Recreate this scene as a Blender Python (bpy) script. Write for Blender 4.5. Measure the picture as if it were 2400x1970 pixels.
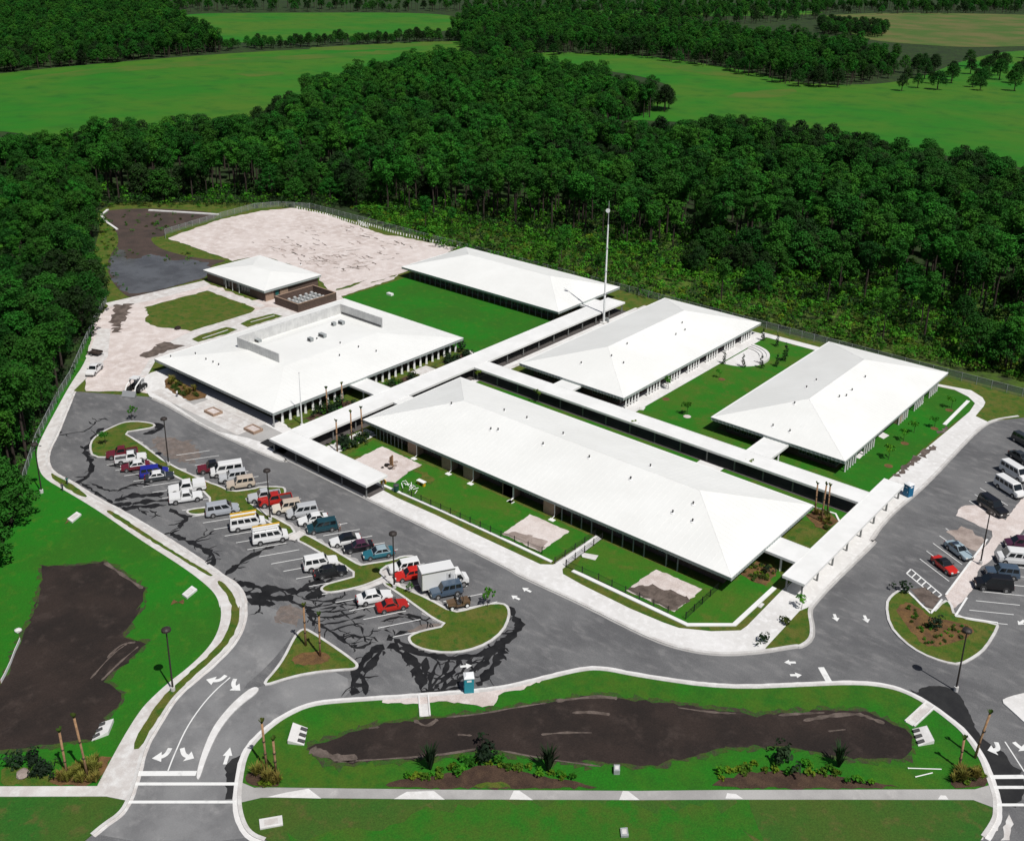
import bpy, bmesh, math, random
import numpy as np
from mathutils import Vector, Matrix
from mathutils.geometry import delaunay_2d_cdt
# Metres. World axes follow the campus grid: +x and +y run along the building walls.
for o in list(bpy.data.objects): bpy.data.objects.remove(o)
SC = bpy.context.scene
COL = SC.collection
R = math.radians
# ------------------------------------------------------------------ camera
CAM = {'H': 92.016, 'r': [0.764612, 0.644331, 0.014359], 'u': [-0.224993, 0.245984, 0.942799], 'w': [-0.603942, 0.724106, -0.333052], 'lens': 36.5243, 'sy': -0.11163}
cd = bpy.data.cameras.new('camera'); cam = bpy.data.objects.new('camera', cd); COL.objects.link(cam)
r_, u_, w_ = (Vector(CAM[k]) for k in 'ruw')
M = Matrix.Identity(4)
for i in range(3):
    M[i][0] = r_[i]; M[i][1] = u_[i]; M[i][2] = -w_[i]
M[2][3] = CAM['H']
cam.matrix_world = M
cd.sensor_width = 36; cd.lens = CAM['lens']; cd.shift_y = CAM['sy']; cd.clip_start = 1; cd.clip_end = 20000
SC.camera = cam
# ------------------------------------------------------------------ sky and sun
SUN = Vector((0.503, -0.119, 0.857)).normalized()
wd = bpy.data.worlds.new('World'); SC.world = wd; wd.use_nodes = True
nt = wd.node_tree; bg = nt.nodes['Background']
sky = nt.nodes.new('ShaderNodeTexSky'); sky.sky_type = 'NISHITA'; sky.sun_disc = False
sky.air_density = .75; sky.dust_density = 1.6
sky.sun_elevation = math.asin(SUN.z); sky.sun_rotation = math.atan2(SUN.x, SUN.y)
nt.links.new(sky.outputs[0], bg.inputs[0]); bg.inputs[1].default_value = 0.05
sl = bpy.data.lights.new('sun', 'SUN'); sl.energy = 4.2; sl.angle = R(0.5); sl.color = (1, .975, .94)
so = bpy.data.objects.new('sun', sl); COL.objects.link(so)
so.rotation_euler = (-SUN).to_track_quat('-Z', 'Y').to_euler()
SC.view_settings.view_transform = 'Standard'; SC.view_settings.look = 'None'
SC.view_settings.exposure = 0; SC.view_settings.gamma = 1; SC.view_settings.use_curve_mapping = False
SC.render.engine = 'CYCLES'
rnd = random.Random(7)
# ------------------------------------------------------------------ materials
MATS = {}
def mat(name, col, rough=.85, var=None, scale=.3, var2=None, scale2=3., bump=0, bscale=20., spec=.3, metal=0, objvar=0, detail=6, lo=.35, hi=.65, lo2=.4, hi2=.7, grain=0, stretch=None):
    if name in MATS: return MATS[name]
    m = bpy.data.materials.new(name); m.use_nodes = True; MATS[name] = m
    n = m.node_tree.nodes; l = m.node_tree.links; b = n['Principled BSDF']
    b.inputs['Roughness'].default_value = rough; b.inputs['Metallic'].default_value = metal
    b.inputs['Specular IOR Level'].default_value = spec
    c4 = lambda c: (c[0], c[1], c[2], 1)
    b.inputs['Base Color'].default_value = c4(col)
    m.diffuse_color = c4(col)
    tc = n.new('ShaderNodeTexCoord')
    geo = n.new('ShaderNodeNewGeometry')
    cur = None
    def noise(sc, dt=detail):
        x = n.new('ShaderNodeTexNoise'); x.inputs['Scale'].default_value = sc; x.inputs['Detail'].default_value = dt
        x.inputs['Roughness'].default_value = .62
        l.new(geo.outputs['Position'], x.inputs['Vector']); return x
    def mix(fac, a, bcol):
        x = n.new('ShaderNodeMix'); x.data_type = 'RGBA'
        l.new(fac, x.inputs[0])
        if a is None: x.inputs[6].default_value = c4(col)
        else: l.new(a, x.inputs[6])
        x.inputs[7].default_value = c4(bcol); return x.outputs[2]
    def ramp(src, a, bb):
        x = n.new('ShaderNodeMapRange'); x.inputs[1].default_value = a; x.inputs[2].default_value = bb
        x.interpolation_type = 'SMOOTHSTEP'
        l.new(src, x.inputs[0]); return x.outputs[0]
    if var is not None: cur = mix(ramp(noise(scale).outputs[0], lo, hi), cur, var)
    if var2 is not None:
        n2 = noise(scale2)
        if stretch:
            mp = n.new('ShaderNodeMapping'); mp.inputs['Scale'].default_value = stretch
            l.new(geo.outputs['Position'], mp.inputs['Vector']); l.new(mp.outputs[0], n2.inputs['Vector'])
        cur = mix(ramp(n2.outputs[0], lo2, hi2), cur, var2)
    if objvar or grain:
        hs = n.new('ShaderNodeHueSaturation')
        if cur is None: hs.inputs['Color'].default_value = c4(col)
        else: l.new(cur, hs.inputs['Color'])
        val = None
        if objvar:
            oi = n.new('ShaderNodeObjectInfo')
            mr = n.new('ShaderNodeMapRange'); mr.inputs[3].default_value = 1 - objvar; mr.inputs[4].default_value = 1 + objvar
            l.new(oi.outputs['Random'], mr.inputs[0]); val = mr.outputs[0]
            m2 = n.new('ShaderNodeMath'); m2.operation = 'MULTIPLY_ADD'; m2.inputs[1].default_value = -.022; m2.inputs[2].default_value = .508
            m3 = n.new('ShaderNodeMath'); m3.operation = 'FRACT'; m4 = n.new('ShaderNodeMath'); m4.operation = 'MULTIPLY'; m4.inputs[1].default_value = 7.31
            l.new(oi.outputs['Random'], m4.inputs[0]); l.new(m4.outputs[0], m3.inputs[0]); l.new(m3.outputs[0], m2.inputs[0]); l.new(m2.outputs[0], hs.inputs['Hue'])
        if grain:
            gn = noise(6.0, 3); mr = n.new('ShaderNodeMapRange'); mr.inputs[1].default_value = .25; mr.inputs[2].default_value = .75
            mr.inputs[3].default_value = 1 - grain; mr.inputs[4].default_value = 1 + grain
            l.new(gn.outputs[0], mr.inputs[0])
            if val is not None:
                mm = n.new('ShaderNodeMath'); mm.operation = 'MULTIPLY'; l.new(val, mm.inputs[0]); l.new(mr.outputs[0], mm.inputs[1]); val = mm.outputs[0]
            else: val = mr.outputs[0]
        l.new(val, hs.inputs['Value']); cur = hs.outputs[0]
    if cur is not None: l.new(cur, b.inputs['Base Color'])
    if bump:
        bn = noise(bscale, 4); bp = n.new('ShaderNodeBump'); bp.inputs['Strength'].default_value = bump
        bp.inputs['Distance'].default_value = .15
        l.new(bn.outputs[0], bp.inputs['Height']); l.new(bp.outputs[0], b.inputs['Normal'])
    return m
def leafmat(name, col, col2, objvar=.35, trans=.25):
    m = mat(name, col, .7, var=col2, scale=.35, objvar=objvar, spec=.15, lo=.4, hi=.6)
    n = m.node_tree.nodes; l = m.node_tree.links; b = n['Principled BSDF']; out = n['Material Output']
    t = n.new('ShaderNodeBsdfTranslucent'); mx = n.new('ShaderNodeMixShader'); mx.inputs[0].default_value = trans
    src = b.inputs['Base Color'].links[0].from_socket
    l.new(src, t.inputs[0]); l.new(b.outputs[0], mx.inputs[1]); l.new(t.outputs[0], mx.inputs[2]); l.new(mx.outputs[0], out.inputs[0])
    return m
mat('basinlawn', (.012, .138, .003), .9, var=(.050, .112, .006), scale=.055, var2=(.018, .108, .004), scale2=.4, grain=.28, bump=.5, bscale=5, lo=.42, hi=.62)
mat('lush', (.010, .150, .003), .9, var=(.022, .115, .004), scale=.06, var2=(.045, .140, .006), scale2=.5, lo2=.5, hi2=.75, grain=.22, bump=.5, bscale=5)
mat('yard', (.016, .140, .003), .9, var=(.048, .125, .006), scale=.12, var2=(.095, .115, .014), scale2=.35, lo2=.5, hi2=.78, grain=.25, bump=.5, bscale=5)
mat('olive', (.058, .102, .006), .9, var=(.105, .108, .018), scale=.3, var2=(.026, .092, .005), scale2=.7, lo2=.45, hi2=.7, grain=.35, bump=.5, bscale=5)
mat('verge2', (.026, .118, .005), .9, var=(.050, .105, .008), scale=.12, var2=(.014, .130, .004), scale2=.4, grain=.3, bump=.5, bscale=5)
mat('verge', (.050, .092, .010), .9, var=(.018, .105, .008), scale=.05, var2=(.085, .090, .02), scale2=.5, lo2=.5, hi2=.75, grain=.3, bump=.5, bscale=5)
mat('meadow', (.014, .145, .003), .9, var=(.055, .140, .006), scale=.009, var2=(.012, .100, .004), scale2=.06, lo2=.45, hi2=.8, grain=.2)
mat('dryfield', (.12, .115, .035), .9, var=(.05, .11, .015), scale=.02, grain=.15)
mat('drygrass', (.075, .125, .012), .9, var=(.03, .13, .006), scale=.03, grain=.15)
mat('floor', (.016, .038, .008), .95, var=(.026, .060, .008), scale=.06, var2=(.016, .018, .009), scale2=.3, grain=.3)
mat('brushfloor', (.05, .10, .010), .95, var=(.08, .13, .014), scale=.1, var2=(.022, .028, .012), scale2=.25, grain=.3)
mat('asphalt', (.155, .155, .156), .9, var=(.105, .105, .108), scale=.09, var2=(.225, .221, .218), scale2=.7, stretch=(.45, 1, 1), lo2=.45, hi2=.85, grain=.24, bump=.4, bscale=12)
mat('road', (.215, .215, .215), .9, var=(.15, .15, .152), scale=.14, var2=(.29, .285, .28), scale2=.3, lo2=.5, hi2=.8, grain=.1)
mat('wet', (.013, .013, .014), .6, var=(.022, .022, .023), scale=.5, spec=.08)
mat('fresh', (.016, .016, .017), .75, var=(.024, .024, .024), scale=.5, grain=.2)
mat('paint', (.74, .74, .72), .7, var=(.55, .55, .54), scale=.8, lo=.5, hi=.75)
mat('concrete', (.68, .668, .65), .85, var=(.60, .585, .565), scale=.12, var2=(.73, .72, .705), scale2=.9, lo2=.45, hi2=.7, grain=.06)
mat('walk', (.58, .555, .53), .85, var=(.49, .455, .43), scale=.15, var2=(.65, .64, .62), scale2=.7, grain=.07)
mat('oldwalk', (.40, .39, .375), .85, var=(.31, .30, .29), scale=.12, var2=(.5, .48, .46), scale2=.3, lo2=.55, hi2=.75, grain=.08)
mat('kerb', (.60, .59, .57), .85, var=(.48, .46, .44), scale=.5, grain=.1)
mat('sand', (.61, .54, .505), .95, var=(.50, .425, .39), scale=.08, var2=(.67, .61, .58), scale2=.4, grain=.12, bump=.6, bscale=3)
mat('sandmark', (.25, .20, .175), .95, var=(.38, .315, .28), scale=.3, grain=.2)
mat('soil', (.031, .021, .017), .95, var=(.018, .013, .011), scale=.12, var2=(.050, .036, .030), scale2=.35, lo2=.5, hi2=.78, grain=.3, bump=.8, bscale=2.5)
mat('soilpale', (.15, .118, .10), .95, var=(.075, .058, .048), scale=.5, grain=.25)
mat('mulch', (.17, .095, .035), .95, var=(.10, .055, .025), scale=.6, grain=.3, bump=.7, bscale=6)
mat('bark', (.045, .026, .018), .95, var=(.075, .045, .028), scale=.6, grain=.3, bump=.7, bscale=6)
mat('water', (.115, .116, .116), .10, var=(.075, .072, .068), scale=.15, spec=.5, bump=.05, bscale=2)
mat('bank', (.045, .075, .010), .95, var=(.045, .036, .026), scale=.6, var2=(.02, .10, .006), scale2=.9, grain=.35, bump=.6, bscale=4)
mat('reeds', (.075, .052, .043), .95, var=(.05, .038, .032), scale=.15, var2=(.03, .07, .02), scale2=.25, lo2=.6, hi2=.8, grain=.3, bump=.8, bscale=3)
mat('roof', (.765, .768, .742), .6, var=(.72, .722, .695), scale=.08, var2=(.675, .675, .64), scale2=.5, lo2=.6, hi2=.85, spec=.25, grain=.015)
mat('canopy', (.775, .775, .757), .6, var=(.71, .71, .69), scale=.25, spec=.2)
mat('fascia', (.36, .40, .385), .6, spec=.3)
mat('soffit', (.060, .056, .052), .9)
mat('shadefloor', (.095, .085, .080), .9, var=(.07, .062, .058), scale=.4, grain=.15)  # walkway floor coloured dark to paint in the shade under the canopies
mat('brick', (.115, .078, .062), .9, var=(.085, .058, .048), scale=2.5, grain=.25)
mat('brickpale', (.36, .25, .18), .9, var=(.29, .20, .15), scale=2.5, grain=.2)
mat('trim', (.78, .78, .76), .6)
mat('screen', (.60, .60, .585), .8, var=(.50, .50, .49), scale=.6, grain=.06)
mat('glass', (.012, .014, .016), .08, spec=.6)
mat('tealdoor', (.02, .12, .11), .5)
mat('mullion', (.16, .19, .185), .5)
mat('ventdark', (.05, .05, .05), .6)
mat('steel', (.45, .46, .46), .45, metal=.6)
mat('galv', (.36, .38, .38), .6, var=(.26, .28, .28), scale=2)
mat('galvdark', (.17, .175, .17), .6)
mat('dirtstain', (.150, .118, .100), .95, var=(.125, .112, .105), scale=.5, var2=(.20, .165, .145), scale2=.9, grain=.25)
mat('blackmetal', (.012, .013, .014), .5)
mat('lamp', (.035, .028, .025), .5)
mat('mastwhite', (.78, .79, .78), .5)
mat('trunk', (.055, .040, .032), .95, var=(.032, .024, .019), scale=1.5)
mat('palmtrunk', (.36, .215, .115), .95, var=(.24, .14, .08), scale=2.0, grain=.2)
mat('bluepot', (.012, .13, .26), .45)
mat('tealpot', (.02, .24, .30), .45)
mat('potroof', (.78, .79, .79), .4)
mat('tyre', (.015, .015, .015), .8)
mat('rim', (.45, .45, .45), .35, metal=.7)
mat('carglass', (.010, .013, .015), .06, spec=.7)
mat('bumper', (.06, .06, .062), .6)
mat('chrome', (.6, .6, .6), .25, metal=.9)
mat('headlight', (.7, .7, .66), .15)
mat('taillight', (.35, .01, .01), .25)
mat('yellow', (.62, .36, .02), .5)
mat('skin', (.42, .25, .17), .6); mat('hair', (.03, .02, .015), .7); mat('shirtwhite', (.75, .75, .74), .8); mat('trousers', (.05, .055, .075), .85); mat('trousersbrown', (.22, .10, .07), .85)
leafmat('pineleaf', (.018, .102, .008), (.025, .132, .009), .42, .12)
leafmat('pineleaf2', (.016, .078, .008), (.016, .104, .008), .42, .12)
leafmat('oakleaf', (.011, .030, .007), (.013, .046, .006), .5, .12)
leafmat('shrubleaf', (.060, .205, .010), (.030, .155, .010), .45)
leafmat('yellowleaf', (.13, .20, .012), (.06, .14, .012), .3)
leafmat('darkleaf', (.016, .034, .016), (.022, .050, .018), .3)
leafmat('dryleaf', (.24, .20, .045), (.16, .17, .03), .3)
leafmat('ornleaf', (.035, .075, .012), (.07, .09, .014), .3)
def paint(name, col, rough=.3):
    m = mat('paint_' + name, col, rough, spec=.5); m.node_tree.nodes['Principled BSDF'].inputs['Coat Weight'].default_value = .4; return m
# ------------------------------------------------------------------ mesh helpers
def link(name, me, m=None, parent=None):
    o = bpy.data.objects.new(name, me); COL.objects.link(o)
    if m is not None and len(me.materials) == 0: me.materials.append(MATS[m] if isinstance(m, str) else m)
    if parent is not None: o.parent = parent
    return o
def struct(o, kind='structure'): o['kind'] = kind; return o
def tag(o, label, cat, group=None):
    o['label'] = label; o['category'] = cat
    if group: o['group'] = group
    return o
def thing(name, label, cat, loc=(0, 0, 0), rz=0, group=None):
    o = bpy.data.objects.new(name, None); COL.objects.link(o); o.empty_display_size = .3
    o.location = loc; o.rotation_euler = (0, 0, rz); return tag(o, label, cat, group)
class MB:
    def __init__(s): s.v = []; s.f = []
    def add(s, v, f):
        k = len(s.v); s.v += [tuple(a) for a in v]; s.f += [tuple(i + k for i in a) for a in f]; return s
    def box(s, x0, x1, y0, y1, z0, z1):
        if x0 > x1: x0, x1 = x1, x0
        if y0 > y1: y0, y1 = y1, y0
        return s.add([(x0, y0, z0), (x1, y0, z0), (x1, y1, z0), (x0, y1, z0), (x0, y0, z1), (x1, y0, z1), (x1, y1, z1), (x0, y1, z1)],
                     [(3, 2, 1, 0), (4, 5, 6, 7), (0, 1, 5, 4), (1, 2, 6, 5), (2, 3, 7, 6), (3, 0, 4, 7)])
    def loft(s, rings, cap=True):
        n = len(rings[0]); v = [p for r in rings for p in r]; f = []
        for i in range(len(rings) - 1):
            for j in range(n):
                f.append((i * n + j, i * n + (j + 1) % n, (i + 1) * n + (j + 1) % n, (i + 1) * n + j))
        if cap: f.append(tuple(range(n - 1, -1, -1))); f.append(tuple(range((len(rings) - 1) * n, len(rings) * n)))
        return s.add(v, f)
    def tube(s, pts, rad, n=8, cap=True):
        rings = []
        for i, p in enumerate(pts):
            p = Vector(p); a = Vector(pts[max(0, i - 1)]); b = Vector(pts[min(len(pts) - 1, i + 1)])
            d = (b - a).normalized(); t = Vector((0, 0, 1)) if abs(d.z) < .9 else Vector((1, 0, 0))
            e = d.cross(t).normalized(); g = d.cross(e)
            rr = rad[i] if isinstance(rad, (list, tuple)) else rad
            rings.append([p + (e * math.cos(2 * math.pi * k / n) + g * math.sin(2 * math.pi * k / n)) * rr for k in range(n)])
        return s.loft(rings, cap)
    def cyl(s, c, axis, r, h, n=12):
        c = Vector(c); a = Vector(axis).normalized(); return s.tube([c - a * h / 2, c + a * h / 2], r, n)
    def mesh(s, name='m'):
        me = bpy.data.meshes.new(name); me.from_pydata(s.v, [], s.f); me.update(); return me
    def build(s, name, m, parent=None, smooth=False):
        me = s.mesh(name)
        if smooth: me.polygons.foreach_set('use_smooth', [True] * len(me.polygons))
        return link(name, me, m, parent)
def chaikin(p, n=2, closed=True):
    for _ in range(n):
        q = []
        m = len(p)
        if not closed: q.append(p[0])
        for i in range(m if closed else m - 1):
            a = p[i]; b = p[(i + 1) % m]
            q.append((a[0] * .75 + b[0] * .25, a[1] * .75 + b[1] * .25)); q.append((a[0] * .25 + b[0] * .75, a[1] * .25 + b[1] * .75))
        if not closed: q.append(p[-1])
        p = q
    return p
def area(p): return sum(p[i][0] * p[(i + 1) % len(p)][1] - p[(i + 1) % len(p)][0] * p[i][1] for i in range(len(p))) / 2
def rough(p, amp, step=.8, seed=1):
    """break a closed outline into short uneven steps"""
    rr = random.Random(seed); q = []
    for i in range(len(p)):
        a = p[i]; b = p[(i + 1) % len(p)]; d = math.dist(a, b); k = max(1, int(d / step))
        for j in range(k):
            t = j / k; q.append((a[0] + (b[0] - a[0]) * t + rr.gauss(0, amp), a[1] + (b[1] - a[1]) * t + rr.gauss(0, amp)))
    return q
def sheet(name, pts, z, m, z0=None, parent=None):
    """flat polygon at height z; with z0 given its sides go down to z0"""
    if area(pts) < 0: pts = pts[::-1]
    vv, _, ff, _, _, _ = delaunay_2d_cdt([Vector(p) for p in pts], [], [list(range(len(pts)))], 2, 1e-5)
    mb = MB().add([(p.x, p.y, z) for p in vv], [tuple(f) for f in ff])
    if z0 is not None:
        n = len(pts); mb.add([(x, y, z0) for x, y in pts] + [(x, y, z) for x, y in pts], [(i, (i + 1) % n, n + (i + 1) % n, n + i) for i in range(n)])
    me = mb.mesh(name)
    return link(name, me, m, parent)
def ribbon_mb(mb, pts, w, z0, z1, closed=False):
    n = len(pts); L = []; Rr = []
    for i in range(n):
        a = pts[(i - 1) % n] if closed or i > 0 else pts[i]; b = pts[(i + 1) % n] if closed or i < n - 1 else pts[i]
        d = Vector((b[0] - a[0], b[1] - a[1])); d = d.normalized() if d.length > 1e-6 else Vector((1, 0)); nn = Vector((-d.y, d.x))
        ww = w[i] if isinstance(w, (list, tuple)) else w
        L.append((pts[i][0] + nn.x * ww / 2, pts[i][1] + nn.y * ww / 2)); Rr.append((pts[i][0] - nn.x * ww / 2, pts[i][1] - nn.y * ww / 2))
    v = []; f = []
    for i in range(n): v += [(*L[i], z0), (*L[i], z1), (*Rr[i], z1), (*Rr[i], z0)]
    for i in range(n if closed else n - 1):
        j = (i + 1) % n; a = i * 4; b = j * 4
        f += [(a + 1, a + 2, b + 2, b + 1), (a, a + 1, b + 1, b), (a + 2, a + 3, b + 3, b + 2)]
    if not closed: f += [(3, 2, 1, 0), (4 * n - 4, 4 * n - 3, 4 * n - 2, 4 * n - 1)]
    return mb.add(v, f)
def ribbon(name, pts, w, z0, z1, m, closed=False, parent=None): return ribbon_mb(MB(), pts, w, z0, z1, closed).build(name, m, parent)
def inset(p, d):
    """move a closed outline inwards by d"""
    if area(p) < 0: p = p[::-1]
    q = []; n = len(p)
    for i in range(n):
        a = p[i - 1]; b = p[(i + 1) % n]; t = Vector((b[0] - a[0], b[1] - a[1]))
        if t.length < 1e-6: q.append(p[i]); continue
        t.normalize(); q.append((p[i][0] - t.y * d, p[i][1] + t.x * d))
    return q
def copy_tree(o, parent=None):
    c = o.copy(); COL.objects.link(c); c.parent = parent
    for ch in list(o.children): copy_tree(ch, c)
    return c
def inpoly(x, y, poly):
    ins = np.zeros(len(x), bool); n = len(poly)
    for i in range(n):
        x1, y1 = poly[i]; x2, y2 = poly[(i + 1) % n]
        if y1 == y2: continue
        c = ((y1 > y) != (y2 > y)) & (x < (x2 - x1) * (y - y1) / (y2 - y1) + x1); ins ^= c
    return ins
# ================================================================== SETTING: ground, fields
def big_ground():
    mb = MB(); s = 9000
    mb.add([(-s, -s, -.3), (s, -s, -.3), (s, s, -.3), (-s, s, -.3)], [(0, 1, 2, 3)])
    return struct(mb.build('ground', 'floor'))
big_ground()
MEADOW_W = [(-706.52, 242.15), (-739.14, 330.99), (-745.41, 425.74), (-742.37, 524.34), (-718.31, 618.55), (-695.09, 742.9), (-673.83, 767.54), (-610.8, 695.83), (-589.22, 607.16), (-538.1, 506.11), (-473.54, 370.45), (-447.73, 312.96), (-451.05, 265.81), (-461.09, 230.09), (-528.25, 232.62), (-518.69, 173.52)]
MEADOW_E = [(-588.73, 702.31), (-549.1, 746.72), (-505.38, 771.62), (-405.29, 743.44), (-349.5, 714.7), (-319.52, 691.68), (-278.84, 719.71), (-270.7, 790.28), (-290.79, 963.16), (-282.13, 1099.65), (-145.39, 1219.38), (-44.82, 472.11), (-118.39, 494.59), (-166.1, 499.24), (-214.68, 499.31), (-255.24, 505.01), (-294.73, 491.68), (-330.43, 464.88), (-357.93, 470.34), (-370.25, 510.22), (-360.06, 580.39), (-372.17, 614.7), (-436.73, 655.15), (-525.86, 651.28)]
MEADOW_N = [(-1171.24, 733.37), (-1093.42, 863.94), (-980.86, 1011.59), (-875.71, 953.11), (-778.17, 831.75), (-771.24, 767.01), (-788.97, 679.88), (-808.79, 582.45), (-820.76, 554.81), (-959.17, 632.44)]
DRY_E = [(-618.5, 1362.04), (-608.92, 1466.68), (-552.28, 1573.76), (-434.19, 1661.5), (-269.79, 1718.34), (-193.04, 1259.95), (-289.55, 1127.05), (-323.59, 1066.7), (-367.65, 1060.03), (-418.05, 1063.9), (-466.0, 1128.99)]
FAR_N = [(-970.46, 1056.25), (-767.06, 1393.26), (-664.63, 1494.38), (-627.09, 1411.36), (-695.03, 1263.88), (-909.04, 989.39)]
for nm, pts, m in (('meadow', MEADOW_W, 'meadow'), ('meadow', MEADOW_E, 'meadow'), ('meadow', MEADOW_N, 'meadow'), ('dry_field', DRY_E, 'dryfield'), ('meadow', FAR_N, 'meadow')):
    struct(sheet(nm, chaikin(pts, 2), -.2 if nm == 'meadow' else -.16, m))
for s_ in ([(-710.35, 330.58), (-722.2, 431.95), (-696.79, 558.16), (-656.09, 676.21), (-644.27, 652.08), (-663.51, 540.89), (-692.93, 414.01), (-687.14, 325.76)], [(-632.37, 445.43), (-623.14, 472.07), (-600.42, 471.46), (-601.31, 438.95)], [(-481.02, 742.06), (-403.99, 726.04), (-356.79, 698.8), (-379.45, 682.82), (-433.47, 703.47)], [(-326.71, 589.95), (-325.58, 639.25), (-305.76, 670.2), (-295.58, 634.5), (-308.42, 593.79)], [(-739.28, 582.01), (-707.14, 728.93), (-688.39, 735.73), (-671.93, 711.65), (-693.38, 596.91)]):
    struct(sheet('dry_grass', rough(chaikin(s_, 2), 1.5, 6, 3), -.17, 'drygrass'))
struct(sheet('meadow', [(-337.33, 125.41), (-323.04, 138.73), (-292.95, 125.37), (-276.36, 116.97), (-262.36, 108.61), (-252.19, 90.0)], -.2, 'meadow'))
struct(sheet('brushland', [(-262.93, 231.99), (-260.51, 267.7), (-200.64, 290.57), (-138.68, 295.45), (-63.19, 290.61), (-21.56, 299.36), (-11.88, 227.44), (-48.21, 235.29), (-71.22, 235.26), (-122.84, 236.09), (-159.51, 230.09), (-202.46, 229.05), (-246.51, 230.11)], -.22, 'brushfloor'))
# ------------------------------------------------------------------ asphalt
EL = [(-89.62, 37.13), (-90.1, 39.52), (-90.12, 41.56), (-91.11, 43.09), (-93.01, 45.02), (-95.11, 46.92), (-97.31, 48.91), (-99.03, 51.5), (-101.46, 55.03), (-102.54, 57.58), (-103.14, 60.31), (-104.07, 64.02), (-105.6, 67.84), (-108.34, 71.3), (-111.36, 73.5), (-112.18, 74.18), (-114.59, 75.31), (-117.17, 75.91), (-119.51, 75.81), (-122.69, 76.0), (-134.5, 76.18), (-148.73, 75.85), (-151.84, 75.57), (-157.25, 75.23), (-163.8, 75.38), (-169.58, 74.73), (-173.68, 75.72), (-178.42, 78.19), (-183.39, 82.42), (-191.13, 88.21), (-200.74, 95.47)]
FR = [(-186.24, 104.6), (-180.53, 104.99), (-163.03, 103.89), (-138.05, 105.24), (-150.99, 106.35), (-121.94, 106.39), (-106.83, 106.48), (-87.98, 106.45), (-86.46, 106.02), (-74.57, 106.6), (-65.89, 106.39), (-60.68, 106.66), (-56.33, 108.02), (-52.69, 110.44), (-49.16, 114.43), (-46.33, 118.52), (-45.92, 118.5), (-45.48, 120.93), (-46.34, 123.35), (-48.54, 126.91), (-48.9, 128.87), (-49.0, 135.93), (-48.55, 153.59), (-49.22, 149.94), (-50.09, 161.18), (-49.12, 175.34), (-49.32, 195.86), (-49.21, 207.6), (-48.18, 213.37), (-44.02, 219.8)]
RB = [(-16.29, 100.65), (-15.98, 104.63), (-16.37, 106.27), (-17.09, 108.38), (-18.64, 110.94), (-20.26, 113.61), (-23.0, 116.33), (-25.07, 117.39), (-28.13, 118.54), (-31.72, 118.95), (-34.61, 117.88), (-37.56, 115.67), (-40.98, 112.32), (-49.42, 103.96), (-59.17, 98.62), (-64.03, 96.54), (-66.02, 94.32), (-68.3, 90.17), (-71.5, 84.34), (-78.46, 76.68), (-84.84, 70.0), (-87.79, 66.54), (-88.48, 63.34), (-88.43, 61.07), (-87.93, 58.24), (-86.81, 55.91), (-84.62, 53.71), (-81.73, 51.22), (-78.91, 49.73), (-76.79, 49.29), (-74.77, 50.0)]
EL = chaikin(EL, 2, False); FR = chaikin(FR, 2, False); RB = chaikin(RB, 2, False)
OFF = [(-14.34, 245.7), (0.14, 138.09), (4.5, 105.74), (-5.55, 97.07)]
LOW = [(-56.13, 49.91), (-86.44, 23.76)]
struct(sheet('asphalt_road', EL + FR + OFF + RB + LOW, 0, 'asphalt'))
struct(sheet('asphalt_entry_lane', chaikin([(-89.43, 37.35), (-90.03, 41.51), (-91.05, 43.14), (-92.94, 45.07), (-97.04, 48.84), (-101.1, 55.0), (-102.77, 60.27), (-105.2, 67.78), (-108.68, 71.86), (-111.64, 74.16), (-108.62, 75.9), (-103.02, 76.82), (-100.69, 74.19), (-98.01, 67.78), (-96.93, 62.47), (-95.78, 63.83), (-93.03, 68.77), (-93.43, 69.65), (-89.19, 73.83), (-84.87, 70.64), (-87.92, 66.65), (-88.68, 61.26), (-88.33, 58.27), (-86.88, 55.86), (-84.68, 53.66), (-81.79, 51.17), (-79.02, 49.63), (-75.03, 49.82)], 1), .006, 'road'))
LOTOFF = [(-14.34, 245.7)]
# ------------------------------------------------------------------ lawns round the site
SWL = [(-95.68, 41.99), (-97.5, 44.26), (-100.58, 48.24), (-103.22, 52.13), (-104.19, 54.72), (-104.95, 57.26), (-105.47, 60.14), (-106.61, 63.75), (-108.27, 66.72), (-111.17, 69.68), (-114.41, 71.73), (-113.01, 70.74), (-115.91, 72.28), (-119.4, 72.98), (-126.26, 73.37), (-137.87, 73.2), (-151.38, 73.5), (-162.54, 73.15), (-168.96, 72.85), (-173.75, 74.21), (-180.38, 77.21), (-185.2, 80.8), (-192.6, 86.9), (-204.67, 96.93), (-213.36, 105.08), (-231.2, 118.19)]
SWL = chaikin(SWL, 2, False)
struct(sheet('lawn', SWL + [(-236.56, 120.06), (-205.34, 96.33), (-199.97, 91.32), (-182.96, 78.01), (-170.08, 69.81), (-164.07, 66.63), (-157.07, 61.34), (-150.84, 56.37), (-137.87, 44.59), (-119.04, 31.55), (-111.03, 28.39)], .09, 'lush', -.2))
struct(sheet('lawn', [(-111.89, 25.73), (-93.48, 41.79), (-91.23, 42.99), (-90.09, 41.54), (-90.06, 39.5), (-89.62, 37.13), (-88.28, 31.77), (-100.26, 21.41)], .10, 'verge', -.2))
BOTW_T = [(-83.8, 53.01), (-81.94, 53.5), (-78.03, 56.76), (-81.84, 53.68), (-65.92, 67.04), (-48.26, 82.12), (-40.9, 88.69), (-30.09, 98.14), (-19.06, 107.78), (-18.01, 109.51)]
BOTW_B = [(-81.76, 51.34), (-80.15, 53.14), (-76.96, 55.9), (-80.62, 52.77), (-64.94, 66.02), (-47.52, 81.0), (-40.2, 87.43), (-29.48, 96.73), (-18.71, 106.01), (-16.42, 106.4)]
RBs = [p for p in RB]
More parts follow.
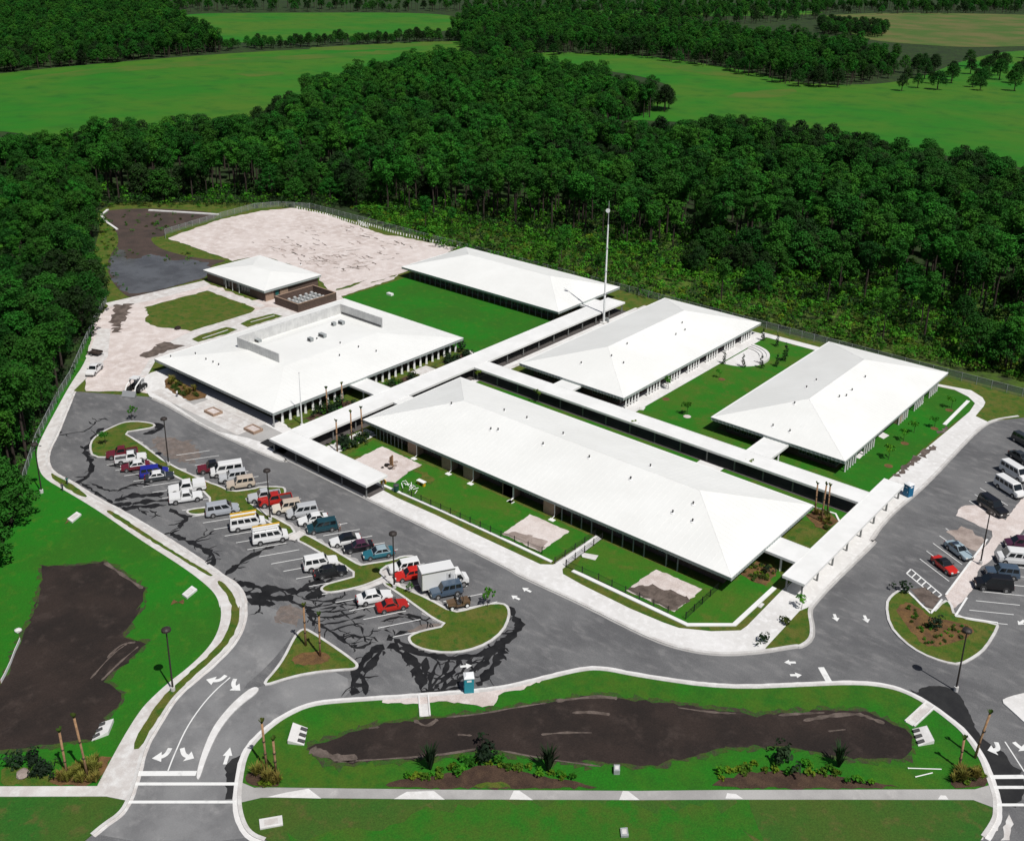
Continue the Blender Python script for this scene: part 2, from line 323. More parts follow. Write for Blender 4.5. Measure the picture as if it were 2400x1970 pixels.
def nearest(poly, q): return min(range(len(poly)), key=lambda i: math.dist(poly[i], q))
i0 = nearest(RB, (-18.01, 109.51)); i1 = nearest(RB, (-83.8, 53.01))
struct(sheet('lawn', RB[i0:i1 + 1] + BOTW_T[1:-1], .09, 'basinlawn', -.2))
i2 = nearest(RB, (-16.42, 106.37)); i3 = nearest(RB, (-81.72, 51.31))
struct(sheet('lawn', RB[i3:] + [(-58.97, 47.46), (-7.77, 91.63)] + RB[:i2 + 1] + BOTW_B[::-1], .10, 'verge', -.2))
struct(sheet('grass_patch', rough([(-65.34, 63.05), (-60.78, 69.29), (-38.34, 88.75), (-35.63, 87.02), (-33.01, 80.9), (-63.73, 54.33), (-72.76, 51.4)], .6, 1.0, 3), .106, 'verge2'))
struct(sheet('sidewalk', RB[i1:i3 + 1] + BOTW_B[1:] + RB[i2 - 1:i0 - 1:-1] + BOTW_T[::-1], .13, 'oldwalk', -.1))
# bright cleaned stretches of the roadside sidewalk
for s in ([(-79.73, 53.6), (-78.58, 55.51), (-77.14, 57.48), (-74.93, 57.49)], [(-68.68, 62.81), (-68.35, 64.5), (-66.1, 66.63), (-64.28, 66.52)], [(-58.78, 71.33), (-59.23, 72.66), (-58.76, 73.07), (-56.71, 73.02)], [(-49.31, 79.44), (-49.76, 80.82), (-49.25, 81.19), (-47.56, 80.96)], [(-40.27, 87.57), (-40.51, 88.4), (-39.68, 88.95), (-38.72, 88.85)], [(-21.81, 103.42), (-21.79, 104.23), (-21.31, 104.58), (-20.88, 104.19)]):
    struct(sheet('washed_concrete', s, .136, 'concrete'))
# left sidewalk with its planted strips
i4 = nearest(EL, (-91.11, 43.09))
struct(sheet('sidewalk', [(-113.5, 26.33), (-95.62, 41.96)] + SWL[1:] + [(-228.92, 120.26), (-212.69, 110.23)] + EL[:i4:-1] + [(-91.19, 43.02), (-93.52, 41.81), (-111.91, 25.74)], .13, 'walk', -.2))
for k, s in enumerate(([(-97.87, 47.66), (-97.05, 48.37), (-99.5, 51.41), (-102.06, 56.23), (-103.36, 59.38), (-104.71, 64.24), (-106.15, 67.76), (-108.71, 70.97), (-111.98, 73.41), (-111.03, 72.48), (-114.34, 74.13), (-117.65, 75.0), (-119.05, 74.98), (-119.38, 74.45), (-115.86, 73.73), (-111.64, 71.94), (-112.9, 72.6), (-110.11, 70.61), (-107.13, 67.31), (-105.67, 63.78), (-104.09, 58.38), (-102.86, 54.49), (-100.11, 50.24)],
          [(-150.67, 74.13), (-150.0, 75.03), (-140.52, 74.81), (-128.61, 74.91), (-121.02, 75.22), (-120.95, 74.54), (-129.77, 74.41), (-139.38, 74.12), (-147.95, 74.11)],
          [(-169.86, 74.48), (-169.39, 74.9), (-164.83, 75.15), (-156.98, 74.82), (-157.3, 74.22), (-161.16, 73.72), (-167.17, 73.75)])):
    struct(sheet('planting_strip', rough(chaikin(s, 1), .05, .7, k), .15, 'olive', .1))
# concrete gutters and kerbs along the carriageway
def gutter(pts, w, z, m='walk', seed=1):
    r5 = random.Random(seed); q = resample2(pts, .8); struct(ribbon('gutter', q, [w * r5.uniform(.94, 1.06) for _ in q], -.03, z, m))
def resample2(pts, step):
    out = [pts[0]]
    for a, b in zip(pts, pts[1:]):
        k = max(1, round(math.dist(a, b) / step))
        for j in range(1, k + 1): out.append((a[0] + (b[0] - a[0]) * j / k, a[1] + (b[1] - a[1]) * j / k))
    return out
gutter(EL[3:], 1.2, .018, 'walk', 1); gutter(RB[2:-2], 1.5, .021, 'concrete', 2); gutter(FR[2:-2], 1.0, .019, 'oldwalk', 3)
struct(sheet('sand_shoulder', rough([(-81.72, 73.39), (-78.58, 76.8), (-71.57, 84.42), (-68.34, 90.23), (-68.69, 89.12), (-69.44, 85.91), (-70.94, 83.69), (-70.15, 81.71), (-71.14, 80.4), (-73.15, 79.52), (-75.24, 78.37), (-77.51, 75.73), (-81.11, 72.81)], .15, .6, 41), .14, 'sand'))
ribbon_k = lambda pts, w=.4, z=.155: struct(ribbon('kerb', pts, w, -.05, z, 'kerb'))
ribbon_k([p for p in EL[3:]]); ribbon_k(RB[2:-2], .45)
ribbon_k(FR[2:-2], .45, .158)
# ------------------------------------------------------------------ entry median and triangle island
struct(sheet('median', chaikin([(-88.16, 49.93), (-90.65, 52.28), (-93.61, 55.89), (-95.02, 58.95), (-95.83, 61.67), (-96.05, 64.03), (-94.72, 64.15), (-94.37, 60.18), (-92.76, 56.32), (-89.96, 52.58), (-87.7, 50.18)], 2), .14, 'concrete', -.05))
def island(name, pts, m, sm=2, kw=.38, kz=.15):
    p = chaikin(pts, sm)
    o = struct(sheet(name, inset(p, .15), .12, m, -.05))
    k = ribbon('kerb', inset(p, kw / 2), kw, -.05, kz, 'kerb', True, o)
    return o
TRI = [(-95.3, 63.9), (-97.05, 68.91), (-100.03, 73.42), (-100.82, 75.08), (-100.55, 76.08), (-99.43, 76.3), (-94.97, 76.29), (-89.89, 76.06), (-88.69, 75.63), (-88.54, 74.69), (-89.97, 73.25), (-91.98, 70.91), (-93.62, 68.3)]
island('traffic_island', TRI, 'olive')
struct(sheet('mulch_bed', rough(chaikin([(-95.87, 69.94), (-96.98, 71.45), (-96.45, 72.42), (-94.52, 74.62), (-92.95, 74.23), (-92.5, 73.38), (-93.61, 71.33)], 2), .12, .6, 5), .135, 'mulch'))
M1 = [(-170.07, 82.61), (-174.2, 84.27), (-177.03, 86.47), (-178.42, 89.31), (-179.07, 92.07), (-179.24, 94.31), (-178.16, 96.14), (-175.3, 97.84), (-173.29, 98.1), (-172.53, 96.91), (-173.44, 94.84), (-174.89, 92.05), (-170.7, 91.96), (-165.6, 91.55), (-157.55, 90.65), (-146.0, 91.52), (-143.44, 92.1), (-140.21, 92.17), (-138.26, 95.22), (-137.89, 96.76), (-135.02, 99.17), (-133.7, 99.07), (-132.12, 97.51), (-136.36, 92.32), (-134.91, 92.14), (-128.99, 91.49), (-129.16, 91.93), (-121.31, 91.95), (-121.37, 88.77), (-123.16, 89.86), (-129.5, 90.13), (-133.82, 88.73), (-136.81, 85.48), (-137.74, 83.62), (-139.25, 82.72), (-140.55, 83.09), (-140.32, 84.53), (-138.67, 86.48), (-142.02, 88.73), (-149.17, 88.71), (-153.29, 88.5), (-160.64, 88.78), (-164.31, 88.12), (-166.91, 85.05)]
M2 = [(-119.54, 89.54), (-120.05, 91.74), (-118.62, 92.04), (-113.02, 92.0), (-109.52, 91.88), (-106.34, 91.82), (-106.16, 92.39), (-103.61, 96.3), (-103.49, 97.72), (-101.91, 99.27), (-100.73, 98.57), (-103.03, 94.84), (-102.72, 92.46), (-101.03, 92.2), (-101.55, 89.06), (-102.33, 86.93), (-103.88, 84.15), (-105.04, 83.23), (-106.28, 83.46), (-106.62, 84.84), (-105.7, 87.1), (-104.7, 89.47), (-108.86, 89.85), (-112.65, 89.65), (-117.18, 89.69)]
M3 = [(-100.41, 90.44), (-99.98, 91.65), (-97.62, 92.02), (-92.32, 92.66), (-87.39, 92.58), (-86.35, 94.48), (-85.2, 97.21), (-83.49, 99.03), (-81.94, 98.8), (-80.35, 97.08), (-78.93, 94.02), (-78.73, 90.48), (-79.82, 87.33), (-81.69, 85.1), (-84.28, 83.62), (-86.59, 83.2), (-88.12, 83.9), (-88.35, 84.94), (-87.83, 86.66), (-86.05, 89.69), (-88.2, 89.32), (-91.75, 89.74), (-96.81, 90.36)]
for m_ in (M1, M2, M3): island('parking_island', m_, 'olive', 1)
struct(sheet('crosswalk_slab', [(-121.3, 88.71), (-121.24, 91.89), (-119.98, 91.98), (-119.54, 89.48)], .1, 'walk', -.05))
struct(sheet('crosswalk_slab', [(-102.27, 86.88), (-101.5, 89.01), (-100.96, 92.22), (-100.06, 91.72), (-100.41, 90.44), (-101.14, 87.26)], .1, 'walk', -.05))
struct(sheet('concrete_pad', [(-102.72, 92.46), (-102.33, 94.32), (-97.62, 92.02), (-100.06, 91.72), (-101.11, 92.28)], .11, 'walk', -.05))
MR = [(-40.77, 136.01), (-41.02, 138.71), (-40.51, 141.26), (-39.59, 142.06), (-34.76, 138.15), (-34.59, 142.88), (-33.36, 143.09), (-31.8, 139.9), (-26.59, 142.27), (-26.12, 141.32), (-26.0, 135.42), (-26.51, 132.47), (-27.58, 129.18), (-29.61, 128.19), (-32.66, 127.98), (-35.51, 129.04), (-38.43, 131.35)]
island('parking_island', MR, 'olive', 1)
struct(sheet('mulch_bed', rough(chaikin([(-39.09, 135.76), (-38.75, 138.36), (-37.03, 138.71), (-34.39, 137.08), (-32.3, 138.36), (-29.04, 139.04), (-28.45, 137.95), (-29.32, 134.56), (-31.3, 131.04), (-32.86, 129.92), (-34.32, 131.23), (-37.0, 133.69)], 2), .12, .6, 6), .135, 'mulch'))
struct(sheet('sand_median', rough([(-34.77, 144.2), (-34.77, 148.94), (-34.8, 164.66), (-34.32, 159.13), (-34.43, 166.1), (-35.22, 168.01), (-41.12, 169.11), (-41.57, 171.21), (-41.16, 173.66), (-39.54, 175.35), (-34.46, 173.16), (-34.42, 184.33), (-32.87, 195.38), (-30.19, 194.22), (-31.14, 172.2), (-31.65, 164.88), (-33.06, 164.42), (-32.27, 158.97), (-33.19, 154.88), (-32.02, 150.24), (-32.26, 145.23), (-32.57, 141.48)], .1, .9, 4), .05, 'sand', -.05))
struct(sheet('bare_soil', rough([(-40.8, 162.5), (-39.25, 166.22), (-34.8, 164.34), (-34.78, 159.92), (-36.88, 160.26)], .25, .7, 4), .03, 'sandmark'))
struct(sheet('bare_soil', rough([(-39.47, 142.47), (-38.01, 144.36), (-35.04, 143.07), (-34.99, 138.79)], .15, .6, 5), .028, 'soilpale'))
COR = [(-49.27, 114.8), (-49.52, 126.05), (-48.91, 127.71), (-48.5, 126.94), (-46.3, 123.38), (-45.44, 120.97), (-45.92, 118.6)]
i5 = nearest(FR, (-49.16, 114.43)); i6 = nearest(FR, (-48.69, 127.34))
struct(sheet('planting_corner', FR[i5:i6 + 1] + [(-49.11, 127.25), (-49.52, 126.05), (-49.33, 114.91)], .145, 'olive', -.05))
# ------------------------------------------------------------------ campus lawn, terraces, walks
BACK = 230.6
i7 = nearest(FR, (-48.18, 213.37))
CAMPUS = FR[:i7 + 1] + [(-43.73, 218.71)] + [(-13.97, 242.93)] + [(20, 231), (-300, 231), (-345, 190)] + [(-338.98, 179.26), (-314.99, 165.75), (-292.44, 151.2), (-276.48, 146.28), (-259.52, 137.02), (-248.99, 130.59), (-235.63, 119.54), (-217.29, 107.23), (-204.67, 96.93), (-200.74, 95.47)]
struct(sheet('campus_ground', CAMPUS, .05, 'olive', -.25))
def rect(x0, x1, y0, y1): return [(x0, y0), (x1, y0), (x1, y1), (x0, y1)]
struct(sheet('lawn', rect(-205, -147.6, 168.5, 198.5), .09, 'lush'))
struct(sheet('lawn', rect(-107.6, -89.0, 163, 226), .09, 'yard'))
struct(sheet('lawn', [(-63.39, 222.34), (-59.31, 222.94), (-55.5, 221.36), (-53.75, 219.04), (-53.15, 213.0), (-53.99, 205.07), (-54.94, 173.99), (-55.63, 166.86), (-63.2, 168.43), (-63.71, 175.29)] , .095, 'lush'))
struct(sheet('lawn', rect(-89.2, -54.2, 162.2, 171), .085, 'yard'))
struct(sheet('lawn', rect(-141, -54, 150, 157.2), .085, 'yard'))
struct(sheet('lawn', [(-135.32, 114.15), (-136.42, 122.21), (-130.33, 121.87), (-121.47, 120.76), (-122.08, 118.03), (-121.41, 115.0), (-124.04, 111.24), (-118.04, 111.37), (-108.34, 111.75), (-94.27, 111.78), (-84.57, 112.06), (-83.77, 123.05), (-80.64, 112.29), (-60.22, 112.34), (-55.16, 116.77), (-54.99, 128.91), (-55.71, 132.5), (-57.09, 134.19), (-61.79, 133.03), (-61.23, 122.87), (-90.78, 122.18), (-111.32, 122.27), (-127.03, 121.85)], .092, 'yard'))
# sand lot and sandy yards
SANDLOT = [(-290.27, 174.87), (-297.76, 200.68), (-297.17, 217.36), (-292.13, 227.75), (-277.13, 229.41), (-242.74, 225.05), (-238.06, 226.79), (-214.99, 230.34), (-209.08, 204.57), (-208.87, 199.2), (-208.48, 177.9), (-208.59, 176.97), (-211.75, 189.59), (-211.05, 174.92), (-226.4, 183.26), (-253.18, 183.56), (-254.39, 174.43), (-274.65, 175.1)]
struct(sheet('sand_lot', rough(SANDLOT, .25, 1.5, 8), .12, 'sand'))
YARD = [(-236.3, 120.3), (-245.37, 129.32), (-243.2, 137.45), (-242.84, 145.74), (-244.53, 157.64), (-239.6, 157.02), (-220.82, 156.39), (-218.1, 163.61), (-212.94, 160.52), (-217.4, 175.75), (-211.05, 174.92), (-207.89, 192.26), (-208.87, 199.2), (-206.24, 194.43), (-205.88, 174.61), (-202.87, 172.84), (-203.29, 157.45), (-200.34, 146.26), (-203.67, 126.68), (-202.83, 115.72), (-196.57, 110.43), (-188.28, 105.67), (-198.87, 97.13), (-216.25, 107.01)]
struct(sheet('sand_yard', rough(YARD, .2, 1.4, 9), .11, 'sand'))
struct(sheet('lawn', rough([(-236.67, 134.28), (-236.73, 141.83), (-236.58, 153.12), (-227.69, 153.23), (-219.13, 153.33), (-214.78, 152.8), (-212.67, 150.33), (-213.11, 138.69), (-212.74, 132.34), (-216.97, 131.13), (-221.4, 128.43), (-228.18, 129.09), (-230.96, 132.19)], .2, 1.2, 10), .13, 'olive'))
struct(sheet('path', [(-238.6, 155.42), (-220.82, 156.39), (-214.73, 156.14), (-214.6, 154.46), (-219.59, 153.67), (-236.79, 153.26)], .135, 'walk', .05))
struct(sheet('path', [(-212.74, 132.34), (-213.11, 150.66), (-213.52, 155.45), (-210.81, 157.92), (-204.13, 158.13), (-203.26, 138.34), (-204.16, 126.24), (-203.85, 117.08), (-201.86, 115.47), (-196.57, 110.43), (-197.24, 108.77), (-206.6, 118.06), (-211.07, 126.15)], .14, 'walk', .05))
struct(sheet('path', [(-247.2, 129.17), (-244.53, 157.64), (-239.89, 156.76), (-240.04, 148.31), (-240.63, 136.71), (-243.09, 128.41)], .128, 'walk'))
for s in ([(-208.24, 129.34), (-209.07, 133.06), (-208.85, 139.85), (-205.57, 140.83), (-204.78, 136.96), (-205.41, 129.4)], [(-208.48, 143.58), (-209.22, 147.77), (-208.24, 153.65), (-204.93, 154.23), (-204.81, 149.69), (-205.0, 143.36)]):
    struct(sheet('planting_bed', rough(s, .1, .7, 2), .155, 'olive', .1))
    c = [sum(p[0] for p in s) / len(s), sum(p[1] for p in s) / len(s)]
struct(ribbon('bed_edging', [(-206.65, 131.42), (-206.95, 138.91)], .35, .1, .2, 'kerb')); struct(ribbon('bed_edging', [(-207.37, 145.97), (-206.86, 153.04)], .35, .1, .2, 'kerb'))
struct(sheet('bare_soil', rough([(-244.56, 130.06), (-241.06, 133.26), (-237.66, 130.43), (-230.89, 125.23), (-225.01, 119.88), (-226.01, 118.96), (-237.8, 125.95)], .5, .8, 6), .142, 'soilpale'))
struct(sheet('bare_soil', rough([(-208.23, 115.43), (-209.41, 119.07), (-211.74, 124.28), (-208.91, 124.37), (-205.42, 126.31), (-205.54, 122.58), (-205.36, 118.02), (-205.65, 116.02)], .3, .8, 7), .15, 'soilpale'))
for k in range(120):       # tyre ruts and damp marks on the sand lot
    x = rnd.uniform(-268, -222); y = rnd.uniform(186, 226); a = rnd.uniform(-.45, .3); L = rnd.uniform(.8, 5)
    if k < 40: x = rnd.uniform(-245, -220); y = rnd.uniform(188, 205); a = rnd.choice((rnd.uniform(1.0, 1.35), rnd.uniform(-.4, .1))); L = rnd.uniform(2, 8)
    pts = [(x + L * t * math.cos(a) + rnd.gauss(0, .18), y + L * t * math.sin(a) + rnd.gauss(0, .18)) for t in np.linspace(0, 1, 8)]
    if not inpoly(np.array([pts[0][0], pts[-1][0]]), np.array([pts[0][1], pts[-1][1]]), SANDLOT).all(): continue
    wd_ = [rnd.uniform(.12, .75 if k > 40 else .45) for _ in pts]; wd_[0] = wd_[-1] = .05
    struct(ribbon_mb(MB(), pts, wd_, .12, .127 + k * 1e-4, False).build('wheel_rut', 'sandmark' if k % 3 else 'soilpale'))
for s in ([(-254.09, 206.37), (-253.72, 208.99), (-248.35, 205.02), (-248.73, 202.47)],): pass
# pond
POND = chaikin([(-276.48, 146.28), (-287.36, 153.87), (-295.27, 161.3), (-309.27, 168.72), (-330.56, 175.04), (-337.01, 179.74), (-333.72, 187.02), (-323.01, 197.14), (-305.41, 205.47), (-299.84, 198.72), (-297.5, 179.74), (-292.21, 175.34), (-295.8, 171.98), (-284.2, 167.28), (-273.11, 167.1), (-261.57, 169.75), (-255.44, 174.43), (-255.83, 167.28), (-245.85, 159.94), (-246.39, 152.48), (-245.42, 141.76), (-245.12, 135.69), (-252.6, 136.79), (-264.68, 140.83)], 2)
struct(sheet('pond_bank', inset(POND, -2.2), .10, 'olive'))
struct(sheet('pond_bed', POND, .12, 'reeds'))
struct(sheet('water', rough(chaikin([(-276.18, 146.55), (-285.7, 153.38), (-290.7, 159.1), (-286.36, 158.92), (-280.59, 154.1), (-275.93, 156.44), (-279.94, 160.76), (-273.0, 163.14), (-267.96, 161.85), (-266.16, 165.49), (-260.04, 169.19), (-255.09, 167.01), (-246.96, 160.7), (-246.93, 152.84), (-246.47, 142.41), (-248.77, 137.88), (-254.77, 138.06), (-265.56, 141.77)], 1), .5, 1.2, 4), .135, 'water'))
struct(ribbon('pond_weir', [(-325.7, 190.43), (-314.25, 197.12), (-303.11, 203.57)], .9, .0, .5, 'concrete')); struct(ribbon('pond_weir', [(-330.39, 175.2), (-320.32, 171.8), (-310.85, 169.64)], .8, .0, .45, 'concrete'))
struct(ribbon('pond_weir', [(-331.98, 176.36), (-336.86, 181.26)], .8, .0, .45, 'concrete'))
# front plaza and the wide front walk
i8 = nearest(FR, (-121.94, 106.39)); i9 = nearest(FR, (-49.16, 114.43)); i10 = nearest(FR, (-48.9, 128.87)); i11 = nearest(FR, (-48.75, 210.63))
PLAZA = FR[:i8 + 1] + [(-120.2, 108.2), (-121.5, 110.9), (-141.5, 110.9), (-147.5, 113.4), (-152, 114.5), (-197, 116)] + [(-188.55, 109.41), (-185.07, 108.57), (-191.22, 109.04), (-192.79, 107.62), (-188.61, 105.39)]
struct(sheet('front_plaza', FR[:i8 + 1] + [(-120.2, 108.4), (-121.5, 110.9), (-141.3, 110.9), (-147.3, 113.6), (-154.6, 115.2), (-197, 115.6)] + [(-197.28, 111.92), (-196.8, 110.22), (-192.68, 106.68), (-188.18, 105.27)], .13, 'concrete', -.05))
INNER = [(-122.22, 110.07), (-117.15, 109.81), (-107.65, 110.15), (-100.26, 110.13), (-85.49, 110.36), (-83.92, 111.63), (-84.0, 112.56), (-83.93, 123.04), (-82.59, 122.66), (-82.19, 112.68), (-82.16, 111.65), (-81.24, 110.61), (-77.28, 110.26), (-68.41, 110.14), (-63.13, 110.53), (-60.7, 110.94), (-56.86, 113.33), (-53.84, 116.22), (-53.64, 117.76), (-53.83, 128.72), (-53.8, 131.9)]
struct(sheet('front_walk', FR[i8:i9 + 1] + [(-49.33, 114.91), (-49.52, 126.05), (-49.11, 127.25)] + FR[i10:i11 + 1] + [(-51.55, 212.43), (-51.81, 218.87), (-52.15, 220.96), (-53.42, 223.22), (-56.5, 225.46), (-63.65, 223.98), (-62.92, 222.76), (-59.44, 223.33), (-55.85, 221.53), (-53.63, 218.95), (-53.15, 213.92), (-53.44, 205.12), (-54.74, 173.82)] + [(-53.6, 168.6), (-53.6, 128.8)] + INNER[::-1], .132, 'concrete', -.05))
struct(sheet('covered_floor', rect(-146.9, -120.6, 106.3, 110.6), .15, 'shadefloor'))
for s in ([(-54.76, 175.21), (-54.44, 182.79), (-53.9, 193.38), (-52.65, 192.89), (-53.42, 182.21), (-53.78, 176.08)], [(-55.02, 198.99), (-54.52, 203.29), (-53.66, 204.06), (-53.95, 199.94)]):
    struct(sheet('bare_soil', rough(s, .3, .6, 3), .138, 'soilpale'))
# long joints of the walks
# mow strips round the courtyards
for s, w in (([(-123.75, 111.15), (-118.04, 111.37), (-108.34, 111.75), (-94.49, 112.02), (-84.57, 112.06)], .55), ([(-80.64, 112.29), (-69.87, 112.31), (-60.22, 112.34), (-55.16, 116.77), (-54.99, 128.91)], .7)):
    struct(ribbon('mow_strip', s, w, .05, .2, 'canopy'))
# courtyard sand boxes
SB0 = [(-132.87, 113.77), (-133.14, 121.38), (-122.05, 121.18), (-122.15, 117.69), (-121.05, 113.28), (-124.12, 111.74)]
SB1 = [(-95.7, 113.17), (-96.17, 120.87), (-87.89, 121.05), (-87.61, 113.02)]; SB2 = [(-71.56, 113.52), (-71.19, 121.19), (-62.98, 121.34), (-63.22, 113.72)]
for k, s in enumerate((SB0, SB1, SB2)):
    struct(sheet('sand_pit', rough(s, .07, .6, 20 + k), .115, 'sand'))
struct(sheet('damp_sand', rough([(-95.7, 113.17), (-94.92, 114.51), (-93.02, 115.54), (-89.22, 116.3), (-88.34, 116.44), (-87.67, 113.09)], .2, .6, 30), .121, 'sandmark'))
struct(sheet('damp_sand', rough([(-71.52, 113.67), (-70.61, 116.01), (-68.72, 117.12), (-66.22, 117.67), (-65.09, 118.12), (-63.19, 118.18), (-63.26, 113.79)], .25, .6, 31), .121, 'soilpale'))
# terrace behind the central building: paving along its long side and a rounded stepped stage
struct(sheet('terrace', rect(-110.0, -105.4, 165, 226), .125, 'concrete'))
struct(sheet('path', rect(-107.5, -87, 224.6, 227.2), .13, 'concrete'))
cx, cy = (-103.92, 211.78); cx += .6
def arc_pts(cx, cy, r, a0, a1, n=24): return [(cx + r * math.cos(a0 + (a1 - a0) * i / n), cy + r * math.sin(a0 + (a1 - a0) * i / n)) for i in range(n + 1)]
STX, STY, STR = -105.0, 209.5, 7.2
struct(sheet('round_stage', arc_pts(STX, STY, STR, -math.pi / 2, math.pi / 2), .16, 'concrete', .05))
for k, rr_ in enumerate((7.0, 6.2, 5.4)):
    struct(ribbon('stage_step', arc_pts(STX, STY, rr_, -.25, math.pi / 2, 20), .75, .1, .72 - .17 * k, 'concrete'))
# other walks
struct(sheet('covered_floor', rect(-147.6, -141.6, 111, 217), .122, 'shadefloor'))
struct(sheet('path', rect(-141.58, -140.2, 137, 221), .1225, 'concrete'))      # under the cross walkway
struct(sheet('path', rect(-140.9, -139.2, 160, 224), .118, 'walk'))
struct(sheet('covered_floor', rect(-141.5, -54, 157.2, 162.0), .123, 'shadefloor'))
struct(sheet('path', rect(-140.8, -135.2, 219, 224.2), .124, 'walk'))
struct(sheet('path', rect(-155, -147.5, 150.5, 155.5), .124, 'walk'))
struct(sheet('path', rect(-155, -147.5, 167.2, 168.9), .124, 'walk'))
struct(sheet('path', rect(-141, -138.5, 111, 124.5), .124, 'concrete'))
struct(sheet('path', rect(-138.2, -137.4, 112, 124), .126, 'concrete'))
struct(sheet('path', rect(-84.5, -79.5, 150, 157.3), .125, 'concrete'))
struct(sheet('path', [(-82.78, 117.27), (-81.44, 117.84), (-80.11, 118.4), (-79.7, 116.95), (-81.77, 116.33)], .12, 'walk'))
# planting beds beside the first walkway
for y0, y1, m in ((114.5, 131, 'bark'), (138.5, 150.2, 'bark'), (156, 166.8, 'bark')):
    struct(sheet('planting_bed', rough(rect(-153.8, -147.9, y0, y1), .08, .7, int(y0)), .115, m))
    struct(sheet('grass_patch', rough(rect(-153.6, -150.2, y0 + .3, y0 + (y1 - y0) * .3), .2, .6, int(y0)), .13, 'olive'))
BEDP = [(-191.1, 111.18), (-192.9, 113.73), (-186.61, 113.17), (-177.98, 112.97), (-176.98, 111.94), (-177.87, 108.77), (-183.45, 109.03), (-187.57, 109.28)]
struct(sheet('planting_bed', rough(BEDP, .12, .7, 4), .175, 'mulch', .1))
struct(sheet('planting_bed', rough([(-60.87, 128.92), (-60.3, 133.61), (-57.19, 134.07), (-56.4, 131.9), (-56.23, 128.65), (-58.3, 128.06)], .1, .6, 5), .115, 'mulch'))
struct(sheet('planting_bed', rough([(-60.66, 151.82), (-60.12, 155.1), (-57.86, 155.22), (-55.8, 153.99), (-55.91, 149.73), (-57.91, 149.73)], .12, .6, 6), .12, 'mulch'))
struct(ribbon('bed_edging', [(-61.27, 155.34), (-57.03, 155.65), (-55.62, 153.85)], .35, .05, .2, 'canopy'))
struct(sheet('planting_bed', rect(-88, -78, 163, 165.5), .11, 'bark')); struct(sheet('planting_bed', rect(-72, -62, 163, 165.5), .11, 'bark'))
struct(ribbon('garden_edging', [(-55.13, 219.25), (-54.96, 203.76)], .7, .05, .22, 'canopy'))
# retention basins: bare soil
BAS1 = [(-142.77, 59.34), (-139.22, 62.46), (-136.9, 66.3), (-131.35, 66.38), (-125.7, 66.5), (-123.5, 64.69), (-122.14, 62.73), (-123.02, 64.63), (-120.92, 62.0), (-117.8, 57.97), (-114.37, 59.55), (-113.36, 57.45), (-111.56, 51.5), (-107.29, 52.19), (-105.95, 50.43), (-104.87, 47.71), (-102.88, 45.3), (-106.45, 40.96), (-109.45, 37.28), (-114.9, 31.49), (-120.26, 33.66), (-120.1, 42.25), (-123.63, 45.4), (-127.84, 48.78), (-132.06, 52.67), (-135.21, 55.3), (-133.04, 53.16), (-137.26, 56.33)]
struct(sheet('basin_bank', rough(inset(BAS1, -.55), .3, .6, 91), .112, 'bank'))
struct(sheet('basin_soil', rough(BAS1, .2, .9, 11), .12, 'soil'))
BAS2 = [(-81.96, 61.45), (-82.0, 62.6), (-80.81, 64.43), (-80.24, 66.54), (-78.37, 70.24), (-75.54, 73.76), (-73.21, 76.22), (-69.67, 80.81), (-65.4, 86.5), (-62.5, 90.38), (-60.05, 92.97), (-60.37, 92.35), (-56.72, 94.7), (-47.22, 100.26), (-44.1, 102.06), (-38.92, 107.74), (-35.43, 110.68), (-33.83, 111.86), (-31.33, 111.93), (-29.01, 112.31), (-27.78, 111.36), (-26.85, 109.42), (-27.18, 106.84), (-30.45, 104.18), (-32.51, 102.78), (-35.85, 101.21), (-40.31, 98.49), (-42.94, 95.81), (-44.39, 94.94), (-44.11, 94.66), (-47.94, 88.72), (-49.58, 85.98), (-56.23, 81.52), (-54.81, 81.77), (-58.5, 79.51), (-63.42, 76.98), (-64.6, 76.34), (-66.35, 75.02), (-68.15, 72.47), (-70.91, 69.11), (-73.95, 66.09), (-77.67, 62.28), (-80.06, 61.54)]
struct(sheet('basin_bank', rough(inset(BAS2, -.6), .3, .6, 92), .112, 'bank'))
struct(sheet('basin_soil', rough(BAS2, .15, .8, 12), .12, 'soil'))
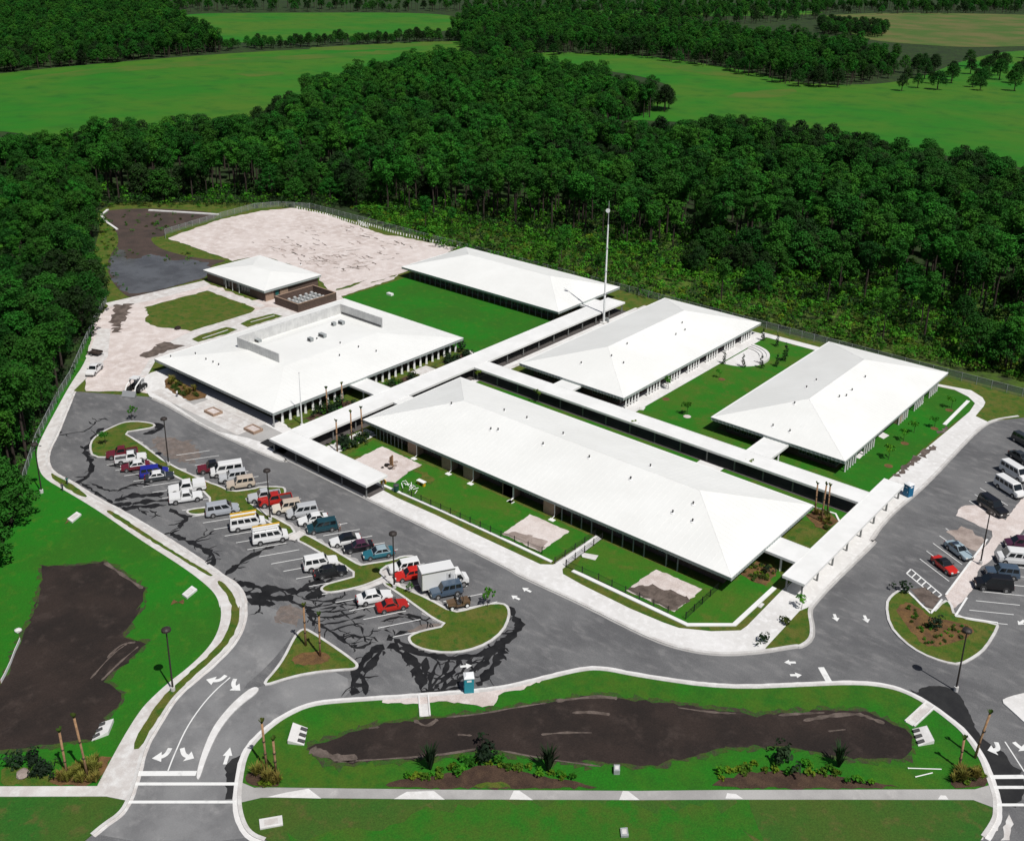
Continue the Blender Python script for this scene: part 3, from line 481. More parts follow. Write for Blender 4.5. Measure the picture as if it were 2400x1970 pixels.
for k, (s, w) in enumerate((([(-81.79, 61.59), (-80.24, 61.96), (-78.22, 62.76), (-76.43, 64.31)], 1.6), ([(-79.14, 68.53), (-78.29, 69.56)], .5), ([(-75.94, 73.2), (-73.86, 73.34), (-73.84, 75.25)], .7), ([(-73.21, 76.22), (-70.21, 79.69), (-68.26, 82.69), (-65.4, 86.5)], .35), ([(-64.73, 87.53), (-62.46, 90.32), (-60.83, 92.06), (-59.05, 93.16)], .8), ([(-61.85, 87.19), (-60.05, 88.98), (-58.03, 90.09)], .6), ([(-62.42, 81.65), (-60.46, 83.85), (-57.89, 86.0)], .5), ([(-70.14, 74.93), (-68.7, 75.98)], .4), ([(-52.24, 96.82), (-48.53, 98.89), (-46.12, 100.76)], .5), ([(-39.09, 105.17), (-36.8, 108.43), (-34.21, 111.1), (-32.64, 111.21), (-31.15, 111.47)], .9), ([(-41.89, 103.99), (-40.0, 106.06), (-37.68, 108.29)], .5), ([(-35.94, 105.46), (-34.41, 107.2)], .4), ([(-77.78, 62.38), (-74.05, 66.18), (-69.58, 70.84), (-66.45, 75.13)], .4), ([(-64.38, 76.42), (-59.41, 78.92), (-53.83, 82.24)], .35),
        ([(-115.41, 54.49), (-116.69, 57.32), (-115.52, 58.75)], .5), ([(-113.17, 50.82), (-115.65, 55.45), (-116.11, 57.82)], .4), ([(-111.81, 51.64), (-113.34, 55.14), (-114.41, 58.51)], .4), ([(-136.55, 66.1), (-131.01, 66.18), (-126.01, 66.22)], .8))):
    n_ = chaikin(s, 2, False); ww = [w * rnd.uniform(.25, 1.0) for _ in n_]; ww[0] = ww[-1] = .08
    struct(ribbon_mb(MB(), n_, ww, .12, .128).build('pale_soil', 'soilpale'))
struct(sheet('mulch_bed', rough(chaikin([(-70.93, 62.97), (-70.73, 64.78), (-68.7, 66.9), (-66.89, 69.58), (-65.06, 72.29), (-63.73, 74.01), (-60.66, 75.36), (-57.56, 76.58), (-54.03, 78.91), (-51.81, 79.4)], 1), .12, .6, 13), .125, 'bark'))
struct(sheet('grass_patch', rough(chaikin([(-63.45, 69.58), (-62.68, 71.22), (-61.5, 72.42), (-60.28, 72.94), (-59.68, 72.71)], 1), .1, .5, 14), .132, 'olive'))
struct(sheet('mulch_bed', rough(chaikin([(-42.59, 87.43), (-41.99, 90.87), (-38.04, 95.3), (-33.44, 98.5), (-29.55, 100.49), (-24.82, 103.04)], 1), .12, .6, 15), .125, 'bark'))
struct(sheet('mulch_bed', rough(chaikin([(-100.04, 38.21), (-100.92, 39.85), (-100.97, 41.24), (-100.06, 43.2), (-98.85, 45.75), (-97.7, 44.37), (-95.78, 42.05)], 1), .12, .6, 16), .125, 'mulch'))
struct(sheet('mulch_bed', rough(chaikin([(-106.68, 35.99), (-104.53, 38.29), (-101.69, 38.89), (-99.49, 39.1), (-100.02, 38.2), (-104.0, 34.74)], 1), .12, .6, 17), .122, 'olive'))
struct(sheet('mulch_bed', rough(chaikin([(-21.47, 105.97), (-21.74, 108.6), (-20.58, 110.71), (-19.54, 111.25), (-18.09, 109.79), (-19.13, 108.0)], 1), .1, .5, 18), .122, 'bark'))
struct(sheet('mulch_bed', rough(chaikin([(-84.31, 54.27), (-83.87, 54.94), (-81.58, 55.22), (-79.68, 55.75), (-81.37, 54.06), (-83.37, 53.38)], 1), .1, .5, 19), .125, 'bark'))
# ------------------------------------------------------------------ wet streaks, fresh asphalt
def wet(pts, w, seed=0, m='wet', z=.008):
    rr = random.Random(seed); p = chaikin(pts, 1, False); q = []
    for i in range(len(p) - 1):
        k = max(1, int(math.dist(p[i], p[i + 1]) / .5))
        for j in range(k):
            t = j / k; q.append((p[i][0] + (p[i + 1][0] - p[i][0]) * t + rr.gauss(0, .09), p[i][1] + (p[i + 1][1] - p[i][1]) * t + rr.gauss(0, .09)))
    if len(q) < 3: return
    ph = rr.uniform(0, 6)
    ww = [max(.05, w * (1 + .4 * math.sin(i * .9 + ph) + rr.uniform(-.5, .5))) for i in range(len(q))]; ww[0] = ww[-1] = .05
    v = []; f = []
    for i in range(len(q)):
        a = q[max(0, i - 1)]; b = q[min(len(q) - 1, i + 1)]; d = Vector((b[0] - a[0], b[1] - a[1])); d = d.normalized() if d.length > 1e-5 else Vector((1, 0))
        v += [(q[i][0] - d.y * ww[i] / 2, q[i][1] + d.x * ww[i] / 2, z + seed * 1e-4), (q[i][0] + d.y * ww[i] / 2, q[i][1] - d.x * ww[i] / 2, z + seed * 1e-4)]
        if i: f.append((2 * i - 2, 2 * i - 1, 2 * i + 1, 2 * i))
    struct(MB().add(v, f).build('wet_streak', m))
WL = [([(-173.34, 82.72), (-175.04, 85.08), (-179.6, 89.08), (-179.9, 91.34)], 1.3), ([(-173.67, 83.19), (-168.03, 81.47), (-164.26, 79.11), (-163.35, 76.46), (-162.85, 74.88)], 1.2), ([(-183.47, 82.75), (-182.2, 85.52), (-181.03, 87.81), (-184.08, 91.89), (-182.58, 94.1)], .35), ([(-174.51, 98.29), (-171.79, 98.16), (-170.68, 96.22), (-172.31, 93.54)], 1.6),
 ([(-163.35, 76.46), (-156.61, 76.44), (-151.38, 76.61)], .7), ([(-161.86, 77.78), (-156.42, 77.92), (-156.04, 79.58)], .6), ([(-165.61, 82.9), (-161.28, 84.59), (-156.55, 84.56)], .5), ([(-155.14, 79.06), (-155.66, 81.26), (-154.71, 83.45), (-151.52, 84.26)], .9),
 ([(-152.6, 76.79), (-152.54, 79.41), (-149.81, 81.82), (-147.94, 84.79)], 1.6), ([(-151.91, 76.13), (-149.95, 77.87), (-148.1, 80.77), (-145.28, 83.91)], 1.9), ([(-149.15, 76.09), (-148.21, 78.16), (-145.95, 80.79), (-144.39, 82.79)], 1.5), ([(-146.67, 78.29), (-143.4, 78.13)], .4), ([(-145.43, 79.39), (-141.42, 79.28)], .4), ([(-143.35, 81.85), (-139.93, 81.81), (-138.66, 82.33), (-137.61, 80.29), (-136.26, 79.15)], 1.1),
 ([(-136.26, 79.15), (-136.34, 77.36), (-132.3, 78.12), (-128.01, 78.63), (-124.98, 78.1), (-123.34, 76.45), (-123.99, 75.36)], 1.2), ([(-131.46, 78.87), (-131.71, 80.89), (-130.55, 83.05)], .35), ([(-128.52, 78.71), (-124.33, 79.21)], .4), ([(-136.72, 77.6), (-137.3, 75.39)], .3),
 ([(-119.59, 75.63), (-120.19, 77.84), (-121.28, 81.26), (-121.25, 83.93), (-120.55, 87.27)], 1.2), ([(-120.55, 87.27), (-120.01, 89.4), (-119.31, 91.14)], .4), ([(-118.02, 76.03), (-115.05, 77.19), (-111.8, 78.61), (-108.05, 81.43)], 2.6), ([(-115.12, 75.21), (-112.21, 76.36), (-108.56, 78.17), (-107.53, 80.48)], 2.8), ([(-112.88, 74.84), (-110.33, 75.7), (-107.46, 77.31)], 2.0), ([(-111.46, 76.56), (-111.17, 79.16), (-110.22, 79.99)], 1.6), ([(-108.33, 81.66), (-108.44, 84.45), (-106.6, 85.1), (-105.65, 82.13), (-106.66, 80.3)], 1.6), ([(-108.81, 78.88), (-107.63, 83.23), (-105.3, 82.9), (-104.25, 81.5)], 1.1), ([(-110.48, 75.57), (-107.58, 73.63)], .4),
 ([(-109.4, 78.83), (-105.04, 78.99), (-103.23, 80.12), (-101.51, 83.45), (-100.19, 85.3)], .55), ([(-106.66, 80.3), (-103.99, 81.27), (-102.37, 83.38), (-102.11, 86.18)], .6), ([(-107.05, 79.04), (-103.89, 79.09), (-102.14, 79.73), (-100.31, 81.34), (-98.67, 83.67)], .5), ([(-105.26, 79.69), (-101.67, 78.82), (-100.81, 79.14), (-98.94, 81.22), (-97.5, 84.25)], .6), ([(-104.04, 78.96), (-100.61, 78.45)], 2.2), ([(-102.58, 78.02), (-99.85, 77.82), (-97.94, 80.35), (-96.14, 84.11)], .5),
 ([(-100.1, 78.03), (-97.52, 78.16), (-94.52, 77.88), (-91.97, 77.69), (-91.19, 79.58), (-91.81, 80.67)], .8), ([(-97.52, 78.16), (-96.7, 80.58), (-94.75, 82.29)], .4), ([(-95.29, 78.04), (-94.58, 79.49), (-92.92, 80.1), (-92.2, 81.56)], .45), ([(-93.16, 80.31), (-91.19, 79.58)], .4), ([(-93.11, 81.6), (-91.94, 83.47)], .4), ([(-102.36, 80.44), (-99.7, 84.58), (-96.37, 85.69)], .4), ([(-93.72, 84.05), (-92.92, 86.06), (-91.33, 87.89)], .5), ([(-93.33, 87.02), (-91.57, 88.12), (-89.11, 88.52), (-87.52, 88.62)], .7),
 ([(-89.71, 80.89), (-89.5, 78.0), (-88.65, 75.27), (-87.03, 72.87), (-84.52, 70.95)], 1.5), ([(-89.04, 79.93), (-88.1, 77.72), (-87.29, 75.01), (-85.26, 73.49), (-83.55, 72.24)], 1.2), ([(-87.83, 74.54), (-86.31, 74.44), (-85.7, 73.57)], .8), ([(-89.91, 81.76), (-89.93, 83.87), (-89.17, 85.61)], 1.2), ([(-87.21, 72.72), (-85.97, 72.87), (-85.42, 74.28)], .8),
 ([(-89.24, 81.82), (-86.43, 81.19), (-83.61, 81.15), (-81.5, 80.07), (-78.68, 77.4)], 1.7), ([(-89.44, 82.7), (-86.98, 82.76), (-84.57, 82.81), (-82.32, 84.03), (-80.2, 85.38)], 1.3), ([(-82.18, 83.89), (-80.2, 85.38), (-77.93, 88.37), (-77.26, 91.78), (-77.73, 95.09), (-78.86, 96.84)], 1.3), ([(-87.54, 82.26), (-84.78, 81.63), (-81.94, 80.17)], .8), ([(-83.3, 82.92), (-81.39, 80.65), (-78.83, 77.72)], .9), ([(-81.79, 83.49), (-80.41, 81.02), (-78.48, 78.03)], .7), ([(-80.68, 84.45), (-79.39, 82.39), (-78.99, 79.9), (-78.24, 77.78)], .7), ([(-79.52, 85.72), (-78.74, 83.45), (-78.4, 81.35), (-78.12, 78.34)], .8), ([(-78.6, 87.28), (-77.82, 84.25), (-77.68, 81.98)], .7), ([(-77.49, 89.01), (-76.48, 84.93), (-76.9, 82.19), (-77.65, 78.52)], .9), ([(-77.07, 91.95), (-75.57, 88.68), (-74.73, 85.5), (-74.11, 82.3)], 1.6), ([(-77.57, 90.99), (-76.37, 86.99), (-76.24, 84.66)], .8), ([(-83.08, 80.63), (-80.67, 78.9), (-78.56, 77.28)], 2.0), ([(-78.65, 77.87), (-77.42, 78.95), (-76.47, 80.69), (-75.46, 82.04)], .8),
 ([(-82.1, 98.95), (-80.51, 97.79), (-77.73, 96.26), (-77.48, 94.55), (-77.67, 92.49)], 1.4), ([(-78.22, 89.23), (-77.8, 91.44), (-77.99, 94.1)], 1.0)]
for k, (s, w) in enumerate(WL):
    wet(s, min(w, 1.6) * .72, k)
    r3 = random.Random(k)
    for j in range(max(2, int(len(s) * 1.3))):
        i = r3.randrange(len(s) - 1); f = r3.random(); a = Vector(s[i]).lerp(Vector(s[i + 1]), f); d = Vector(s[i + 1]) - Vector(s[i]); d.normalize(); g = r3.choice((-1, 1)) * r3.uniform(.5, 1.2)
        d = Vector((d.x * math.cos(g) - d.y * math.sin(g), d.x * math.sin(g) + d.y * math.cos(g))); L_ = r3.uniform(.8, 2.8)
        wet([tuple(a), tuple(a + d * L_ * .5 + Vector((r3.gauss(0, .2), r3.gauss(0, .2)))), tuple(a + d * L_)], r3.uniform(.12, .4), 70 + (k * 5 + j) % 40)
struct(sheet('fresh_asphalt', rough(chaikin([(-31.63, 119.94), (-29.78, 119.97), (-30.48, 120.94), (-28.89, 122.69), (-28.05, 123.6), (-26.27, 123.71), (-24.11, 121.18), (-21.3, 117.0), (-19.67, 116.44), (-18.0, 116.34), (-16.99, 114.57), (-15.5, 114.57), (-14.15, 108.87), (-16.49, 106.68), (-17.25, 108.59), (-18.72, 110.87), (-20.22, 113.46), (-22.95, 116.17), (-25.02, 117.23), (-28.07, 118.38)], 1), .08, .5, 7), .016, 'fresh'))
struct(sheet('fresh_asphalt', rough([(-87.39, 53.34), (-87.7, 54.55), (-87.16, 56.07), (-84.62, 54.01), (-81.9, 51.35), (-83.13, 50.42), (-85.2, 52.08)], .08, .5, 8), .016, 'fresh'))
for s in ([(-14.52, 102.18), (-14.93, 104.89), (-15.0, 107.13), (-14.25, 105.47), (-13.93, 102.69)], [(-16.43, 100.53), (-15.98, 105.28), (-15.6, 105.94), (-15.23, 103.34)]):
    struct(sheet('worn_concrete', rough(s, .1, .5, 9), .02, 'walk'))
struct(sheet('concrete_nose', chaikin([(-21.35, 125.42), (-20.79, 126.92), (-19.28, 129.35), (-15.93, 133.18), (-13.25, 122.03), (-17.59, 123.07), (-19.66, 124.43)], 1), .14, 'concrete', -.05))
# ------------------------------------------------------------------ painted markings
def line(a, b, w=.13, z=.02): struct(ribbon('marking_line', [a, b], w, z - .006, z, 'paint'))
d60 = (math.cos(R(60)), math.sin(R(60)))
for k in range(-12, 14):
    x = -129.14 + 3.02 * k
    if 93 and (-104.7 < x < -103.5): continue
    L = 6.2 + rnd.uniform(-.1, .1); line((x, 82.9), (x + L * d60[0], 82.9 + L * d60[1]))
for k in range(-14, 11):
    x = -114.27 + 3.0 * k; L = 6.0; line((x, 98.7), (x - L * d60[0], 98.7 - L * d60[1]))
for k in range(-14, 6):
    y = 151.64 + 3.02 * (k + 10) - 4 * 3.02
    if 166 < y < 171 or y < 151: continue
    line((-41.2, y), (-41.2 + 6.5 * math.cos(R(-29.5)), y + 6.5 * math.sin(R(-29.5))))
for k in range(-2, 9):
    y = 146 + 3.05 * k; line((-30.8, y), (-30.8 + 6.2 * math.cos(R(31)), y + 6.2 * math.sin(R(31))))
LAD = [(-41.26, 146.18), (-41.18, 147.85), (-35.21, 144.11), (-35.45, 142.72)]
for a, b in ((0, 3), (1, 2), (0, 1), (3, 2)): line(LAD[a], LAD[b], .22, .024)
for t in (.17, .34, .5, .67, .83):
    line(tuple(LAD[0][i] * (1 - t) + LAD[3][i] * t for i in (0, 1)), tuple(LAD[1][i] * (1 - t) + LAD[2][i] * t for i in (0, 1)), .2, .028)
for a, b in ([(-34.67, 144.29), (-34.8, 164.66)], [(-34.76, 138.15), (-39.34, 141.38)], [(-34.76, 138.15), (-34.69, 142.8)], [(-31.83, 139.99), (-32.03, 145.72)], [(-31.84, 139.87), (-26.62, 142.35)]): line(a, b, .3, .17)
for a, b, w in ((*[(-94.08, 45.93), (-88.88, 50.5)], .75), (*[(-92.91, 44.87), (-83.84, 52.75)], .45), (*[(-91.0, 43.02), (-81.85, 50.96)], .4), (*[(-18.36, 111.0), (-15.28, 113.74)], .6), (*[(-17.55, 109.62), (-14.81, 112.0)], .45), (*[(-16.54, 107.07), (-14.06, 109.22)], .4), (*[(-41.84, 116.39), (-39.5, 114.07)], .85)): line(a, b, w, .03)
struct(ribbon('marking_line', chaikin([(-91.69, 48.58), (-93.24, 50.33), (-96.17, 53.99), (-98.15, 57.57), (-99.26, 60.44), (-99.83, 63.02)], 2, False), .16, .02, .027, 'paint'))
struct(ribbon('marking_line', [(-18.74, 118.23), (-15.5, 114.57)], .16, .02, .027, 'paint'))
def arrow(a, b, w=.42):
    """straight lane arrow from tail a to tip b"""
    a = Vector(a); b = Vector(b); d = (b - a); L = d.length; d.normalize(); n = Vector((-d.y, d.x)); h = b - d * min(1.4, L * .5)
    p = [a + n * w / 2, h + n * w / 2, h + n * w * 1.35, b, h - n * w * 1.35, h - n * w / 2, a - n * w / 2]
    struct(sheet('lane_arrow', [tuple(v) for v in p], .034, 'paint'))
def turn(pts, w=.55):
    p = chaikin(pts, 3, False); n = len(p); k = int(n * .62)
    mb = MB(); struct(ribbon('lane_arrow', p[:k + 1], w, .025, .034, 'paint'))
    a = Vector(p[k - 1]); b = Vector(p[-1]); d = (b - a).normalized(); nn = Vector((-d.y, d.x)); a = Vector(p[k]) - d * .05
    struct(sheet('lane_arrow_head', [tuple(a + nn * w * 1.5), tuple(b), tuple(a - nn * w * 1.5)], .036, 'paint'))
for a, b in ([(-87.55, 53.49), (-89.35, 55.53)], [(-45.43, 128.79), (-44.38, 127.44)], [(-41.99, 131.42), (-40.9, 130.05)], [(-44.85, 115.06), (-46.05, 114.01)], [(-44.26, 112.14), (-43.09, 113.2)], [(-82.07, 103.85), (-83.73, 103.81)], [(-82.13, 101.28), (-83.71, 101.23)], [(-78.52, 84.47), (-77.5, 85.7)], [(-23.92, 145.71), (-24.3, 144.0)]): arrow(a, b)
for s in ([(-100.59, 62.9), (-100.34, 61.84), (-100.91, 61.16), (-101.84, 60.71)], [(-99.11, 63.28), (-98.52, 62.52), (-97.82, 62.23), (-96.73, 62.36)], [(-94.65, 50.76), (-94.06, 49.91), (-94.17, 49.22), (-94.82, 48.41)], [(-93.57, 51.7), (-92.55, 51.22), (-91.88, 51.36), (-91.08, 51.69)], [(-19.54, 117.42), (-18.96, 116.48), (-19.28, 115.81), (-19.9, 115.27)], [(-17.89, 118.86), (-17.16, 118.43), (-16.33, 118.37)]): turn(s)
# ------------------------------------------------------------------ plaza paving slabs before the left building
def slabs():
    base = struct(sheet('plaza_paving', [(-180.6, 105.87), (-177.61, 111.87), (-157.26, 112.43), (-149.07, 112.24), (-150.99, 107.32), (-154.92, 106.62), (-163.03, 103.89)], .134, 'oldwalk'))
    me = {}
    y0, y1 = 106.5, 113.0
    A = [(-180.18, 105.77), (-177.43, 111.75), (-153.82, 112.54), (-152.81, 107.7)]
    poly = [(-180.58, 105.69), (-177.79, 112.0), (-154.17, 112.81), (-152.16, 107.87)]
    for i in range(11):
        for j in range(3):
            x = -191 + i * 3.05; y = 105.9 + j * 2.5
            c = [(x, y), (x + 3.0, y), (x + 3.0, y + 2.44), (x, y + 2.44)]
            xs = np.array([p[0] for p in c]); ys = np.array([p[1] for p in c])
            if not inpoly(xs, ys, PLAZA).all(): continue
            if inpoly(np.append(xs, x + 1.5), np.append(ys, y + 1.2), inset(BEDP, -.3)).any(): continue
            if 'k' not in me: me['k'] = MB().box(0, 2.99, 0, 2.44, -.04, .03).mesh('paving_slab')
            o = link('paving_slab', me['k'], 'walk', base); o.location = (x, y, .134 + rnd.uniform(0, .006))
slabs()
# ================================================================== BUILDINGS
EZ = 3.3
BLD = dict(A=(-196.7, -154.9, 112.7, 167.8, .115), B=(-244.3, -216.9, 157.7, 176.9, .12), C=(-139.5, -59.1, 122.6, 150.3, .253), D=(-205.8, -149.3, 197.4, 224.4, .253), E=(-135.1, -107.4, 165.0, 225.0, .253), F=(-89.1, -61.6, 169.1, 224.1, .253))
def roofz(k, x, y):
    x0, x1, y0, y1, s = BLD[k]; d = max(0, min(x - x0, x1 - x, y - y0, y1 - y))
    if k == 'A': d = min(d, 14.3)
    return EZ + d * s
def box_part(name, m, parent, *a): return MB().box(*a).build(name, m, parent)
WIN = {}
def window(parent, x, y, w, h, zb, axis):
    """glazed window; axis 'y-' faces -y, 'x+' faces +x. (x, y) is the middle of the sill line on the wall face"""
    k = (round(w, 2), round(h, 2), axis)
    if k not in WIN:
        fr = MB(); gl = MB(); t = .07
        for a in ((-w / 2, -w / 2 + t, 0, h), (w / 2 - t, w / 2, 0, h), (-w / 2 + t, w / 2 - t, 0, t), (-w / 2 + t, w / 2 - t, h - t, h), (-.025, .025, t, h - t)):
            if axis == 'y-': fr.box(a[0], a[1], -.09, 0, a[2], a[3])
            else: fr.box(0, .09, a[0], a[1], a[2], a[3])
        if axis == 'y-': gl.box(-w / 2 + t, w / 2 - t, -.04, .0, t, h - t)
        else: gl.box(0, .04, -w / 2 + t, w / 2 - t, t, h - t)
        WIN[k] = (fr.mesh('window'), gl.mesh('pane'))
    o = link('window', WIN[k][0], 'mullion', parent); o.location = (x, y, zb)
    link('pane', WIN[k][1], 'glass', o)
    return o
VENTM = MB().tube([(0, 0, 0), (0, 0, .1), (0, 0, .11)], [.4, .22, .12], 10).mesh('flashing'), MB().tube([(0, 0, .05), (0, 0, .42), (0, 0, .421), (0, 0, .55)], [.11, .11, .17, .14], 8).mesh('roof_vent')
def building(key, name, label, setback=2.3, wallm='brick'):
    x0, x1, y0, y1, s = BLD[key]
    t = thing(name, label, 'building')
    w = setback
    mb = MB().box(x0 + w, x1 - w, y0 + w, y1 - w, .04, EZ - .62); wall = mb.build('wall', wallm, t)
    dx, dy = x1 - x0, y1 - y0
    rb = MB()
    top = EZ
    if key == 'A':
        d = 14.3; zt = EZ + d * s
        rb.add([(x0, y0, top), (x1, y0, top), (x1, y1, top), (x0, y1, top), (x0 + d, y0 + d, zt), (x1 - d, y0 + d, zt), (x1 - d, y1 - d, zt), (x0 + d, y1 - d, zt)],
               [(0, 1, 5, 4), (1, 2, 6, 5), (2, 3, 7, 6), (3, 0, 4, 7), (4, 5, 6, 7)])
    else:
        h = min(dx, dy) / 2; zt = EZ + h * s
        a, b = ((x0 + h, y0 + h), (x0 + h, y1 - h)) if dy > dx else ((x0 + h, y0 + h), (x1 - h, y0 + h))
        rb.add([(x0, y0, top), (x1, y0, top), (x1, y1, top), (x0, y1, top), (*a, zt), (*b, zt)],
               [(0, 1, 4), (1, 2, 5, 4), (2, 3, 5), (3, 0, 4, 5)] if dy > dx else [(0, 1, 5, 4), (1, 2, 5), (2, 3, 4, 5), (3, 0, 4)])
    roof = rb.build('roof', 'roof', t)
    # hip and ridge caps
    if key != 'A':
        for p, q in (((x0, y0, top), (*a, zt)), ((x1, y0, top), (*(a if dy > dx else b), zt)), ((x1, y1, top), (*b, zt)), ((x0, y1, top), (*(b if dy > dx else a), zt)), ((*a, zt), (*b, zt))):
            MB().tube([p, q], .035, 6).build('ridge_cap', 'roof', roof)
    sm_ = MB()
    def seams(p0, p1, inw, depth):
        # thin standing seams from an eave edge p0-p1 up the slope; depth(s) gives the run of each
        L = math.dist(p0, p1); n = int(L / 1.05); ux, uy = (p1[0] - p0[0]) / L, (p1[1] - p0[1]) / L
        for i in range(1, n):
            q = i * L / n; d = depth(q, L)
            if d < .8: continue
            a0 = Vector((p0[0] + ux * q, p0[1] + uy * q, EZ + .01)); b0 = a0 + Vector((inw[0] * d, inw[1] * d, d * s)); w_ = Vector((ux, uy, 0)) * .03; h_ = Vector((0, 0, .018))
            sm_.add([a0 - w_, a0 + w_, b0 + w_, b0 - w_, a0 + h_, b0 + h_], [(0, 4, 5, 3), (1, 2, 5, 4)])
    hmax = 14.3 if key == 'A' else min(dx, dy) / 2
    dep = lambda q, L: min(q, L - q, hmax)
    seams((x0, y0), (x1, y0), (0, 1), dep); seams((x1, y1), (x0, y1), (0, -1), dep); seams((x1, y0), (x1, y1), (-1, 0), dep); seams((x0, y1), (x0, y0), (1, 0), dep)
    so_ = sm_.build('standing_seams', 'roof', roof); so_['kind'] = 'stuff'
    # ribbed fascia band all round, soffit behind it
    fb = MB()
    for (ax, ay, bx, by) in ((x0, y0, x1, y0), (x1, y0, x1, y1), (x1, y1, x0, y1), (x0, y1, x0, y0)):
        dx_, dy_ = bx - ax, by - ay; L = math.hypot(dx_, dy_); ux, uy = dx_ / L, dy_ / L; nx, ny = uy, -ux
        P4 = lambda s_, o_, z_: (ax + ux * s_ + nx * o_, ay + uy * s_ + ny * o_, z_)
        n = int(L / .8)
        fb.add([P4(-.02, .03, EZ - .62), P4(L + .02, .03, EZ - .62), P4(L + .02, .03, EZ - .06), P4(-.02, .03, EZ - .06)], [(0, 1, 2, 3)])
        for i in range(n + 1):
            q = i * L / n
            fb.add([P4(q - .05, .03, EZ - .6), P4(q + .05, .03, EZ - .6), P4(q + .05, .1, EZ - .6), P4(q - .05, .1, EZ - .6), P4(q - .05, .03, EZ - .08), P4(q + .05, .03, EZ - .08), P4(q + .05, .1, EZ - .08), P4(q - .05, .1, EZ - .08)],
                   [(0, 1, 2, 3), (4, 7, 6, 5), (3, 2, 6, 7), (0, 3, 7, 4), (1, 5, 6, 2)])
    fb.build('fascia', 'fascia', roof)
    gb = MB()
    ribbon_mb(gb, [(x0 - .02, y0 - .02), (x1 + .02, y0 - .02), (x1 + .02, y1 + .02), (x0 - .02, y1 + .02)], .3, EZ - .06, EZ + .05, True)
    gb.build('gutter', 'trim', roof)
    MB().add([(x0, y0, EZ - .6), (x1, y0, EZ - .6), (x1, y1, EZ - .6), (x0, y1, EZ - .6)], [(3, 2, 1, 0)]).build('soffit', 'soffit', roof)
    return t, wall, roof
def vents(key, roof, pts):
    for x, y in pts:
        o = link('roof_vent', VENTM[1], 'ventdark', roof); o.location = (x, y, roofz(key, x, y) - .03)
        f = link('flashing', VENTM[0], 'trim', roof); f.location = (x, y, roofz(key, x, y) - .03)
def column(parent, x, y, h, w=.36, m='trim', flare=0):
    MB().tube([(x, y, .04), (x, y, .3), (x, y, h)], [w * .8 + flare, w * .7 + flare * .8, w * .6], 4).build('column', m, parent)
def facade_windows(t, key, side, spans, w=1.25, h=1.55, zb=.75, gap=.2, setback=2.3):
    x0, x1, y0, y1, s = BLD[key]
    for a, b in spans:
        n = max(1, int((b - a) / (w + gap))); st = (b - a) / n
        for i in range(n):
            c = a + st * (i + .5)
            if side == 'y-': window(t, c, y0 + setback, w, h, zb, 'y-')
            else: window(t, x1 - setback, c, w, h, zb, 'x+')
def door(t, x, y, axis, m='tealdoor', w=1.1):
    if axis == 'y-': d = box_part('door', m, t, x - w / 2, x + w / 2, y - .08, y, .1, 2.25); box_part('handle', 'steel', d, x + w * .3, x + w * .36, y - .14, y - .08, 1.0, 1.2)
    else: d = box_part('door', m, t, x, x + .08, y - w / 2, y + w / 2, .1, 2.25); box_part('handle', 'steel', d, x + .08, x + .14, y + w * .3, y + w * .36, 1.0, 1.2)
# --- long building with the courtyards
t, wall, roof = building('C', 'classroom_building', 'longest white hip-roofed building, beside the fenced courtyards and sand pits')
PIER = [(-126.57, 121.94)[0], (-117.72, 122.24)[0], (-112.3, 122.23)[0], (-102.98, 122.45)[0], (-102.81, 122.55)[0], (-93.81, 122.61)[0]]
for x in PIER:
    box_part('brick_pier', 'brickpale', t, x - 1.15, x + 1.15, 123.0, 124.9, .04, EZ - .63)
    MB().tube([(x + 1.35, 122.75, EZ - .5), (x + 1.35, 122.9, EZ - .9), (x + 1.35, 122.9, .35), (x + 1.35, 122.2, .16)], .075, 6).build('downspout', 'trim', t)
    box_part('splash_block', 'trim', t, x + 1.05, x + 2.1, 121.5, 122.3, .06, .16)
edges = [-137] + [v for x in PIER for v in (x - 1.4, x + 1.6)] + [-61.5]
facade_windows(t, 'C', 'y-', [(edges[i] + .2, edges[i + 1] - .2) for i in range(0, len(edges) - 2, 2) if edges[i + 1] - edges[i] > 2])
a = PIER[-1] + 1.6
for b in (a + 6.2, a + 14.4, a + 22.6):
    if b < -63: facade_windows(t, 'C', 'y-', [(b - 5.6, b)])
for i in range(12):
    x = a + 1.2 + i * 2.05
    if x < -61.5 and i % 5 != 4: column(t, x, 123.0, EZ - .63, .2, 'mullion')
for i in range(9):
    x = -136.3 + i * 1.0
    if x < PIER[0] - 2: column(t, x, 123.0, EZ - .63, .16, 'mullion')
facade_windows(t, 'C', 'x+', [(126, 132), (139, 147)]); door(t, -61.4, 135.5, 'x+')
vents('C', roof, [(-112.56, 139.88), (-102.94, 138.66), (-103.4, 133.32), (-93.88, 134.38), (-84.17, 139.03), (-84.37, 133.23), (-114.82, 132.05), (-113.47, 132.56), (-117.72, 139.26), (-127.08, 134.4), (-84.37, 133.27), (-72.12, 133.14), (-73.9, 129.87), (-70.13, 129.73)])
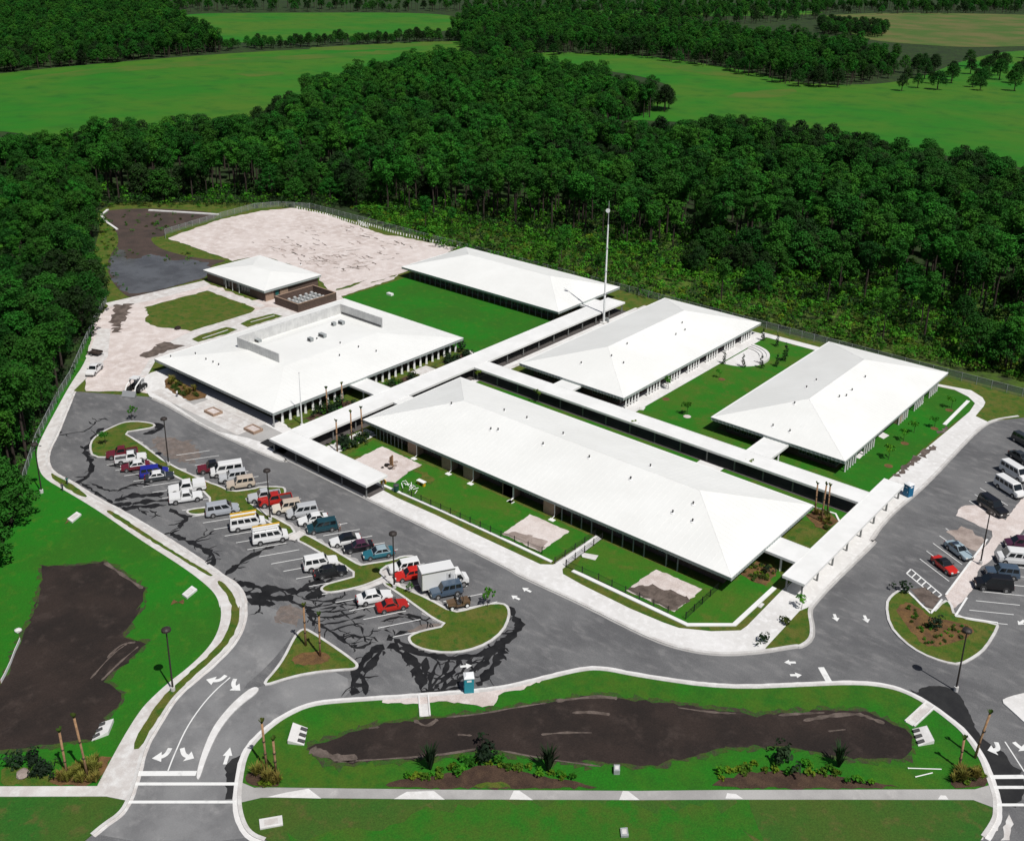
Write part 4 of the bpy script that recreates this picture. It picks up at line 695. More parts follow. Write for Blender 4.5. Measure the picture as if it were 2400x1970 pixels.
# --- left building with roof screen
t, wall, roof = building('A', 'main_building', 'large low white-roofed building with U-shaped equipment screen, beside the slab plaza', 3.0)
for nm, q in (('screen_wall', (-186.3, -171.4, 127.2, 127.4, 4.2, 7.0)), ('screen_wall', (-186.4, -186.2, 127.41, 157.5, 3.9, 7.0)), ('screen_wall', (-186.3, -171.4, 157.51, 157.7, 4.0, 7.0))):
    sw = box_part(nm, 'screen', roof, *q)
    rb = MB()
    if q[1] - q[0] > 1:
        for i in range(19): x = q[0] + .4 + i * .8; rb.box(x - .05, x + .05, q[2] - .03, q[2], q[4], q[5] - .05)
    else:
        for i in range(37): y = q[2] + .4 + i * .82; rb.box(q[1], q[1] + .03, y - .05, y + .05, q[4], q[5] - .05)
    rb.build('screen_ribs', 'screen', roof)
box_part('louvre', 'ventdark', roof, -185.8, -171.8, 157.36, 157.5, 4.75, 5.05)
for (x, y), L in zip([(-186.78, 132.25), (-176.37, 139.96), (-176.42, 143.53), (-179.55, 152.01), (-180.18, 150.15)], (4.2, 1.2, 1.9, 1.5, .9)):
    z = roofz('A', x, y); u = box_part('rooftop_unit', 'galv', roof, x - L / 2, x + L / 2, y - .45, y + .45, z + .12, z + .85)
    box_part('unit_grille', 'ventdark', roof, x - L / 2 + .1, x + L / 2 - .1, y - .5, y - .45, z + .25, z + .7)
vents('A', roof, [(-194.23, 115.15), (-190.77, 119.19), (-186.21, 118.82), (-183.7, 118.89), (-181.6, 118.87), (-170.06, 143.32), (-165.91, 145.11), (-161.94, 146.79), (-165.36, 139.01), (-175.99, 141.5)])
facade_windows(t, 'A', 'y-', [(-192, -186), (-184, -176), (-174, -166), (-164, -160)], setback=3.0)
facade_windows(t, 'A', 'x+', [(117, 131), (139, 150), (156, 165)], setback=3.0); door(t, -157.9, 135, 'x+')
y = 115.5
while y < 166.5:
    if not 131.6 < y < 138.4: column(t, -155.7, y, EZ - .63, .36, 'trim', .10)
    y += 1.95
MB().tube([(-155.1, 112.9, EZ - .5), (-155.1, 112.9, .2)], .16, 8).build('downspout', 'steel', t)
# --- small building far left
t, wall, roof = building('B', 'utility_building', 'smallest white-roofed building with teal door, between the pond and the sand lot', .6, 'brick')
facade_windows(t, 'B', 'y-', [(-236, -233), (-230, -224)], 1.3, 1.6, .7, setback=.6)
door(t, -217.5, 162.2, 'x+'); box_part('brick_panel', 'brickpale', t, -217.5, -217.4, 158.4, 161.0, .05, 2.6); box_part('brick_panel', 'brickpale', t, -217.5, -217.4, 163.2, 165.8, .05, 2.6)
for x in (-234.5, -231.5, -228.5): column(t, x, 158.0, EZ - .63, .2)
vents('B', roof, [(-228.35, 179.14)])
# --- rear building
t, wall, roof = building('D', 'rear_building', 'white hip-roofed building behind the bright green square lawn and beside the mast')
facade_windows(t, 'D', 'y-', [(-203 + i * 7.2, -203 + i * 7.2 + 6.4) for i in range(7)], 1.0, 1.6, .6, .35)
for i in range(27): column(t, -203.2 + i * 2.0, 198.0, EZ - .63, .14, 'mullion')
facade_windows(t, 'D', 'x+', [(200, 206), (213, 221)]); door(t, -151.6, 209, 'x+')
# --- central building
t, wall, roof = building('E', 'central_building', 'white hip-roofed building whose long colonnade faces the round stepped stage')
for g in range(7):
    for i in range(5): column(t, -108.0, 167.0 + g * 8.3 + i * 1.15, EZ - .63, .3)
    facade_windows(t, 'E', 'x+', [(167 + g * 8.3, 172.2 + g * 8.3)], 1.1, 1.6, .6)
    box_part('brick_panel', 'brick', t, -109.7, -109.55, 172.6 + g * 8.3, 174.4 + g * 8.3, .05, 2.6)
facade_windows(t, 'E', 'y-', [(-132, -124), (-117, -110)]); door(t, -120.5, 167.3, 'y-')
vents('E', roof, [(-117.91, 204.94), (-115.66, 202.6), (-115.68, 198.55), (-119.43, 183.83), (-118.31, 176.17), (-115.13, 176.23), (-122.64, 170.93)])
# --- right building
t, wall, roof = building('F', 'right_building', 'white hip-roofed building nearest the right parking lot, with concrete pads on its lawn side')
for g in range(6):
    if g == 2: continue
    for i in range(5): column(t, -62.1, 171.2 + g * 8.8 + i * 1.15, EZ - .63, .26, 'screen')
    facade_windows(t, 'F', 'x+', [(171 + g * 8.8, 176.4 + g * 8.8)], 1.1, 1.6, .6)
box_part('brick_pier', 'brickpale', t, -63.85, -62.0, 197.5, 199.3, .05, EZ - .63)
facade_windows(t, 'F', 'y-', [(-87, -79), (-71.5, -64)]); door(t, -75, 171.4, 'y-')
vents('F', roof, [(-71.94, 202.8), (-71.38, 194.74), (-71.15, 191.39), (-71.87, 189.55), (-77.07, 180.15), (-77.41, 172.01), (-73.89, 172.04), (-79.05, 194.42), (-78.93, 189.57)])
for s in ([(-62.88, 177.92), (-63.13, 181.18), (-62.16, 180.88), (-62.04, 177.91)], [(-63.49, 189.75), (-63.25, 192.06), (-61.58, 191.45), (-61.83, 189.16)], [(-63.11, 201.35), (-62.83, 202.5), (-62.17, 201.74), (-62.39, 200.38)], [(-62.91, 209.39), (-63.2, 212.69), (-62.15, 212.28), (-62.05, 209.5)]):
    struct(sheet('concrete_pad', s, .14, 'concrete', .05))
# ================================================================== COVERED WALKWAYS
KZ = 2.8
def canopy(label, x0, x1, y0, y1, z=KZ, cols=None):
    t = thing('covered_walkway', label, 'walkway', (0, 0, 0), 0, 'covered walkways')
    rf = MB().box(x0, x1, y0, y1, z - .34, z).build('canopy_roof', 'canopy', t)
    ribbon_mb(MB(), [(x0 + .02, y0 + .02), (x1 - .02, y0 + .02), (x1 - .02, y1 - .02), (x0 + .02, y1 - .02)], .16, z - .4, z + .045, True).build('edge_trim', 'canopy', rf)
    if cols is None:
        cols = []
        if y1 - y0 > x1 - x0:
            n = max(1, round((y1 - y0) / 6))
            for i in range(n + 1): cols += [(x0 + .5, y0 + .6 + (y1 - y0 - 1.2) * i / n), (x1 - .5, y0 + .6 + (y1 - y0 - 1.2) * i / n)]
        else:
            n = max(1, round((x1 - x0) / 6))
            for i in range(n + 1): cols += [(x0 + .6 + (x1 - x0 - 1.2) * i / n, y0 + .5), (x0 + .6 + (x1 - x0 - 1.2) * i / n, y1 - .5)]
    for x, y in cols: column(t, x, y, z - .34, .3 if z < KZ else .24, 'trim' if z < KZ else 'galvdark')
    return t
canopy('white flat canopy running from the front drop-off back past the tall mast', -147.3, -141.9, 110.9, 216.3)
canopy('white flat canopy along the rear side of the longest building', -141.85, -53.95, 157.3, 161.8)
canopy('white flat drop-off canopy along the asphalt drive by the parked vans', -147.2, -120.4, 105.9, 110.85)
canopy('white flat canopy along the road of the right parking lot', -53.9, -50.4, 128.8, 168.5)
SHORT = 'short canopy link'
canopy('short canopy linking the longest building to the right-hand walkway', -59.6, -53.95, 133.4, 138.4, KZ - .03, [(-56.5, 133.8), (-56.5, 138)])
canopy('short canopy linking the equipment-screen building to the long walkway', -156.2, -147.35, 132.7, 137.4, KZ - .03, [(-151.3, 133.2), (-149, 137)])
canopy('very short canopy joining the left end of the longest building', -141.85, -139.0, 132.7, 137.2, KZ - .03, [(-140.6, 133.2)])
canopy('short canopy linking the central building to the rear walkway', -123.2, -118.2, 161.85, 165.6, KZ - .03, [(-122.8, 163.5), (-118.6, 163.5)])
canopy('short canopy linking the right building to the rear walkway', -77.6, -72.6, 161.85, 169.6, KZ - .03, [(-77.2, 166), (-73, 166), (-73, 163)])
canopy('short canopy linking the rear building to the long walkway', -150.2, -147.35, 206.5, 213.0, KZ - .03, [(-148.6, 207), (-148.6, 212.5)])
# ================================================================== BRICK EQUIPMENT YARD
t = thing('equipment_yard', 'brick walled yard full of cooling units beside the smallest building', 'enclosure')
EY = [(-209.8, 157.36), (-204.39, 157.89), (-204.58, 172.84), (-213.98, 171.42), (-214.9, 161.82)]
ex0, ex1, ey0, ey1 = -213.8, -204.2, 158.6, 171.5
for q in ((ex0, ex1, ey0, ey0 + .25), (ex1 - .25, ex1, ey0 + .26, ey1 - .26), (ex0, ex1, ey1 - .25, ey1), (ex0, ex0 + .25, ey0 + .26, ey1 - .26)):
    wl = box_part('brick_wall', 'brick', t, q[0], q[1], q[2], q[3], .05, 2.3); box_part('coping', 'brickpale', wl, q[0] - .04, q[1] + .04, q[2] - .04, q[3] + .04, 2.3, 2.42)
UN = MB().box(-.4, .4, -.4, .4, 0, 1.0).mesh('cabinet'), MB().tube([(0, 0, 1.0), (0, 0, 1.16), (0, 0, 1.17)], [.34, .34, .2], 12).mesh('fan')
k = 0
for i in range(5):
    for j in range(6):
        x = ex0 + 1.5 + i * 1.6; y = ey0 + 1.6 + j * 1.9
        o = thing('cooling_unit', 'pale boxy cooling unit standing in the brick walled yard', 'cooling unit', (x, y, .06), 0, 'cooling units in the brick yard')
        link('cabinet', UN[0], 'galv', o); link('fan', UN[1], 'screen', o)
# ================================================================== FENCES
def chain_mat():
    m = bpy.data.materials.new('chainlink'); m.use_nodes = True; MATS['chainlink'] = m
    n = m.node_tree.nodes; l = m.node_tree.links; b = n['Principled BSDF']; b.inputs['Base Color'].default_value = (.33, .36, .36, 1); b.inputs['Roughness'].default_value = .6
    t = n.new('ShaderNodeBsdfTransparent'); x = n.new('ShaderNodeMixShader'); x.inputs[0].default_value = .26
    l.new(t.outputs[0], x.inputs[1]); l.new(b.outputs[0], x.inputs[2]); l.new(x.outputs[0], n['Material Output'].inputs[0])
chain_mat()
def resample(pts, step):
    out = [pts[0]]
    for a, b in zip(pts, pts[1:]):
        k = max(1, round(math.dist(a, b) / step))
        for j in range(1, k + 1): out.append((a[0] + (b[0] - a[0]) * j / k, a[1] + (b[1] - a[1]) * j / k))
    return out
POSTM = {}
def chain_fence(label, pts, h=1.9, step=3.2, pm='galv', panel='chainlink'):
    t = thing('chain_link_fence', label, 'fence', (*pts[0], 0)); P = resample(pts, step)
    P = [(x - pts[0][0], y - pts[0][1]) for x, y in P]
    k = (h, pm)
    if k not in POSTM: POSTM[k] = MB().tube([(0, 0, -.2), (0, 0, h + .05), (0, 0, h + .1)], [.055, .055, .02], 6).mesh('post')
    for p in P: o = link('post', POSTM[k], pm, t); o.location = (*p, 0)
    mb = MB()
    for a, b in zip(P, P[1:]): mb.add([(*a, .05), (*b, .05), (*b, h), (*a, h)], [(0, 1, 2, 3)])
    mb.build('mesh_panel', panel, t)
    MB().tube([(*p, h) for p in P], .035, 5).build('top_rail', pm, t)
    return t
chain_fence('long straight chain link fence along the forest behind the white roofs', [(-288, 231.2), (30, 229)], 2.0, 3.2)
chain_fence('chain link fence round the pond side of the sand lot', [(-290.49, 174.66), (-294.25, 176.89), (-296.81, 188.88), (-299.35, 201.79), (-301.45, 217.52), (-297.78, 225.26), (-287.32, 230.88)], 2.0, 3.0)
chain_fence('chain link fence between left sidewalk and dark forest', [(-170.08, 69.81), (-183.13, 78.65), (-199.53, 91.71), (-206.81, 98.08), (-233.78, 118.51), (-246.93, 129.41)], 2.0, 3.0)
def picket_fence(label, pts, h=1.25):
    t = thing('picket_fence', label, 'fence', (*pts[0], 0)); P = resample(pts, 2.4); P = [(x - pts[0][0], y - pts[0][1]) for x, y in P]
    pm = MB().box(-.05, .05, -.05, .05, 0, h + .08).mesh('post')
    for p in P: o = link('post', pm, 'blackmetal', t); o.location = (*p, .05)
    for a, b in zip(P, P[1:]):
        mb = MB(); d = Vector((b[0] - a[0], b[1] - a[1])); L = d.length; d.normalize()
        for z in (.2, h - .1): mb.tube([(*a, z), (*b, z)], .022, 4)
        n = int(L / .16)
        for i in range(1, n): q = (a[0] + d.x * L * i / n, a[1] + d.y * L * i / n); mb.tube([(*q, .1), (*q, h)], .014, 4)
        mb.build('picket_panel', 'blackmetal', t)
    return t
picket_fence('black picket fence along the courtyard lawn with the smaller sand pit', [(-117.48, 111.54), (-108.42, 111.84), (-95.15, 112.16), (-87.13, 112.83)])
picket_fence('black picket fence in front of the large sand pit courtyard', [(-82.05, 112.5), (-76.13, 112.83), (-63.72, 112.77)])
picket_fence('black picket fence crossing the lawn beyond the large sand pit', [(-61.08, 113.32), (-61.23, 122.87)])
picket_fence('black picket fence on left side of the white gate path', [(-83.84, 111.93), (-83.83, 119.78), (-83.87, 122.96)])
picket_fence('black picket fence on right side of the white gate path', [(-82.14, 112.54), (-82.22, 115.03), (-82.45, 122.79)])
# low row of white stakes at the back edge of the sand lot
t = thing('stake_row', 'row of white stakes along the back edge of the sand lot', 'stakes')
SK = resample([(-290.59, 227.79), (-276.38, 228.77), (-253.11, 227.39), (-260.72, 230.0), (-239.91, 228.57), (-214.99, 230.34)], 1.25)
skm = MB().box(-.18, .18, -.1, .1, 0, .75).mesh('stake')
for p in SK: o = link('stake', skm, 'trim', t); o.location = (*p, .1); o.rotation_euler = (rnd.uniform(-.15, .15), rnd.uniform(-.15, .15), rnd.uniform(0, 3))
# ================================================================== LAMPS, POLES, MAST
LP = [MB().tube([(0, 0, -.1), (0, 0, .7), (0, 0, .71)], [.3, .3, .1], 10).mesh('footing'), MB().tube([(0, 0, .5), (0, 0, 9.2)], [.13, .085], 8).mesh('pole'),
      MB().tube([(-.5, 0, 9.2), (0, 0, 9.32), (.5, 0, 9.2)], .05, 6).mesh('arm'), MB().tube([(0, 0, 9.25), (0, 0, 9.3), (0, 0, 9.55), (0, 0, 9.72), (0, 0, 9.8)], [.42, .62, .6, .35, .08], 12).mesh('lamp_head')]
def lamp(pos, label):
    t = thing('lamp_post', label, 'lamp post', (*pos, 0), rnd.uniform(0, 3), 'parking lot lamp posts')
    for me, m in zip(LP, ('kerb', 'lamp', 'lamp', 'lamp')): link(me.name.split('.')[0], me, m, t)
lamp((-156.84, 90.34), 'dark lamp post on long island beside the empty brown stalls')
lamp((-127.34, 90.66), 'dark lamp post on island behind the yellow-racked vans')
lamp((-98.07, 91.05), 'dark lamp post on island left of the box truck')
lamp((-164.31, 70.14), 'dark lamp post at forest edge by left sidewalk bend')
lamp((-103.13, 56.63), 'dark lamp post in grass strip beside the entry lane arrows')
lamp((-33.37, 156.35), 'dark lamp post on sandy median of right lot')
lamp((-26.43, 123.66), 'dark lamp post by the fresh black asphalt at right entrance')
t = thing('flagpole', 'slender white flagpole before the equipment-screen building', 'flagpole', (*(-151.82, 117.21), 0))
MB().tube([(0, 0, 0), (0, 0, .3), (0, 0, .31)], [.35, .35, .1], 10).build('base', 'concrete', t); MB().tube([(0, 0, .2), (0, 0, 5.0), (0, 0, 11.2)], [.17, .12, .05], 8).build('pole', 'mastwhite', t); MB().tube([(0, 0, 11.15), (0, 0, 11.25), (0, 0, 11.35), (0, 0, 11.45)], [.03, .1, .1, .03], 8).build('finial', 'steel', t)
t = thing('antenna_mast', 'tall thin white antenna mast with dish near its top', 'mast', (*(-140.99, 205.56), 0))
MB().box(-.7, .7, -.7, .7, 0, .5).build('base', 'concrete', t)
MB().tube([(0, 0, .4), (0, 0, 12), (0, 0, 26)], [.30, .24, .17], 10).build('pole', 'mastwhite', t)
MB().tube([(0, 0, 26), (0, 0, 32)], [.12, .06], 8).build('top_section', 'steel', t)
MB().tube([(.05, -.25, 29.7), (.1, -.35, 29.7), (.25, -.75, 29.7)], [.1, .42, .55], 14).build('dish', 'mastwhite', t)
for z in (8, 14, 20): MB().tube([(0, 0, z - .15), (0, 0, z + .15)], .33, 10).build('joint_collar', 'steel', t)
for q in ((-.5, .3), (.45, .35)): MB().box(q[0] - .3, q[0] + .3, q[1] + .5, q[1] + 1.0, 0, 1.3).build('equipment_box', 'galv', t)
# ================================================================== SMALL SITE THINGS
def porta(pos, rz, m, label):
    t = thing('portable_toilet', label, 'portable toilet', (*pos, .0), rz, 'portable toilets'); s = .62; h = 2.35
    MB().box(-s, s, -s, s, .08, h).build('cabin', m, t); MB().box(-s - .04, s + .04, -s - .04, s + .04, 0, .1).build('skid', 'bumper', t)
    MB().loft([[(-s - .05, -s - .05, h), (s + .05, -s - .05, h), (s + .05, s + .05, h), (-s - .05, s + .05, h)], [(-s - .05, -s - .05, h + .12), (s + .05, -s - .05, h + .12), (s + .05, s + .05, h + .12), (-s - .05, s + .05, h + .12)], [(-.35, -.35, h + .34), (.35, -.35, h + .34), (.35, .35, h + .34), (-.35, .35, h + .34)]]).build('roof', 'potroof', t)
    d = MB().box(-.45, .45, -s - .03, -s, .2, 2.15).build('door', m, t); MB().box(.3, .38, -s - .07, -s - .03, 1.0, 1.2).build('latch', 'potroof', d); MB().box(-.2, .2, -s - .035, -s - .031, 1.85, 2.0).build('sign', 'potroof', d)
    for x in (-s, s): MB().box(x - .03, x + .03, -.3, .3, 1.9, 2.15).build('vent_grille', 'potroof', t)
porta((-74.46, 81.71), R(-42), 'tealpot', 'teal portable toilet with white roof at the kerb by the flume')
porta((-50.02, 170.17), R(-20), 'bluepot', 'blue portable toilet beside the right-hand walkway canopy')
def headwall(p, label, fingers=True):
    """sloping concrete pipe outlet; p: far-left, far-right, near-right, near-left ground corners"""
    c = [sum(q[i] for q in p) / 4 for i in (0, 1)]; t = thing('pipe_headwall', label, 'headwall', (*c, .1), 0, 'concrete drainage outlets')
    q = [Vector((a[0] - c[0], a[1] - c[1])) for a in p]
    z = (.5, .5, .08, .08)
    MB().add([(*q[i], -.1) for i in range(4)] + [(*q[i], z[i]) for i in range(4)], [(0, 1, 5, 4), (1, 2, 6, 5), (2, 3, 7, 6), (3, 0, 4, 7), (4, 5, 6, 7)]).build('slab', 'concrete', t)
    if fingers:
        for k in range(3):
            s = (k + .5) / 3; a = q[3].lerp(q[2], s); b = q[0].lerp(q[1], s); m = a.lerp(b, .42)
            MB().tube([(*a, .06), (*m, .28)], [.26, .22], 8).build('pipe_mouth', 'ventdark', t)
headwall([(-103.67, 48.69), (-102.1, 47.07), (-102.66, 45.18), (-104.64, 47.58)], 'white three-pipe outlet at right end of the left dirt basin')
headwall([(-86.49, 62.75), (-84.55, 60.37), (-82.83, 61.47), (-84.78, 63.62)], 'white three-pipe outlet at left end of the long dirt basin')
headwall([(-26.86, 113.98), (-25.23, 112.0), (-26.52, 110.29), (-28.14, 112.66)], 'white three-pipe outlet at right end of the long dirt basin')
def slab_thing(name, label, cat, pts, h, m='concrete', group=None):
    c = [sum(q[i] for q in pts) / len(pts) for i in (0, 1)]; t = thing(name, label, cat, (*c, .08), 0, group)
    q = [(a[0] - c[0], a[1] - c[1]) for a in pts]
    if area(q) < 0: q = q[::-1]
    n = len(q); MB().add([(x, y, 0) for x, y in q] + [(x, y, h) for x, y in q], [tuple(range(n, 2 * n))] + [(i, (i + 1) % n, n + (i + 1) % n, n + i) for i in range(n)]).build('slab', m, t)
    r2 = [(x * .6, y * .6) for x, y in q]
    MB().add([(x, y, h + .02) for x, y in r2] + [(x, y, h - .02) for x, y in r2], [tuple(range(n))] + [(i, (i + 1) % n, n + (i + 1) % n, n + i) for i in range(n)][:0]).build('cover_plate', 'walk', t)
slab_thing('drain_inlet', 'white slab drain inlet on left lawn near forest lamp post', 'drain inlet', [(-153.47, 70.73), (-152.17, 70.85), (-150.98, 68.58), (-152.53, 68.57)], .3)
slab_thing('drain_inlet', 'white slab drain inlet on left lawn by the sidewalk bend', 'drain inlet', [(-120.83, 71.25), (-119.47, 71.26), (-118.79, 69.06), (-120.09, 69.08)], .3)
slab_thing('drain_inlet', 'white rectangular slab on roadside grass by the entry lane', 'drain inlet', [(-77.72, 51.02), (-76.25, 53.02), (-75.14, 52.28), (-76.56, 50.29)], .2)
slab_thing('drain_inlet', 'small grey square box on the roadside grass', 'drain inlet', [(-46.86, 76.06), (-46.3, 76.65), (-45.57, 75.82), (-46.16, 75.22)], .3, 'galv')
slab_thing('drain_inlet', 'grey box inlet at lower edge of the long dirt basin', 'drain inlet', [(-52.53, 82.99), (-52.0, 83.45), (-51.43, 82.64), (-51.96, 82.17)], .6, 'galv')
slab_thing('drain_inlet', 'tiny white slab on courtyard grass near right canopy end', 'drain inlet', [(-54.57, 124.01), (-54.17, 124.07), (-54.12, 122.86), (-54.6, 122.84)], .15)
slab_thing('drain_inlet', 'pale slab with dark stains near gate path', 'drain inlet', [(-106.46, 169.22), (-105.06, 170.02), (-104.62, 168.56), (-105.8, 167.96)], .15)
def flume(pts, label):
    t = thing('drain_flume', label, 'flume'); a, b = pts
    d = Vector((b[0] - a[0], b[1] - a[1])); n = Vector((-d.y, d.x)).normalized()
    ribbon('channel_floor', [a, b], 1.0, .05, .135, 'walk', False, t)
    for s in (-1, 1): ribbon('channel_side', [(a[0] + n.x * .6 * s, a[1] + n.y * .6 * s), (b[0] + n.x * .6 * s, b[1] + n.y * .6 * s)], .2, .02, .28, 'concrete', False, t)
flume([(-78.19, 77.14), (-75.34, 74.58)], 'white concrete flume running from the wet kerb into the long dirt basin')
flume([(-27.96, 118.69), (-28.73, 113.37)], 'white concrete flume down the grass by the right entrance')
def planter(pos, label):
    t = thing('bench_planter', label, 'planter', (*pos, .14), 0, 'plaza planters')
    ribbon_mb(MB(), [(-1.5, -1.0), (1.5, -1.0), (1.5, 1.0), (-1.5, 1.0)], .35, 0, .55, True).build('rim', 'brickpale', t); MB().box(-1.32, 1.32, -.82, .82, 0, .42).build('fill', 'sand', t)
planter((-169.43, 108.72), 'low brick-rimmed planter on slab plaza, the one farther from the flagpole'); planter((-156.87, 109.23), 'low brick-rimmed planter on slab plaza, the one nearer the flagpole')
struct(sheet('sloped_ramp', [(-151.59, 106.78), (-151.84, 108.8), (-145.51, 109.07), (-144.47, 106.92)], .15, 'fresh'))
# debris and play things by the drop-off canopy
def debris(pos):
    t = thing('debris_pile', 'heap of broken wood and rubble on the white sand court', 'debris', (*pos, .1))
    for k in range(14):
        x, y = rnd.gauss(0, 1.3), rnd.gauss(0, .9); s = rnd.uniform(.15, .5)
        MB().loft([[(x + s * math.cos(a) * rnd.uniform(.7, 1.3), y + s * math.sin(a) * rnd.uniform(.7, 1.3), z) for a in np.linspace(0, 2 * math.pi, 7)[:-1]] for z in (0, s * rnd.uniform(.3, .8))]).build('rubble', 'sandmark' if k % 2 else 'soil', t)
    for k in range(3): MB().box(-.1 + k * .3, .12 + k * .3, -.1, .12, 0, 1.8 + .3 * k).build('timber', 'palmtrunk', t)
debris((-126.3, 117.09))
t = thing('scrap_pile', 'tangle of white pipe offcuts beside the green bin', 'debris', (*(-117.15, 113.53), .1))
for k in range(16):
    a = rnd.uniform(0, 6.3); x, y = rnd.gauss(0, .9), rnd.gauss(0, .6); L = rnd.uniform(.5, 1.2); MB().tube([(x, y, rnd.uniform(.05, .5)), (x + L * math.cos(a), y + L * math.sin(a), rnd.uniform(.05, .8))], .07, 5).build('pipe', 'trim', t)
t = thing('waste_bin', 'dark green waste bin on the mow strip by the drop-off canopy', 'bin', (*(-118.7, 111.3), .1))
MB().tube([(0, 0, 0), (0, 0, 1.25)], [.42, .5], 10).build('body', mat('bingreen', (.01, .06, .04), .5), t); MB().tube([(0, 0, 1.25), (0, 0, 1.42)], [.54, .3], 10).build('lid', 'bumper', t)
t = thing('play_table', 'white and yellow play table on the courtyard grass', 'table', (*(-116.95, 115.78), .1))
MB().box(-.9, .9, -.4, .4, .75, .85).build('table_top', 'trim', t)
for x in (-.6, .6): MB().box(x - .2, x + .2, -.25, .25, 0, .75).build('leg', 'yellow', t)
t = thing('cable_reel', 'small yellow and black reel by the drop-off canopy end', 'reel', (*(-122.16, 111.51), .1))
for y in (-.3, .25): MB().cyl((0, y, .45), (0, 1, 0), .45, .07, 14).build('flange', 'yellow', t)
MB().cyl((0, 0, .45), (0, 1, 0), .25, .5, 12).build('core', 'blackmetal', t)
t = thing('goal_box', 'small white low box on the bright green square lawn', 'box', (*(-197.05, 184.31), .09)); MB().box(-.9, .9, -.5, .5, 0, .55).build('body', 'trim', t); MB().box(-.7, .7, -.3, .3, .55, .62).build('lid', 'canopy', t)
# ================================================================== VEHICLES
WH = {}
def wheel_mesh(r, w):
    k = (round(r, 2), round(w, 2))
    if k not in WH:
        n = 16
        t = MB().tube([(0, -w / 2, 0), (0, -w / 2 + .03, 0), (0, w / 2 - .03, 0), (0, w / 2, 0)], [r * .9, r, r, r * .9], n).mesh('tyre')
        a = MB().tube([(0, -w / 2 - .012, 0), (0, w / 2 + .012, 0)], r * .6, 12)
        a.tube([(0, -w / 2 - .03, 0), (0, w / 2 + .03, 0)], r * .2, 8)
        WH[k] = (t, a.mesh('rim'))
    return WH[k]
CUT = {}
def quad_part(name, m, parent, pts, off=.012, shrink=1.0):
    """thin glazed panel laid on a quad, a little proud of it"""
    P = [Vector(p) for p in pts]; c = sum(P, Vector()) / len(P); n = (P[1] - P[0]).cross(P[-1] - P[0]).normalized()
    q = [c + (p - c) * shrink + n * off for p in P]; b = [p - n * (off + .004) for p in q]
    k = len(P)
    return MB().add(q + b, [tuple(range(k))] + [(i + k, (i + 1) % k + k, (i + 1) % k, i) for i in range(k)]).build(name, m, parent)
SPEC = dict(
 # sections of the lower body: (x, z low, z top, half width)
 sedan=dict(sec=[(2.38, .40, .60, .70), (2.30, .26, .70, .80), (1.9, .22, .78, .87), (1.0, .20, .90, .89), (-1.3, .20, .94, .89), (-1.75, .22, .96, .87), (-2.25, .28, .90, .82), (-2.36, .42, .72, .74)], cab=(1.05, .25, -1.05, -1.75, .92, 1.40), nw=2, wb=(1.45, -1.35), r=.32),
 coupe=dict(sec=[(2.25, .40, .56, .70), (2.15, .26, .66, .80), (1.7, .22, .76, .86), (.8, .20, .86, .88), (-1.2, .20, .90, .88), (-1.7, .22, .92, .86), (-2.1, .28, .86, .80), (-2.2, .42, .70, .72)], cab=(.85, .1, -.75, -1.6, .88, 1.28), nw=1, wb=(1.4, -1.3), r=.32),
 suv=dict(sec=[(2.32, .46, .72, .74), (2.25, .34, .92, .84), (1.9, .30, 1.0, .90), (1.0, .28, 1.06, .92), (-2.0, .28, 1.08, .92), (-2.25, .32, 1.06, .88), (-2.32, .45, .95, .82)], cab=(1.05, .5, -2.1, -2.25, 1.06, 1.74), nw=3, wb=(1.4, -1.4), r=.37),
 minivan=dict(sec=[(2.38, .42, .66, .74), (2.28, .28, .84, .86), (1.7, .24, .98, .92), (1.3, .24, 1.02, .93), (-2.1, .24, 1.05, .93), (-2.32, .3, 1.03, .88), (-2.38, .42, .9, .82)], cab=(1.5, .65, -2.15, -2.32, 1.02, 1.72), nw=3, wb=(1.45, -1.4), r=.34),
 van=dict(sec=[(2.72, .46, .80, .82), (2.62, .34, 1.05, .93), (2.1, .30, 1.18, .99), (1.7, .30, 1.22, 1.0), (-2.5, .30, 1.24, 1.0), (-2.68, .34, 1.22, .96), (-2.72, .46, 1.1, .92)], cab=(1.95, 1.3, -2.62, -2.7, 1.22, 2.1), nw=4, wb=(1.75, -1.6), r=.37),
 pickup=dict(sec=[(2.65, .48, .76, .78), (2.56, .36, .94, .88), (2.1, .32, 1.0, .93), (1.1, .30, 1.04, .94), (-.75, .30, 1.04, .94), (-.8, .32, .78, .93), (-2.55, .34, .78, .93), (-2.65, .48, .74, .88)], cab=(1.15, .6, -.55, -.75, 1.03, 1.72), nw=1, wb=(1.75, -1.65), r=.38))
CAMV = Vector((0, 0))
